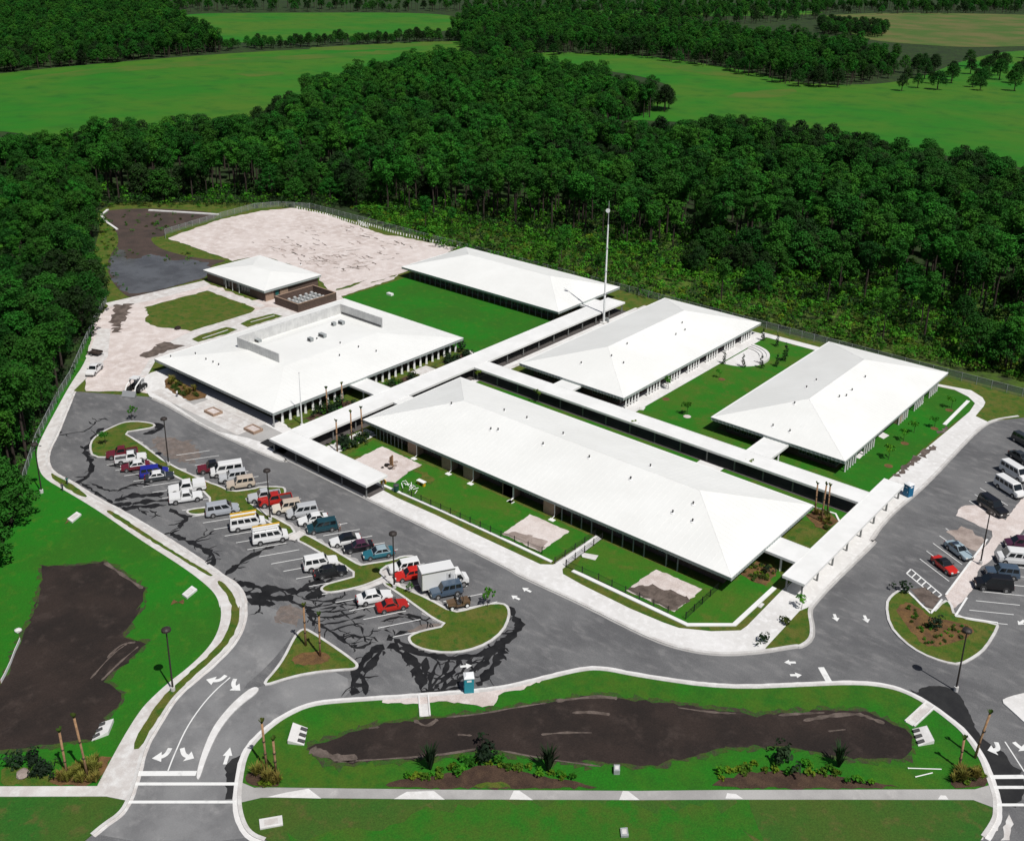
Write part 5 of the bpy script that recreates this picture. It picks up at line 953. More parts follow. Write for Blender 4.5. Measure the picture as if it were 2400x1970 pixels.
def vehicle(kind, label, pnt, name, hd, label_, roofp=None, center=False, s=1.05, zs=1.1, cat='car', group='cars parked in the lots', nw=None, bedcover=None, rack=None):
    sp = SPEC[kind]
    h = R(hd); d = Vector((math.cos(h), math.sin(h))); n = Vector((-d.y, d.x)); p = Vector(pnt)
    if not center:
        if n.dot(p) < 0: n = -n
        p = p + n * .86 * s
    t = thing(name, label_, cat, (p.x, p.y, .012), h, group); t.scale = (s, s, s * zs)
    body_m = MATS['paint_' + label]; roof_m = MATS['paint_' + (roofp or label)]
    rings = []
    for x, z0, z1, w in sp['sec']:
        rings.append([(x, -w * .86, z0), (x, -w, z0 + .14), (x, -w, z0 + (z1 - z0) * .62), (x, -w * .90, z1), (x, w * .90, z1), (x, w, z0 + (z1 - z0) * .62), (x, w, z0 + .14), (x, w * .86, z0)])
    body = MB().loft(rings).build('body', body_m, t)
    xa, xb, xc, xd, zb, zt = sp['cab']; wb_ = sp['sec'][3][3] * .93; wt = wb_ * .80
    if kind == 'van': wt = wb_ * .90
    zb -= .06
    A = [(xa, -wb_, zb), (xd, -wb_, zb), (xd, wb_, zb), (xa, wb_, zb)]; B = [(xb, -wt, zt), (xc, -wt, zt), (xc, wt, zt), (xb, wt, zt)]
    B2 = [(xb - .18, -wt * .8, zt + .05), (xc + .12, -wt * .8, zt + .05), (xc + .12, wt * .8, zt + .05), (xb - .18, wt * .8, zt + .05)]
    MB().loft([A, B, B2]).build('cabin', roof_m, t)
    v = lambda q: Vector(q); L = lambda a, b, f: v(a).lerp(v(b), f)
    lo, hi = (.22, .90)
    if kind == 'van': lo, hi = .16, .78
    # windscreen, rear window
    quad_part('windscreen', 'carglass', t, [L(A[3], B[3], lo - .1), L(A[0], B[0], lo - .1), L(A[0], B[0], .94), L(A[3], B[3], .94)][::-1], .012, .92)
    quad_part('rear_window', 'carglass', t, [L(A[1], B[1], lo), L(A[2], B[2], lo), L(A[2], B[2], hi), L(A[1], B[1], hi)][::-1], .012, .88)
    k = nw or sp['nw']
    for sd in (0, 1):
        a0, a1, b0, b1 = (A[0], A[1], B[0], B[1]) if sd == 0 else (A[3], A[2], B[3], B[2])
        for i in range(k):
            e0, e1 = .05 + .92 * i / k, .05 + .92 * (i + 1) / k
            if k == 1: e0, e1 = .06, .94
            bot = lambda f: L(L(a0, a1, f), L(b0, b1, f), lo); topp = lambda f: L(L(a0, a1, f), L(b0, b1, f), hi)
            q = [bot(e0 + .012), bot(e1 - .015), topp(e1 - .015), topp(e0 + .012)]
            quad_part('side_window', 'carglass', t, q[::-1] if sd == 0 else q, .012, .94)
    w0 = max(x[3] for x in sp['sec'])
    if kind == 'pickup':
        bx = MB()
        for q in ((-2.6, -.8, -w0, -w0 + .09), (-2.6, -.8, w0 - .09, w0), (-2.62, -2.52, -w0 + .1, w0 - .1)): bx.box(*q, .77, 1.06)
        bx.build('bed_wall', body_m, t); MB().box(-2.52, -.8, -w0 + .1, w0 - .1, .779, .80).build('bed_floor', 'bumper', t)
        if bedcover: MB().loft([[(-2.6, -w0, 1.06), (-.8, -w0, 1.06), (-.8, w0, 1.06), (-2.6, w0, 1.06)], [(-2.55, -w0 * .9, bedcover), (-.85, -w0 * .9, bedcover), (-.85, w0 * .9, bedcover), (-2.55, w0 * .9, bedcover)]]).build('bed_cover', roof_m, t)
    fx, rx = sp['sec'][0][0], sp['sec'][-1][0]
    MB().box(fx - .1, fx + .06, -w0 * .86, w0 * .86, .34, .52).build('bumper', 'bumper', t); MB().box(rx - .06, rx + .1, -w0 * .86, w0 * .86, .36, .54).build('bumper', 'bumper', t)
    for y in (-1, 1):
        MB().box(fx - .12, fx + .035, y * w0 * .62 - .16, y * w0 * .62 + .16, .56, .70).build('headlight', 'headlight', t)
        MB().box(rx - .035, rx + .14, y * w0 * .68 - .12, y * w0 * .68 + .12, .62, .84).build('taillight', 'taillight', t)
        MB().box(xa - .25, xa - .1, y * (wb_ + .13) - .09, y * (wb_ + .13) + .09, zb + .1, zb + .24).build('mirror', 'bumper', t)
    tm, rm = wheel_mesh(sp['r'], .21)
    for x in sp['wb']:
        for y in (-1, 1):
            MB().cyl((x, y * (w0 - .12), sp['r'] + .03), (0, 1, 0), sp['r'] * 1.16, .27, 16).build('wheel_arch', 'bumper', t)
            wl = link('wheel', tm, 'tyre', t); wl.location = (x, y * (w0 - .08), sp['r'])
            link('rim', rm, 'rim', wl)
    if rack:
        zr = zt + .12
        mb = MB()
        for x in (xb - .3, (xb + xc) / 2, xc + .3): mb.box(x - .03, x + .03, -wt * .9, wt * .9, zr, zr + .06); mb.box(x - .03, x + .03, -wt * .9, -wt * .9 + .05, zt, zr); mb.box(x - .03, x + .03, wt * .9 - .05, wt * .9, zt, zr)
        mb.build('roof_rack', 'steel', t)
        for y, m_, e in rack: MB().box(xc + .1, xb - .1 + e, y - .13, y + .13, zr + .06, zr + .19).build('ladder', m_, t)
    return t
for nm, c in dict(white=(.72, .72, .71), maroon=(.13, .012, .02), red=(.40, .018, .012), brightred=(.52, .02, .012), blue=(.018, .022, .25), silver=(.46, .47, .48), grey=(.36, .38, .41), tan=(.50, .42, .34), teal=(.02, .13, .17), navy=(.012, .050, .065), black=(.010, .010, .012), dark=(.03, .035, .04), paleblue=(.30, .38, .42), plum=(.07, .02, .045), brown=(.12, .075, .04), cream=(.66, .60, .50), steelblue=(.06, .09, .13)).items(): paint(nm, c)
LN, RN = 60, 240
V = lambda kind, col, p, hd, nm, lab, **k: vehicle(kind, col, p, nm, hd, lab, **k)
PK = dict(cat='pickup', group='pickup trucks in the lots'); VN = dict(cat='van', group='vans in the lots')
V('pickup', 'maroon', (-165.49, 86.11), RN, 'parked_pickup', 'maroon pickup at the far end of the left row', roofp='maroon', **PK)
V('pickup', 'white', (-162.48, 86.11), LN, 'parked_pickup', 'white pickup next to the maroon pickup', **PK)
V('sedan', 'maroon', (-159.27, 85.1), RN, 'parked_car', 'dark red car with white roof beside the blue minivan', roofp='white')
V('minivan', 'blue', (-154.53, 86.02), LN, 'parked_car', 'bright blue minivan in the left row')
V('sedan', 'dark', (-152.68, 85.89), LN, 'parked_car', 'dark sedan with white roof beside the blue minivan', roofp='white')
V('pickup', 'white', (-145.22, 86.65), RN, 'parked_pickup', 'long white pickup with white bed cover', s=1.2, zs=1.0, bedcover=1.5, **PK)
V('pickup', 'white', (-142.62, 84.69), LN, 'utility_truck', 'white utility truck beside the round grass nub', bedcover=1.35, roofp='white', **PK)
V('minivan', 'grey', (-134.38, 86.31), LN, 'parked_car', 'silver grey minivan beside the vans with yellow racks', s=1.15)
V('van', 'white', (-127.63, 86.47), LN, 'parked_van', 'white van with yellow ladder rack, farther from the slab crossing', rack=[(-.5, 'yellow', 0), (0, 'trim', .2), (.5, 'yellow', .3)], **VN)
V('van', 'white', (-121.64, 86.42), LN, 'parked_van', 'white van with white and yellow ladders, by the slab crossing', rack=[(-.5, 'trim', 0), (.1, 'trim', .3), (.55, 'yellow', .4)], **VN)
V('suv', 'white', (-109.64, 86.81), LN, 'parked_car', 'boxy white wagon alone in the middle of the left row', s=1.15, roofp='white')
V('sedan', 'black', (-107.05, 86.54), LN, 'parked_car', 'black sedan next to the boxy white wagon')
V('sedan', 'white', (-97.19, 86.46), LN, 'parked_car', 'white sedan beside the red coupe', s=1.1)
V('coupe', 'red', (-93.84, 86.83), LN, 'parked_car', 'red coupe nearest the big rounded island', s=1.05)
V('pickup', 'maroon', (-148.23, 94.07), RN, 'parked_pickup', 'red pickup with dark front, left of the big white van', roofp='black', **PK)
V('van', 'white', (-145.31, 94.92), RN, 'parked_van', 'big plain white van in the right row', nw=3, **VN)
V('suv', 'silver', (-142.53, 94.29), RN, 'parked_car', 'silver wagon between the big white van and tan wagon')
V('suv', 'tan', (-139.6, 93.77), RN, 'parked_car', 'tan wagon beside the silver wagon')
V('pickup', 'silver', (-132.89, 93.82), RN, 'parked_pickup', 'silver pickup hidden behind the red pickup', **PK)
V('pickup', 'red', (-130.35, 94.17), RN, 'parked_pickup', 'bright red pickup in the right row', s=1.1, **PK)
V('suv', 'cream', (-127.04, 94.0), RN, 'parked_car', 'cream wagon with brown trim beside the red pickup', roofp='tan')
V('minivan', 'silver', (-123.9, 94.81), RN, 'parked_car', 'silver minivan beside the cream wagon', s=1.1)
V('sedan', 'white', (-120.8, 94.59), RN, 'parked_car', 'white sedan half hidden by the dark teal minivan')
V('minivan', 'navy', (-117.83, 93.98), RN, 'parked_car', 'dark teal minivan beside the walking person')
V('sedan', 'white', (-112.02, 93.94), RN, 'parked_car', 'white car with black soft top and white roof panel', roofp='black')
V('sedan', 'black', (-109.14, 94.08), RN, 'parked_car', 'dark car with plum roof between white and teal cars', roofp='plum', s=1.0)
V('sedan', 'teal', (-105.32, 94.9), RN, 'parked_car', 'teal sedan with pale side next to the lamp post', roofp='paleblue')
V('suv', 'white', (-99.44, 94.79), RN, 'parked_car', 'white wagon immediately left of the box truck', zs=1.0)
V('sedan', 'brightred', (-97.38, 94.11), RN, 'parked_car', 'bright red car in the shadow of the box truck')
V('suv', 'steelblue', (-90.37, 94.55), RN, 'parked_car', 'steel blue wagon on near side of the box truck')
V('pickup', 'white', (-206.64, 103.6), -52, 'parked_pickup', 'white pickup on pale sand by the left fence', center=True, **PK)
V('van', 'white', (-37.81, 190.41), -31, 'parked_van', 'white van in right lot, the farther of two side by side', center=True, **VN)
V('van', 'white', (-36.81, 183.66), -31, 'parked_van', 'white van in right lot, the nearer of two side by side', center=True, **VN)
V('suv', 'black', (-37.08, 174.9), -31, 'parked_car', 'black wagon backed against the sandy median in right lot', center=True, s=1.2)
V('sedan', 'paleblue', (-37.08, 157.23), -31, 'parked_car', 'pale blue car next to the red and black car', center=True)
V('coupe', 'brightred', (-37.31, 151.41), -31, 'parked_car', 'red sports car with black rear near the painted ladder box', roofp='black', center=True)
V('van', 'white', (-29.32, 160.58), 211, 'parked_van', 'white passenger van on right edge facing the sandy median', center=True, **VN)
V('minivan', 'plum', (-29.96, 165.75), 211, 'parked_car', 'dark plum car behind the white passenger van at right edge', center=True)
V('suv', 'steelblue', (-29.83, 155.08), 211, 'parked_car', 'dark blue wagon facing the sandy median', center=True, roofp='steelblue')
V('minivan', 'black', (-29.89, 150.97), 211, 'parked_car', 'black minivan facing the sandy median', center=True, s=1.15)
V('suv', 'dark', (-40.32, 205.58), -31, 'parked_car', 'dark wagon at far end of right lot', center=True)
V('sedan', 'dark', (-38.78, 197.98), -31, 'parked_car', 'dark car beyond the two white vans in right lot', center=True)
# box truck
def box_truck(p, hd):
    h = R(hd); d = Vector((math.cos(h), math.sin(h))); n = Vector((-d.y, d.x)); p = Vector(p)
    if n.dot(p) < 0: n = -n
    p = p + n * 1.25
    t = thing('box_truck', 'white box truck with lettered cargo body, largest vehicle in the lot', 'truck', (p.x, p.y, .012), h); t.scale = (1.0, 1.05, 1.08)
    MB().box(-3.6, 3.3, -.45, .45, .55, .75).build('chassis', 'bumper', t)
    b = MB().box(-3.7, 1.35, -1.22, 1.22, .85, 3.45).build('cargo_box', 'paint_white', t)
    for q in ((-3.74, 1.39, -1.26, -1.16, 3.36, 3.50), (-3.74, 1.39, 1.16, 1.26, 3.36, 3.50), (-3.76, -3.68, -1.26, 1.26, .8, .95), (-3.76, -3.69, -1.26, -1.14, .95, 3.36), (-3.76, -3.69, 1.14, 1.26, .95, 3.36)): MB().box(*q).build('edge_rail', 'chrome', b)
    d_ = MB().box(-3.735, -3.7, -1.1, 1.1, 1.0, 3.3).build('roll_door', 'screen', b)
    MB().box(-3.76, -3.735, -.15, .15, 1.1, 1.2).build('handle', 'steel', d_)
    for i in range(6): MB().box(.05 + i * .19, .13 + i * .19, -1.232, -1.222, 1.2 + (i % 2) * .3, 3.0 - (i % 3) * .25).build('lettering', 'grey_print', b)
    MB().box(.35, .62, -1.235, -1.222, 2.2, 2.75).build('emblem', 'ventdark', b)
    rings = [[(1.55, -1.0, .55), (1.55, 1.0, .55), (1.55, 1.0, 2.35), (1.55, -1.0, 2.35)], [(2.45, -1.0, .55), (2.45, 1.0, .55), (2.45, .95, 2.35), (2.45, -.95, 2.35)], [(2.75, -1.0, .55), (2.75, 1.0, .55), (2.95, .95, 1.45), (2.95, -.95, 1.45)]]
    MB().loft([[(1.5, -1.0, .55), (1.5, 1.0, .55), (1.5, .92, 2.35), (1.5, -.92, 2.35)], [(2.45, -1.0, .55), (2.45, 1.0, .55), (2.45, .92, 2.3), (2.45, -.92, 2.3)], [(3.0, -1.0, .55), (3.0, 1.0, .55), (3.0, .98, 1.4), (3.0, -.98, 1.4)]]).build('cab', 'paint_white', t)
    MB().loft([[(3.0, -.95, .55), (3.0, .95, .55), (3.0, .95, 1.38), (3.0, -.95, 1.38)], [(3.65, -.9, .6), (3.65, .9, .6), (3.65, .85, 1.2), (3.65, -.85, 1.2)]]).build('hood', 'paint_white', t)
    quad_part('windscreen', 'carglass', t, [(3.0, -.98, 1.4), (3.0, .98, 1.4), (2.45, .92, 2.3), (2.45, -.92, 2.3)], .015, .9)
    for y in (-1, 1):
        q = [(1.75, y * .985, 1.45), (2.7, y * .99, 1.45), (2.35, y * .945, 2.15), (1.75, y * .945, 2.15)]; quad_part('side_window', 'carglass', t, q if y < 0 else q[::-1], .02, .95)
        MB().box(3.62, 3.68, y * .6 - .17, y * .6 + .17, .8, 1.0).build('headlight', 'headlight', t); MB().box(2.5, 2.62, y * 1.2 - .1, y * 1.2 + .1, 1.4, 1.8).build('mirror', 'bumper', t)
    MB().box(3.6, 3.78, -.95, .95, .4, .62).build('bumper', 'chrome', t)
    tm, rm = wheel_mesh(.46, .26)
    for x in (2.75, -2.3):
        for y in (-1, 1): wl = link('wheel', tm, 'tyre', t); wl.location = (x, y * .95, .46); link('rim', rm, 'rim', wl)
mat('grey_print', (.30, .31, .33), .7)
box_truck((-91.63, 95.6), LN)
# open jeep
def jeep(p, hd):
    h = R(hd); d = Vector((math.cos(h), math.sin(h))); n = Vector((-d.y, d.x)); p = Vector(p); n = n if n.dot(p) > 0 else -n; p = p + n * .8
    t = thing('jeep', 'small brown open-topped jeep beside the big rounded island', 'jeep', (p.x, p.y, .012), h, 'cars parked in the lots')
    m = MATS['paint_brown']
    MB().loft([[(x, -w, z0), (x, w, z0), (x, w, z1), (x, -w, z1)] for x, z0, z1, w in ((1.75, .5, .95, .5), (1.7, .42, 1.05, .58), (.6, .42, 1.12, .62), (.5, .42, 1.05, .72), (.4, .42, .62, .74), (-.4, .42, .62, .74), (-.5, .42, .98, .74), (-1.6, .42, .98, .74))]).build('body', m, t)
    for y in (-1, 1): MB().box(.9, 1.65, y * .72 - .14, y * .72 + .14, .78, .86).build('fender', m, t); MB().box(-.2, .3, y * .36 - .22, y * .36 + .22, .62, .82).build('seat', 'bumper', t); MB().box(-.3, -.18, y * .36 - .22, y * .36 + .22, .8, 1.4).build('backrest', 'bumper', t)
    MB().tube([(-.5, -.68, .95), (-.55, -.6, 1.75), (-.55, .6, 1.75), (-.5, .68, .95)], .045, 6).build('roll_bar', 'blackmetal', t)
    quad_part('windscreen', 'carglass', t, [(.5, -.68, 1.05), (.5, .68, 1.05), (.38, .62, 1.6), (.38, -.62, 1.6)], .02, 1)
    MB().cyl((-1.72, 0, .9), (1, 0, 0), .36, .2, 14).build('spare_wheel', 'tyre', t)
    for y in (-.38, .38): MB().cyl((1.77, y, .85), (1, 0, 0), .12, .06, 10).build('headlight', 'headlight', t)
    tm, rm = wheel_mesh(.38, .24)
    for x in (1.2, -1.1):
        for y in (-1, 1): wl = link('wheel', tm, 'tyre', t); wl.location = (x, y * .74, .38); link('rim', rm, 'potroof', wl)
jeep((-87.14, 93.73), RN)
# tracked skid loader on the asphalt by the sand yard
t = thing('skid_loader', 'black and white skid loader at the edge of sand and asphalt', 'loader', (*(-191.25, 104.67), .02), R(-60)); t.scale = (1.5, 1.5, 1.5)
for y in (-.75, .75):
    MB().loft([[(x, y - .22, z0), (x, y + .22, z0), (x, y + .22, z1), (x, y - .22, z1)] for x, z0, z1 in ((-1.3, .3, .5), (-1.1, 0, .75), (1.0, 0, .75), (1.2, .3, .5))]).build('track', 'tyre', t)
    MB().tube([(-1.2, y * .95, 1.5), (-.2, y * .95, 1.75), (1.4, y * .95, 1.2), (1.9, y * .95, .5)], .09, 6).build('lift_arm', 'trim', t)
    for x in (-.6, 0, .6): MB().cyl((x, y * 1.31, .3), (0, 1, 0), .2, .05, 10).build('road_wheel', 'rim', t)
MB().box(-1.3, -.35, -.52, .52, .4, 1.5).build('engine_cover', 'paint_white', t)
for q in ((-.35, -.27), (.68, .76)):
    for y in (-.5, .44): MB().box(q[0], q[1], y, y + .06, .5, 2.0).build('cab_post', 'blackmetal', t)
MB().box(-.4, .82, -.56, .56, 2.0, 2.1).build('cab_roof', 'paint_white', t); MB().box(-.2, .3, -.3, .3, .5, .95).build('seat', 'bumper', t)
MB().loft([[(1.9, -1.0, .1), (2.5, -1.0, .05), (1.95, -1.0, .75)], [(1.9, 1.0, .1), (2.5, 1.0, .05), (1.95, 1.0, .75)]]).build('bucket', 'steel', t)
t = thing('flat_trailer', 'small dark flat trailer behind the white pickup by the fence', 'trailer', (*(-216.05, 108.95), .1), R(20))
MB().box(-1.6, 1.6, -.8, .8, .5, .62).build('deck', 'trunk', t); MB().tube([(1.6, 0, .52), (2.6, 0, .5)], .06, 6).build('tow_bar', 'blackmetal', t)
for y in (-.85, .85): MB().box(-1.6, 1.6, y - .04, y + .04, .62, 1.0).build('side_rail', 'trunk', t); wl = link('wheel', wheel_mesh(.33, .21)[0], 'tyre', t); wl.location = (-.2, y * 1.12, .33); link('rim', wheel_mesh(.33, .21)[1], 'rim', wl)
# ================================================================== PEOPLE
def person(pos, rz, label, shirt, trousers, stride=.18, h=1.75):
    J = dict(pel=(0, 0, .95), wai=(0, 0, 1.1), che=(.02, 0, 1.32), nec=(.02, 0, 1.48), hed=(.04, 0, 1.60), top=(.03, 0, 1.73))
    E = [('pel', 'wai'), ('wai', 'che'), ('che', 'nec'), ('nec', 'hed'), ('hed', 'top')]
    rad = dict(pel=.15, wai=.135, che=.17, nec=.06, hed=.10, top=.075)
    for s, y in (('l', 1), ('r', -1)):
        k = stride * y
        J.update({s + 'hip': (0, .09 * y, .9), s + 'kne': (k * .6 + .03, .1 * y, .5), s + 'ank': (k, .1 * y, .09), s + 'toe': (k + .16, .11 * y, .04), s + 'sho': (.01, .19 * y, 1.42), s + 'elb': (-k * .5 - .02, .25 * y, 1.13), s + 'wri': (-k * .8 + .08, .25 * y, .9), s + 'han': (-k * .9 + .12, .24 * y, .81)})
        rad.update({s + 'hip': .10, s + 'kne': .065, s + 'ank': .045, s + 'toe': .045, s + 'sho': .07, s + 'elb': .048, s + 'wri': .034, s + 'han': .04})
        E += [('pel', s + 'hip'), (s + 'hip', s + 'kne'), (s + 'kne', s + 'ank'), (s + 'ank', s + 'toe'), ('che', s + 'sho'), (s + 'sho', s + 'elb'), (s + 'elb', s + 'wri'), (s + 'wri', s + 'han')]
    names = list(J); me = bpy.data.meshes.new('person'); me.from_pydata([J[k] for k in names], [(names.index(a), names.index(b)) for a, b in E], [])
    o = bpy.data.objects.new('tmp', me); COL.objects.link(o)
    sk = o.modifiers.new('s', 'SKIN'); o.modifiers.new('d', 'SUBSURF').levels = 1
    for i, k in enumerate(names): me.skin_vertices[0].data[i].radius = (rad[k], rad[k]); me.skin_vertices[0].data[i].use_root = (k == 'pel')
    dg = bpy.context.evaluated_depsgraph_get(); dg.update(); nm = bpy.data.meshes.new_from_object(o.evaluated_get(dg)); bpy.data.objects.remove(o)
    for m in ('skin', shirt, trousers, 'hair'): nm.materials.append(MATS[m])
    for p in nm.polygons:
        z = p.center.z; x, y = p.center.x, p.center.y
        arm = abs(y) > .19 and z < 1.2
        p.material_index = 3 if (z > 1.66 or (z > 1.55 and x < .0)) else 0 if (z > 1.47 or arm) else 1 if z > .95 else (2 if z > .1 else 3); p.use_smooth = True
    q = bpy.data.objects.new('person', nm); COL.objects.link(q); q.location = (*pos, .02); q.rotation_euler = (0, 0, rz); q.scale = (h / 1.75,) * 3
    return tag(q, label, 'person')
person((-116.27, 96.25), R(240), 'person in white shirt and brown trousers walking behind the dark teal minivan', 'shirtwhite', 'trousersbrown')
person((-181.67, 108.28), R(200), 'person in white shirt standing beside the planting bed on the plaza', 'shirtwhite', 'trousers', .08)
person((-162.17, 72.83), R(130), 'person in dark clothes on left sidewalk', 'trousers', 'trousers')
person((-163.67, 74.48), R(130), 'person in teal shirt at the kerb of the left sidewalk', 'tealdoor', 'trousers')
# ================================================================== VEGETATION
def leaf_faces(rr, centers, radii, per, size, up=.25, flat=.8):
    """loose leaf clumps: small bent faces spread through round puffs; numpy arrays of verts and faces"""
    V_, F_ = [], []
    k = 0
    for c, r in zip(centers, radii):
        n = max(6, int(per * r * r))
        d = rr.normal(size=(n, 3)); d /= np.linalg.norm(d, axis=1)[:, None]; d[:, 2] = np.abs(d[:, 2]) * np.where(rr.random(n) < .75, 1, -1)
        rad = r * (.55 + .5 * rr.random(n)); p = np.asarray(c) + d * rad[:, None] * np.array([1, 1, flat])
        nn = d + rr.normal(size=(n, 3)) * .55 + np.array([0, 0, up]); nn /= np.linalg.norm(nn, axis=1)[:, None]
        a = np.cross(nn, rr.normal(size=(n, 3))); a /= np.linalg.norm(a, axis=1)[:, None]; b = np.cross(nn, a)
        s = size * (.55 + .9 * rr.random(n))[:, None]
        q = np.stack([p - a * s, p - b * s * .75 + nn * s * .25, p + a * s, p + b * s * .75 + nn * s * .2], 1)
        V_.append(q.reshape(-1, 3)); F_.append((np.arange(n * 4).reshape(n, 4) + k)); k += n * 4
    return np.concatenate(V_), np.concatenate(F_)
def np_mesh(name, V_, F_, m):
    me = bpy.data.meshes.new(name); me.from_pydata(V_.tolist(), [], F_.tolist()); me.materials.append(MATS[m]); me.update(); return me
def pine(seed):
    rr = np.random.default_rng(seed); h = 17 + 4 * rr.random(); n = rr.integers(11, 16); C, Rd = [], []
    lean = rr.normal(size=2) * .5
    for i in range(n):
        f = (i + .5) / n; z = h * (.58 + .38 * f); sp_ = 2.7 * math.sin(math.pi * min(1, .25 + .75 * (1 - f) + .12)) * (.55 + .6 * rr.random()); a = i * 2.4 + rr.random()
        C.append((lean[0] * f + sp_ * math.cos(a), lean[1] * f + sp_ * math.sin(a), z)); Rd.append((1.75 - .45 * f) * (.75 + .5 * rr.random()))
    C.append((lean[0], lean[1], h * .95)); Rd.append(1.5)
    tm = MB().tube([(0, 0, -.3), (0, 0, h * .3), (lean[0] * .4, lean[1] * .4, h * .65), (lean[0], lean[1], h * .95)], [.30, .24, .16, .05], 6)
    for i in range(0, n, 2):
        c = C[i]; tm.tube([(lean[0] * .4, lean[1] * .4, c[2] - 1.1), (c[0] * .8, c[1] * .8, c[2] - .2)], [.07, .03], 4)
    return np_mesh('crown', *leaf_faces(rr, C, Rd, 58, .25, .7), 'pineleaf' if seed % 3 else 'pineleaf2'), (lambda me: (me.materials.append(MATS['trunk']), me)[1])(tm.mesh('trunk')), h
def oak(seed):
    rr = np.random.default_rng(100 + seed); h = 11 + 4 * rr.random(); n = 24; C, Rd = [], []
    w = 3.6 + 1.4 * rr.random()
    for i in range(n):
        a = i * 2.4; f = (i + .5) / n; z = h * (.32 + .6 * f); s_ = w * math.sqrt(max(.05, 1 - (1.15 * f) ** 2 * .75)) * math.sqrt(rr.random() * .7 + .3)
        C.append((s_ * math.cos(a), s_ * math.sin(a), z)); Rd.append(1.25 + .7 * rr.random())
    tm = MB().tube([(0, 0, -.3), (.1, 0, h * .3), (.2, .1, h * .7)], [.42, .32, .1], 7)
    for i in range(0, n, 4): tm.tube([(.1, 0, h * .3), (C[i][0] * .8, C[i][1] * .8, C[i][2])], [.14, .04], 4)
    return np_mesh('crown', *leaf_faces(rr, C, Rd, 50, .25, .6), 'oakleaf' if seed % 2 else 'pineleaf2'), (lambda me: (me.materials.append(MATS['trunk']), me)[1])(tm.mesh('trunk')), h
PINES = [pine(i) for i in range(7)]; OAKS = [oak(i) for i in range(4)]
TREES = PINES + OAKS
def shrub_mesh(seed, m, r=1.0, h=1.2, per=26, size=.2, npuff=6):
    rr = np.random.default_rng(500 + seed); C = [(rr.normal() * r * .4, rr.normal() * r * .4, h * (.25 + .6 * rr.random())) for _ in range(npuff)]; Rd = [r * (.4 + .25 * rr.random()) for _ in range(npuff)]
    return np_mesh('foliage', *leaf_faces(rr, C, Rd, per / (r * r) * 1.5, size, .7), m)
rg = np.random.default_rng(11)
def scatter(poly, step, jit=.48, keep=1.0):
    xs = [p[0] for p in poly]; ys = [p[1] for p in poly]
    gx, gy = np.meshgrid(np.arange(min(xs), max(xs), step), np.arange(min(ys), max(ys), step)); x = gx.ravel() + rg.uniform(-jit, jit, gx.size) * step; y = gy.ravel() + rg.uniform(-jit, jit, gx.size) * step
    k = inpoly(x, y, poly) & (rg.random(x.size) < keep); return x[k], y[k]
F_LEFT = [(-124.54, 29.52), (-147.15, 51.94), (-156.75, 60.76), (-162.9, 65.34), (-170.35, 69.63), (-183.92, 78.11), (-200.68, 90.77), (-218.16, 106.38), (-246.53, 127.14), (-290.39, 148.85), (-316.2, 164.83), (-341.17, 179.5), (-420.12, 223.74), (-440.39, 204.05), (-454.58, 150.1)]
F_BACK = [(-346.33, 182.39), (-327.17, 205.53), (-307.47, 229.32), (-283.91, 241.49), (-264.23, 244.55), (-252.93, 247.75), (-236.26, 257.07), (-212.27, 264.72), (-175.62, 268.54), (-142.81, 271.95), (-113.45, 275.45), (-85.64, 275.37), (-58.87, 274.68), (-23.9, 280.06), (-54.78, 484.82), (-107.05, 452.69), (-148.83, 451.19), (-195.7, 457.33), (-247.97, 460.85), (-255.79, 428.27), (-291.41, 410.75), (-311.51, 483.9), (-318.65, 525.31), (-359.68, 541.06), (-462.17, 567.44), (-538.3, 613.35), (-537.24, 568.85), (-501.97, 471.92), (-482.95, 414.26), (-453.62, 354.59), (-417.48, 308.11), (-406.69, 283.52), (-432.76, 254.6), (-438.1, 217.99), (-440.39, 204.05), (-410.89, 218.57)]
F_HALF = [(-182.92, 265.53), (-175.0, 267.61), (-142.31, 271.07), (-113.07, 274.6), (-85.35, 274.57), (-58.67, 273.93), (-23.79, 279.34), (-19.93, 253.76), (-52.73, 251.97), (-76.38, 249.6), (-101.97, 250.05), (-131.75, 252.09), (-165.26, 253.2)]
F_SPARSE = [(-245.2, 235.55), (-228.94, 249.1), (-205.42, 256.28), (-169.56, 259.57), (-133.05, 254.43), (-102.78, 251.85), (-76.99, 251.3), (-53.17, 253.6), (-20.16, 255.27), (-17.38, 236.84), (-49.63, 240.52), (-71.55, 236.17), (-121.33, 233.38), (-159.01, 229.38), (-199.09, 225.25)]
F_TL = [(-726.31, 263.55), (-736.54, 329.77), (-742.53, 424.05), (-745.71, 514.89), (-779.14, 536.88), (-862.68, 578.33), (-1021.41, 655.97), (-1246.41, 784.64), (-1432.17, 534.8)]
F_MID = [(-527.18, 558.19), (-531.95, 606.13), (-563.71, 672.55), (-539.42, 733.65), (-492.2, 751.74), (-393.98, 723.12), (-314.94, 674.65), (-291.68, 684.91), (-285.18, 735.38), (-292.48, 809.78), (-356.48, 890.58), (-444.51, 943.33), (-593.36, 977.96), (-766.65, 948.1), (-800.88, 863.81), (-711.95, 754.08), (-653.9, 711.67)]
F_LINE = [(-759.22, 522.94), (-689.04, 749.91), (-713.36, 776.39), (-789.48, 544.13)]
F_SCAT = [(-272.16, 694.93), (-184.04, 737.17), (-117.07, 806.28), (-158.37, 1052.91), (-255.69, 1001.94), (-314.23, 856.98)]
F_TOP = [(-1314.0, 794.55), (-1011.36, 1100.77), (-706.78, 1587.59), (-339.22, 2133.0), (-305.79, 1933.36), (-467.7, 1650.84), (-631.54, 1405.6), (-582.05, 1297.34), (-627.37, 1033.35), (-825.16, 898.09), (-970.46, 1056.25), (-1185.88, 742.66)]
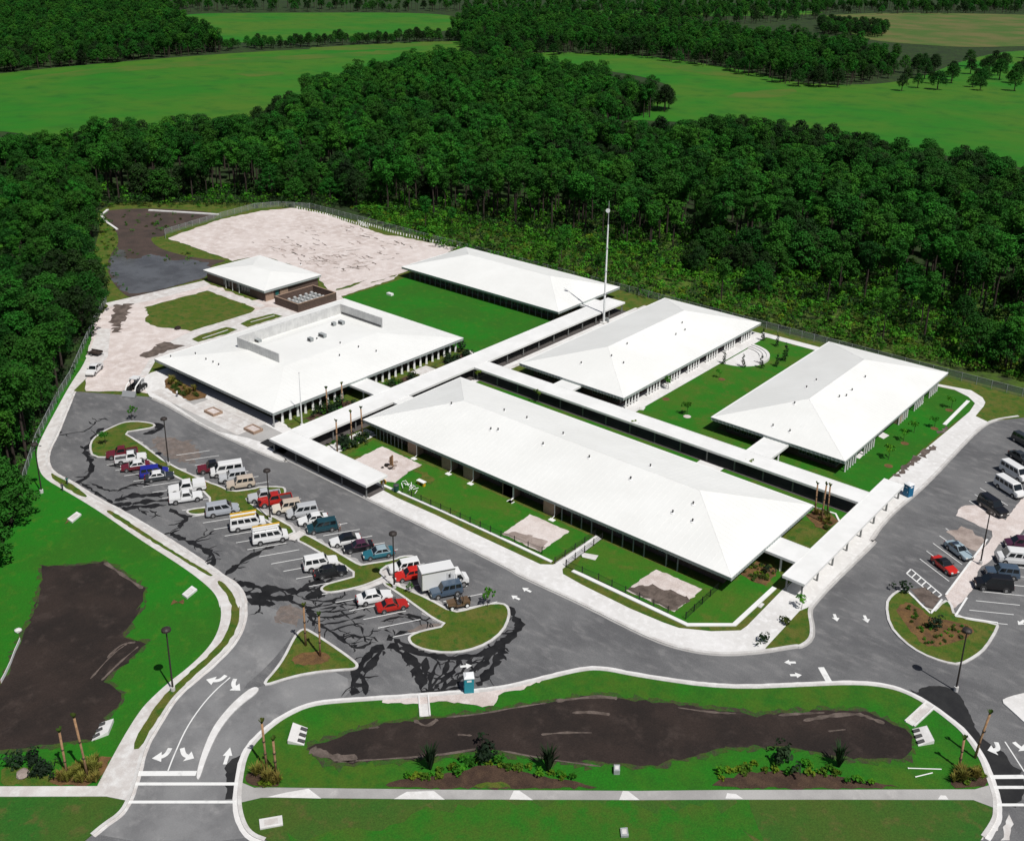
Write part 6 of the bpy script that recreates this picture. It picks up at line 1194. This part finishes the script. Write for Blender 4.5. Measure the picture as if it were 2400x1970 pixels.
F_CL = [(-553.02, 1233.84), (-461.33, 1213.09), (-424.67, 1106.03), (-482.34, 1091.23)]
tx, ty, tv, ts = [], [], [], []
def put(poly, step, kinds, s0, s1, keep=1.0, zone=0):
    x, y = scatter(poly, step, keep=keep); n = len(x); tx.append(x); ty.append(y); tv.append(rg.choice(kinds, n)); ts.append(rg.uniform(s0, s1, n))
PK_ = list(range(7)); OK_ = list(range(7, 11))
put(F_LEFT, 5.2, PK_ + [7, 9] * 5, .62, .95)
put(F_BACK, 6.9, PK_ + PK_ + [9, 10], .75, 1.15)
put(F_HALF, 8.5, PK_, .55, .9, .5)
put(F_SPARSE, 9, PK_, .45, .8, .14)
put([(-95.66, 250.82), (-76.99, 251.3), (-53.17, 253.6), (-20.16, 255.27), (-17.38, 236.84), (-49.63, 240.52), (-71.55, 236.17), (-89.07, 235.43)], 9, PK_, .55, .9, .3)
put([(-74.86, 255.5), (-53.35, 254.25), (-20.16, 255.27), (-17.38, 236.84), (-50.12, 242.32), (-61.95, 240.85)], 6.0, [7, 9, 2, 5], .6, .95)
put(F_TL, 8, PK_ + OK_ + [7, 9, 7, 9, 7, 9], .8, 1.1); put(F_MID, 8.5, PK_ + OK_, .75, 1.1); put(F_LINE, 8, OK_, .5, .9, .7); put(F_SCAT, 16, OK_, .7, 1.1, .45); put(F_TOP, 14, PK_ + OK_, .8, 1.1, .8); put(F_CL, 9, OK_, .8, 1.1)
tx, ty, tv, ts = map(np.concatenate, (tx, ty, tv, ts))
ok = ~inpoly(tx, ty, [(-337.33, 125.41), (-322.82, 138.93), (-292.75, 125.56), (-276.17, 117.15), (-262.36, 108.61), (-252.19, 90.0)])
tx, ty, tv, ts = tx[ok], ty[ok], tv[ok], ts[ok]
dark = inpoly(tx, ty, [(-335.96, 450.31), (-291.41, 410.75), (-255.79, 428.27), (-247.97, 460.85), (-195.7, 457.33), (-148.83, 451.19), (-107.05, 452.69), (-54.78, 484.82), (-45.44, 422.87), (-92.07, 397.36), (-129.43, 397.22), (-171.33, 403.45), (-214.84, 401.33), (-226.42, 380.45), (-266.64, 365.5)]) | inpoly(tx, ty, [(-578.64, 206.8), (-461.09, 230.09), (-440.11, 259.11), (-414.72, 289.28), (-453.62, 354.59), (-434.1, 351.83), (-384.69, 288.7), (-392.24, 229.78), (-447.88, 156.55)]) | inpoly(tx, ty, [(-449.17, 641.81), (-355.85, 591.2), (-308.79, 525.11), (-330.5, 478.74)])
nz = np.sin(tx * .043 + 1.3 * np.sin(ty * .031)) + np.sin(ty * .057 + 1.1 * np.sin(tx * .027 + 2))
dark |= (nz > 1.25) & (tx > -600)
tv = np.where(dark, rg.choice([7, 9, 8], len(tx)), tv)
rt = rg.uniform(0, 6.28, len(tx))
# the 300 trees nearest the viewer that stand in view are things of their own
dv = np.stack([tx, ty, np.full(len(tx), 8. - CAM['H'])], 1); zc = dv @ np.array(CAM['w']); xc = (dv @ np.array(CAM['r'])) / zc; yc = (dv @ np.array(CAM['u'])) / zc
inview = (np.abs(xc) < .51) & (zc > 0) & (yc > -.56) & (yc < .32)
order = np.argsort(np.where(inview, zc, 1e9))[:300]
solo = np.zeros(len(tx), bool); solo[order] = True
print('trees', len(tx))
def zone(x, y):
    if x < -165 and y < 150: return 'by the left fence'
    if x < -290: return 'behind the pond'
    if x < -205: return 'behind the sand lot'
    if x < -140: return 'behind the rear building and mast'
    if x < -95: return 'behind the central white roof'
    return 'behind the right-hand building'
for i in order:
    crown, trunk, h = TREES[tv[i]]; pinek = tv[i] < 7
    z = zone(tx[i], ty[i])
    t = thing('pine_tree' if pinek else 'broadleaf_tree', ('tall green pine in the forest ' if pinek else 'dark broadleaf tree in the forest ') + z, 'tree', (float(tx[i]), float(ty[i]), -.25), float(rt[i]), ('pines ' if pinek else 'broadleaf trees ') + z)
    s_ = float(ts[i]); t.scale = (s_ * rnd.uniform(.9, 1.1), s_ * rnd.uniform(.9, 1.1), s_ * rnd.uniform(.9, 1.1))
    link('trunk', trunk, None, t); link('crown', crown, None, t)
def joined(crown, trunk, name):
    v, f, mi = [], [], []
    for k, me in enumerate((crown, trunk)):
        b = len(v); v += [tuple(q.co) for q in me.vertices]; f += [tuple(i + b for i in p.vertices) for p in me.polygons]; mi += [k] * len(me.polygons)
    me = bpy.data.meshes.new(name); me.from_pydata(v, [], f); me.materials.append(crown.materials[0]); me.materials.append(trunk.materials[0]); me.polygons.foreach_set('material_index', mi); me.update(); return me
def instancer(name, meshes, x, y, z, idx, rot, sc, label, cat):
    """one stuff object: geometry nodes set copies of a few plant meshes on its points"""
    pc = bpy.data.collections.new(name + '_plants')
    for i, me in enumerate(meshes): pc.objects.link(bpy.data.objects.new('%s_%02d' % (name, i), me))
    me = bpy.data.meshes.new(name); n = len(x); me.vertices.add(n); co = np.stack([x, y, np.full(n, z)], 1).astype(np.float32); me.vertices.foreach_set('co', co.ravel())
    for nm, ty_, arr in (('pick', 'INT', idx.astype(np.int32)), ('turn', 'FLOAT', rot.astype(np.float32)), ('size', 'FLOAT', sc.astype(np.float32))):
        me.attributes.new(nm, ty_, 'POINT').data.foreach_set('value', arr)
    o = bpy.data.objects.new(name, me); COL.objects.link(o)
    g = bpy.data.node_groups.new(name, 'GeometryNodeTree'); g.interface.new_socket('Geometry', in_out='INPUT', socket_type='NodeSocketGeometry'); g.interface.new_socket('Geometry', in_out='OUTPUT', socket_type='NodeSocketGeometry')
    N = g.nodes; L = g.links; gi = N.new('NodeGroupInput'); go = N.new('NodeGroupOutput'); ip = N.new('GeometryNodeInstanceOnPoints'); ci = N.new('GeometryNodeCollectionInfo')
    ci.inputs['Collection'].default_value = pc; ci.inputs['Separate Children'].default_value = True; ci.inputs['Reset Children'].default_value = True
    def att(nm, ty_): a = N.new('GeometryNodeInputNamedAttribute'); a.data_type = ty_; a.inputs['Name'].default_value = nm; return a.outputs['Attribute']
    cx_ = N.new('ShaderNodeCombineXYZ'); L.new(att('turn', 'FLOAT'), cx_.inputs['Z'])
    L.new(gi.outputs[0], ip.inputs['Points']); L.new(ci.outputs[0], ip.inputs['Instance']); ip.inputs['Pick Instance'].default_value = True
    L.new(att('pick', 'INT'), ip.inputs['Instance Index']); L.new(cx_.outputs[0], ip.inputs['Rotation']); L.new(att('size', 'FLOAT'), ip.inputs['Scale']); L.new(ip.outputs[0], go.inputs[0])
    md = o.modifiers.new('plants', 'NODES'); md.node_group = g
    struct(o, 'stuff'); return tag(o, label, cat)
r_s = ~solo
instancer('forest', [joined(c, t_, 'tree') for c, t_, h in TREES], tx[r_s], ty[r_s], -.25, tv[r_s], rt[r_s], ts[r_s], 'dense green forest running off behind the school and around the meadows', 'forest')
# undergrowth along the fence and the forest edges
ux, uy, ui, us = [], [], [], []
def under(poly, step, kinds, s0, s1, keep=1.0):
    x, y = scatter(poly, step, keep=keep); ux.append(x); uy.append(y); ui.append(rg.choice(kinds, len(x))); us.append(rg.uniform(s0, s1, len(x)))
SH = [shrub_mesh(0, 'shrubleaf', 1.3, 1.6), shrub_mesh(1, 'shrubleaf', 1.0, 2.2), shrub_mesh(2, 'yellowleaf', 1.0, 1.2), shrub_mesh(3, 'oakleaf', 1.4, 1.8), shrub_mesh(4, 'ornleaf', 1.2, 1.4)]
BR = [(-262.72, 238.53), (-253.47, 243.59), (-236.26, 257.07), (-186.23, 270.22), (-129.2, 276.6), (-59.91, 278.51), (-23.9, 280.06), (-16.99, 234.22), (-49.31, 239.34), (-71.33, 235.56), (-120.96, 232.71), (-158.25, 228.33), (-186.39, 223.79), (-206.12, 224.25), (-233.14, 230.39)]
under(BR, 1.9, [0, 0, 0, 1, 1, 1, 2, 4, 3], .6, 1.6, .8)
under([(-278.14, 241.02), (-273.36, 255.52), (-244.34, 263.32), (-225.64, 245.5), (-228.54, 234.68), (-248.75, 232.23)], 1.8, [0, 1, 0, 2], .8, 1.6, .8)
under([(-350.3, 184.61), (-340.2, 180.42), (-338.83, 185.57), (-279.57, 237.72), (-287.4, 242.21), (-329.7, 207.19)], 2.6, [3, 0, 4], .6, 1.2, .7)
under(F_LEFT, 3.6, [3, 3, 3, 3, 0], .8, 1.8, .6)
under([(-346.33, 182.39), (-283.91, 241.49), (-229.78, 250.01), (-166.67, 255.29), (-103.61, 253.67), (-53.61, 255.24), (-67.98, 308.33), (-129.67, 311.31), (-204.23, 310.9), (-257.88, 280.6), (-307.01, 261.53), (-369.99, 195.65)], 2.4, [3, 0, 1, 3], .8, 1.8, .8)
under([(-336.81, 178.56), (-310.68, 169.79), (-292.42, 159.63), (-275.89, 146.83), (-266.43, 140.97), (-268.16, 139.38), (-292.44, 151.2), (-314.99, 165.75)], 2.2, [0, 2, 4], .4, .9, .6)
under([(-270.93, 143.99), (-256.98, 139.36), (-263.54, 143.63), (-274.99, 147.65)], 2.5, [0, 1], .5, .9, .5); under([(-331.91, 185.95), (-320.44, 175.48), (-304.25, 171.05), (-296.63, 173.51), (-295.16, 177.21), (-300.64, 199.27), (-319.51, 194.89)], 3.2, [0, 1, 4], .35, .8, .45); under([(-276.48, 146.28), (-285.7, 153.38), (-292.73, 159.34), (-285.43, 159.79), (-279.63, 161.05), (-269.26, 164.61), (-258.83, 168.36), (-254.65, 166.47), (-262.47, 163.06), (-274.71, 157.57), (-280.89, 153.82), (-274.99, 147.65), (-262.09, 141.48), (-250.37, 138.83), (-249.07, 136.8), (-260.65, 139.36)], 2.2, [0, 4, 1], .25, .6, .5)
under([(-281.98, 169.34), (-264.92, 164.67), (-264.96, 168.59), (-278.09, 170.83)], 2.6, [0, 4], .4, .8, .6)
ux, uy, ui, us = map(np.concatenate, (ux, uy, ui, us))
instancer('undergrowth', SH, ux, uy, -.2, ui, rg.uniform(0, 6.28, len(ux)), us, 'low bright green undergrowth between the rear fence and the forest', 'undergrowth')
print('undergrowth', len(ux))
# ------------------------------------------------------------------ single plants on the site
def plant(name, label, cat, pos, kind, s=1.0, group=None, z=.1, sz=None):
    me, st = PL[kind]
    t = thing(name, label, cat, (*pos, z), rnd.uniform(0, 6.3), group); t.scale = (s, s, sz or s)
    if st is not None: link('stem', st, None, t)
    link('foliage', me, None, t); return t
def stem(h, r=.05, m='trunk'):
    me = MB().tube([(0, 0, -.1), (0, 0, h)], [r, r * .5], 5).mesh('stem'); me.materials.append(MATS[m]); return me
def cyp(seed):
    rr = np.random.default_rng(seed); C = [(rr.normal() * .08, rr.normal() * .08, .4 + i * .42) for i in range(8)]; return np_mesh('foliage', *leaf_faces(rr, C, [.42 * (1 - i / 9) + .12 for i in range(8)], 150, .13, 0, 1.2), 'darkleaf')
def tuft(seed, m, h=1.0, n=36, w=.03, spread=.5):
    rr = np.random.default_rng(seed); V_, F_ = [], []
    for i in range(n):
        a = rr.random() * 6.28; s_ = spread * (.3 + rr.random()); hh = h * (.6 + .5 * rr.random()); p0 = np.array([.1 * math.cos(a), .1 * math.sin(a), 0]); p1 = np.array([s_ * .5 * math.cos(a), s_ * .5 * math.sin(a), hh * .75]); p2 = np.array([s_ * math.cos(a), s_ * math.sin(a), hh]); q = np.array([-math.sin(a), math.cos(a), 0]) * w
        k = len(V_); V_ += [p0 - q, p0 + q, p1 + q, p1 - q, p2]; F_ += [[k, k + 1, k + 2, k + 3], [k + 3, k + 2, k + 4, k + 4]]
    me = bpy.data.meshes.new('foliage'); me.from_pydata([tuple(v) for v in V_], [], [tuple(dict.fromkeys(f)) for f in F_]); me.materials.append(MATS[m]); return me
PL = dict(sapling=(shrub_mesh(20, 'shrubleaf', .9, 1.2, 40, .16), stem(1.6)), bright=(shrub_mesh(21, 'yellowleaf', .9, 1.6, 34, .16), stem(1.2)), dark=(shrub_mesh(22, 'darkleaf', 1.0, 1.5, 44, .16, 8), None), cypress=(cyp(3), stem(.7)), gold=(shrub_mesh(23, 'yellowleaf', .5, .5, 30, .14), None), orn=(shrub_mesh(24, 'ornleaf', .8, .9, 40, .14), None), dry=(tuft(4, 'dryleaf', 1.5, 60, .05, .8), None), green=(shrub_mesh(25, 'shrubleaf', .6, .7, 34, .14), None), yucca=(tuft(6, 'darkleaf', 2.6, 70, .08, .9), None))
for f in ('sapling', 'bright'):
    me, st = PL[f]
    for v in me.vertices: v.co.z += 1.2
SAP = [("Z1 935,255", 'sapling', 'sapling on tip of the island nearest the loader', 1.2), ("Z1 748,425", 'sapling', 'sapling on wide head of the long island', 1.2), ("Z5 1105,945", 'sapling', 'sapling by the colonnade of the central building', 1.3), ("Z5 1240,1120", 'sapling', 'sapling in white mulch ring on the inner lawn', 1.3), ("Z5 185,1040", 'bright', 'bright sapling behind the longest roof, leftmost of three', 1.1), ("Z5 878,1262", 'bright', 'bright sapling behind the longest roof, middle of three', 1.1), ("Z5 1670,1545", 'bright', 'bright sapling behind the longest roof, rightmost of three', 1.1), ("Z5 1470,865", 'sapling', 'thin sapling with mulch ring in middle of the inner lawn', .9), ("Z6 1600,625", 'sapling', 'sapling at far end of the right building lawn', 1.2), ("Z6 1480,760", 'sapling', 'sapling on right building lawn beside the white edging', 1.1), ("Z6 1335,800", 'sapling', 'sapling mid-way along the right building lawn', 1.2), ("Z6 1260,860", 'sapling', 'sapling with brown mulch ring on right building lawn', 1.1), ("Z6 1155,990", 'sapling', 'sapling at near end of the right building lawn', 1.3), ("Z2 1940,1275", 'sapling', 'sapling on big rounded island beside the jeep', 1.2), ("Z7 430,430", 'sapling', 'loose sapling on small corner bed at right canopy', 1.0), ("ZB 1835,330", 'bright', 'bright sapling by the walkway crossing behind longest roof', 1.0), ("ZG 1300,960", 'sapling', 'small sapling on island below the box truck', .7)]
for p_, k, lab, s_ in (((-178.88, 96.11), *SAP[0][1:]), ((-173.16, 87.14), *SAP[1][1:]), ((-106.58, 181.27), *SAP[2][1:]), ((-96.91, 173.18), *SAP[3][1:]), ((-123.32, 156.93), *SAP[4][1:]), ((-99.66, 158.38), *SAP[5][1:]), ((-75.14, 158.4), *SAP[6][1:]), ((-101.28, 194.35), *SAP[7][1:]), ((-56.66, 213.11), *SAP[8][1:]), ((-56.14, 201.41), *SAP[9][1:]), ((-58.33, 196.03), *SAP[10][1:]), ((-58.53, 190.87), *SAP[11][1:]), ((-57.79, 181.32), *SAP[12][1:]), ((-84.53, 96.76), *SAP[13][1:]), ((-49.51, 126.62), *SAP[14][1:]), ((-140.26, 156.9), *SAP[15][1:]), ((-95.47, 91.52), *SAP[16][1:])):
    plant('young_tree', lab, 'sapling', p_, k, s_, 'young trees on the campus')
for k, p_ in enumerate(((-96.27, 172.13), (-100.53, 193.96), (-57.98, 190.14), (-56.82, 178.82), (-104.14, 176.53), (-56.63, 211.73), (-55.91, 200.75))):
    struct(sheet('mulch_ring', [(p_[0] + .8 * math.cos(a), p_[1] + .8 * math.sin(a)) for a in np.linspace(0, 6.28, 13)[:-1]], .11, 'sand' if k == 0 else 'mulch'))
CY = [(-104.96, 222.0), (-100.62, 220.88), (-94.92, 213.43), (-94.7, 209.05), (-96.99, 205.86), (-100.42, 203.55), (-104.67, 202.32)]
CL_ = ['beyond the far end of the round stage', 'behind the stage steps', 'tallest dark one right of the round stage', 'right of the stage rim', 'in front of the stage rim, right one', 'in front of the stage rim, middle one', 'in front of the stage rim, left one']
for k, (p_, l_) in enumerate(zip(CY, CL_)): plant('cypress', 'narrow dark cypress ' + l_, 'cypress', p_, 'cypress', 1.35 if k == 2 else 1.0, 'cypresses round the stage')
for p_, k, lab, s_ in (((-68.73, 68.73), 'yucca', 'dark spiky shrub on left part of the centre mulch bed', 1.25), ((-64.69, 74.13), 'dark', 'dark shrub at top of the centre mulch bed', 1.6), ((-58.09, 77.6), 'yucca', 'dark spiky shrub on right part of the centre mulch bed', 1.3), ((-37.85, 96.82), 'dark', 'dark shrub at top of the right mulch bed', 1.6), ((-32.5, 100.72), 'yucca', 'dark spiky shrub on right mulch bed', 1.2), ((-105.41, 37.38), 'dark', 'big dark blue-green juniper at lower left corner', 1.35), ((-39.78, 140.99), 'dark', 'dark shrub on tip of the right lot island', 1.1), ((-33.04, 135.0), 'dark', 'dark shrub in the middle of the right lot mulch bed', 1.2), ((-49.94, 121.8), 'orn', 'grey-green shrub on corner bed by the right walk', 1.2), ((-50.24, 116.0), 'dark', 'small dark shrub at corner of the wide front walk', .9), ((-57.81, 131.61), 'dark', 'dark round shrub in the orange mulch under the canopy link', .9), ((-154.98, 167.23), 'dark', 'large dark shrub at far right corner of the equipment-screen building', 1.6)):
    plant('shrub', lab, 'shrub', p_, k, s_, 'dark shrubs')
def row(poly, n, kinds, label, s0, s1, seed, z=.1, group=None):
    r2 = random.Random(seed); c = 0; xs = [p[0] for p in poly]; ys = [p[1] for p in poly]
    while c < n:
        x, y = r2.uniform(min(xs), max(xs)), r2.uniform(min(ys), max(ys))
        if not inpoly(np.array([x]), np.array([y]), poly)[0]: continue
        plant('bedding_plant', label, 'plant', (x, y), r2.choice(kinds), r2.uniform(s0, s1), group or label, z); c += 1
def along(pts, n, kinds, label, s0, s1, seed, jit=.35, group=None):
    r2 = random.Random(seed); P = resample(pts, .5)
    for i in range(n):
        q = P[int(i * (len(P) - 1) / max(1, n - 1))]; plant('bedding_plant', label, 'plant', (q[0] + r2.gauss(0, jit), q[1] + r2.gauss(0, jit)), r2.choice(kinds), r2.uniform(s0, s1), group or label)
along([(-69.72, 65.84), (-68.58, 67.37), (-67.44, 68.92), (-66.19, 70.37), (-65.35, 72.61), (-63.69, 74.62), (-61.93, 75.2), (-59.77, 75.95), (-57.01, 77.6), (-55.56, 78.49)], 30, ['gold', 'gold', 'green'], 'yellow-green bedding plant edging the centre mulch bed', .8, 1.3, 1)
along([(-42.85, 90.12), (-39.77, 93.8), (-36.3, 96.81), (-33.63, 98.93), (-31.49, 99.5), (-28.32, 100.3)], 22, ['gold', 'gold', 'green'], 'yellow-green bedding plant edging the right mulch bed', .8, 1.3, 2)
row([(-153.4, 117), (-148.2, 117), (-148.2, 130.5), (-153.4, 130.5)], 26, ['orn', 'dark', 'green'], 'leafy shrub in bed by the flagpole', .8, 1.5, 3)
row([(-153.4, 141), (-148.2, 141), (-148.2, 149.8), (-153.4, 149.8)], 18, ['orn', 'dark', 'green'], 'leafy shrub in middle bed beside long walkway', .8, 1.5, 4)
row([(-153.4, 158), (-148.2, 158), (-148.2, 166.4), (-153.4, 166.4)], 16, ['orn', 'dark', 'dark'], 'leafy shrub in far bed beside long walkway', .9, 1.6, 5)
row([(-142.18, 114.67), (-138.61, 115.82), (-135.72, 115.1), (-137.51, 122.27), (-140.09, 122.08), (-141.58, 116.57)], 34, ['orn', 'dark', 'green'], 'leafy shrub at foot of the palms by the drop-off canopy', .7, 1.2, 6)
row([(-190.54, 111.17), (-191.88, 113.08), (-186.18, 112.54), (-178.64, 112.38), (-178.78, 109.37), (-183.86, 109.64)], 24, ['orn', 'dry', 'orn'], 'brownish shrub in mulch bed by the slab plaza', .7, 1.2, 7)
row([(-60.78, 129.32), (-60.19, 133.39), (-57.29, 133.67), (-56.61, 131.72), (-56.45, 129.07), (-58.41, 128.27)], 22, ['orn', 'gold'], 'small shrub in orange mulch bed under the canopy link', .5, .9, 8)
row([(-38.69, 136.11), (-38.39, 138.1), (-34.59, 136.91), (-29.17, 138.66), (-29.64, 134.8), (-31.44, 131.43), (-33.0, 130.31)], 46, ['green', 'orn'], 'tiny shrub planted in rows on right lot mulch bed', .35, .6, 9)
row([(-87.6, 163.2), (-78.6, 163.2), (-78.6, 165.2), (-87.6, 165.2)], 16, ['orn', 'dry'], 'small tan shrub left of the canopy link to right building', .5, .9, 10)
row([(-71.4, 163.2), (-62.4, 163.2), (-62.4, 165.2), (-71.4, 165.2)], 16, ['orn', 'dry'], 'small tan shrub right of the canopy link to right building', .5, .9, 11)
row([(-99.49, 39.1), (-100.51, 40.49), (-99.4, 43.19), (-98.93, 45.07), (-95.97, 42.16)], 34, ['dry'], 'straw-coloured grass clump at lower left palms', .5, .95, 12)
row([(-83.94, 54.59), (-83.25, 55.48), (-79.9, 56.12), (-80.81, 54.62), (-82.88, 53.81)], 16, ['dry', 'gold'], 'yellow grass clump at palms beside the entry crosswalk', .6, 1.1, 13)
row([(-21.34, 106.79), (-21.61, 109.45), (-19.88, 111.69), (-18.54, 109.94), (-19.65, 107.73)], 22, ['dry', 'gold', 'orn'], 'yellow grass clump at palms by right crosswalk', .6, 1.1, 14)
row([(-60.01, 152.09), (-59.91, 154.65), (-57.76, 155.0), (-56.16, 153.67), (-56.1, 150.15), (-58.1, 150.15)], 14, ['orn', 'dry'], 'small shrub at foot of three palms by right walkway', .5, .9, 15)
along([(-104.73, 38.56), (-102.56, 38.99), (-100.63, 39.53)], 10, ['green', 'dark'], 'low green shrub behind the juniper at lower left', .7, 1.1, 16)
# palms with cut-back heads
def palm(pos, h, label, seed, lean=.0):
    t = thing('palm_tree', label, 'palm', (*pos, .1), seed * 1.7, 'newly planted palms'); rr = np.random.default_rng(seed)
    lx = lean + rr.normal() * .12
    MB().tube([(0, 0, -.1), (lx * .3, 0, h * .4), (lx, 0, h)], [.17, .13, .14], 8).build('trunk', 'palmtrunk', t, True)
    V_, F_ = [], []
    for i in range(9):
        a = i * .7 + rr.random(); L_ = .5 + .35 * rr.random()
        for j in range(5):
            b = a + (j - 2) * .16; k = len(V_); c_, s_ = math.cos(b), math.sin(b); q = (-s_ * .05, c_ * .05)
            p0 = (lx, 0, h - .05); p1 = (lx + c_ * L_ * .45, s_ * L_ * .45, h + .75 * L_); V_ += [(p0[0] - q[0], p0[1] - q[1], p0[2]), (p0[0] + q[0], p0[1] + q[1], p0[2]), (p1[0] + q[0], p1[1] + q[1], p1[2]), (p1[0] - q[0], p1[1] - q[1], p1[2])]; F_.append((k, k + 1, k + 2, k + 3))
    me = bpy.data.meshes.new('fronds'); me.from_pydata(V_, [], F_); link('fronds', me, 'ornleaf', t)
    for z in (.35, .62): MB().tube([(lx * z, 0, h * z - .06), (lx * z, 0, h * z + .06)], .2, 8).build('bark_ring', 'trunk', t)
for k, (p_, h, l_, ln) in enumerate((((-137.77, 114.25), 6.2, 'bare-trunked palm by drop-off canopy, nearest the canopy', 0), ((-138.63, 118.65), 6.2, 'bare-trunked palm by drop-off canopy, middle one', 0), ((-138.37, 121.16), 6.4, 'bare-trunked palm by drop-off canopy, beside the longest roof corner', 0), ((-151.99, 123.97), 5.4, 'bare-trunked palm in the flagpole bed, nearer the flagpole', 0), ((-151.92, 127.93), 5.2, 'bare-trunked palm in the flagpole bed, nearer the canopy link', 0),
    ((-59.73, 153.26), 5.6, 'bare-trunked palm in bed by right walkway, left of three', 0), ((-57.81, 151.61), 7.0, 'bare-trunked palm in bed by right walkway, middle and tallest of three', .2), ((-58.29, 155.15), 5.0, 'bare-trunked palm in bed by right walkway, right of three', .1), ((-97.41, 73.66), 6.3, 'bare-trunked palm on triangle island, left of two', 0), ((-94.23, 73.54), 6.3, 'bare-trunked palm on triangle island, right of two', 0),
    ((-99.55, 40.46), 6.0, 'leaning palm at lower left corner, shorter of two', -.4), ((-97.36, 41.8), 9.0, 'leaning palm at lower left corner, taller of two', -.5), ((-83.11, 56.18), 6.5, 'palm beside entry crosswalk, left one', 0), ((-81.95, 56.61), 4.6, 'palm beside entry crosswalk, right and shorter one', 0), ((-20.66, 112.89), 6.6, 'tall leaning palm by the right crosswalk', .8), ((-21.54, 109.87), 4.0, 'short palm by the right crosswalk', .3))):
    palm(p_, h, l_, k + 1, ln)

# ------------------------------------------------------------------ stains, sand drifts and last small things
for k, q in enumerate(([(-168.53, 93.66), (-167.18, 96.49), (-164.43, 98.13), (-160.31, 98.21), (-157.13, 97.93), (-154.54, 94.95), (-155.72, 92.43), (-159.78, 91.77), (-165.06, 92.41)], [(-107.57, 75.87), (-106.5, 78.61), (-104.2, 78.82), (-102.2, 76.18), (-102.64, 74.52), (-105.24, 74.82)], [(-89.63, 86.77), (-88.09, 89.2), (-86.21, 89.56), (-87.94, 86.77), (-88.57, 85.16)])):
    struct(sheet('dirt_stain', rough(chaikin(q, 1), .45, .5, 50 + k), .0075 + k * 1e-4, 'dirtstain'))
for k, q in enumerate(([(-136.72, 91.87), (-136.56, 92.78), (-129.18, 92.53), (-120.89, 92.43), (-113.38, 92.6), (-106.58, 92.54), (-106.27, 91.47), (-112.56, 91.6), (-120.39, 91.44), (-128.36, 91.31)], [(-99.45, 92.61), (-92.02, 93.25), (-87.15, 92.98), (-87.22, 92.16), (-92.01, 92.34), (-99.44, 91.78)], [(-170.92, 92.09), (-165.85, 91.71), (-157.55, 90.8), (-146.09, 91.65), (-145.3, 90.99), (-157.27, 90.17), (-165.73, 91.04)], [(-91.1, 90.54), (-88.36, 90.06), (-85.97, 89.9), (-86.92, 89.15), (-90.04, 89.46)])):
    struct(sheet('sand_drift', rough(q, .22, .5, 60 + k), .023, 'oldwalk'))
for k, q in enumerate(([(-152.97, 68.48), (-152.28, 68.61), (-151.13, 67.75), (-151.89, 67.66)], [(-120.2, 66.91), (-119.34, 68.58), (-118.44, 68.23), (-118.98, 66.94)], [(-122.47, 118.79), (-120.78, 119.92), (-116.72, 119.16), (-115.91, 117.76), (-116.81, 115.91), (-118.41, 116.24), (-119.24, 118.36)], [(-33.61, 133.43), (-33.3, 133.96), (-32.66, 133.2), (-33.0, 132.39)])):
    struct(sheet('worn_grass', rough(chaikin(q, 1), .3, .45, 70 + k), .142 if k < 2 else .13, 'olive' if k == 2 else 'mulch'))
t = thing('silt_fence', 'white silt fence along left rim of the big dirt basin', 'fence', (*(-127.61, 48.57), .1))
SF = [(-127.61, 48.57), (-125.76, 46.99), (-123.91, 45.53), (-122.11, 43.93), (-121.03, 42.87)]; SF = [(a[0] - SF[0][0], a[1] - SF[0][1]) for a in SF]
ribbon('fabric', SF, .06, 0, .55, 'trim', False, t)
for a in resample(SF, 2.0): MB().box(a[0] - .03, a[0] + .03, a[1] - .09, a[1] - .03, 0, .75).build('stake', 'palmtrunk', t)
for a, b, lab in ((*[(-26.17, 105.85), (-23.08, 108.32)], 'long white pipe lying on grass right of the dirt basin'), (*[(-25.0, 105.05), (-23.68, 107.06)], 'shorter white pipe lying on grass right of the dirt basin')):
    t = thing('loose_pipe', lab, 'pipe', (*a, .16)); L_ = (b[0] - a[0], b[1] - a[1])
    MB().tube([(0, 0, 0), (L_[0], L_[1], 0)], .06, 8).build('barrel', 'trim', t); MB().tube([(0, 0, 0), (L_[0] * .03, L_[1] * .03, 0)], .085, 8).build('socket', 'trim', t)
def boulder(pos, s, label, m):
    rr = np.random.default_rng(int(s * 100)); me = bpy.data.meshes.new('boulder'); bm = bmesh.new(); bmesh.ops.create_icosphere(bm, subdivisions=2, radius=s)
    for v in bm.verts: v.co *= 1 + rr.normal() * .07; v.co.z *= .65
    bm.to_mesh(me); bm.free(); o = link('boulder', me, m); o.location = (*pos, .1 + s * .3); tag(o, label, 'boulder')
boulder((-103.54, 37.22), .75, 'tan boulder beside the juniper at lower left corner', 'sandmark')
boulder((-129.88, 49.37), .5, 'pale stone on grass left of the big dirt basin', 'concrete')
boulder((-216.67, 131.14), .8, 'dark mound of soil at edge of the grass near the sand yard', 'soil')
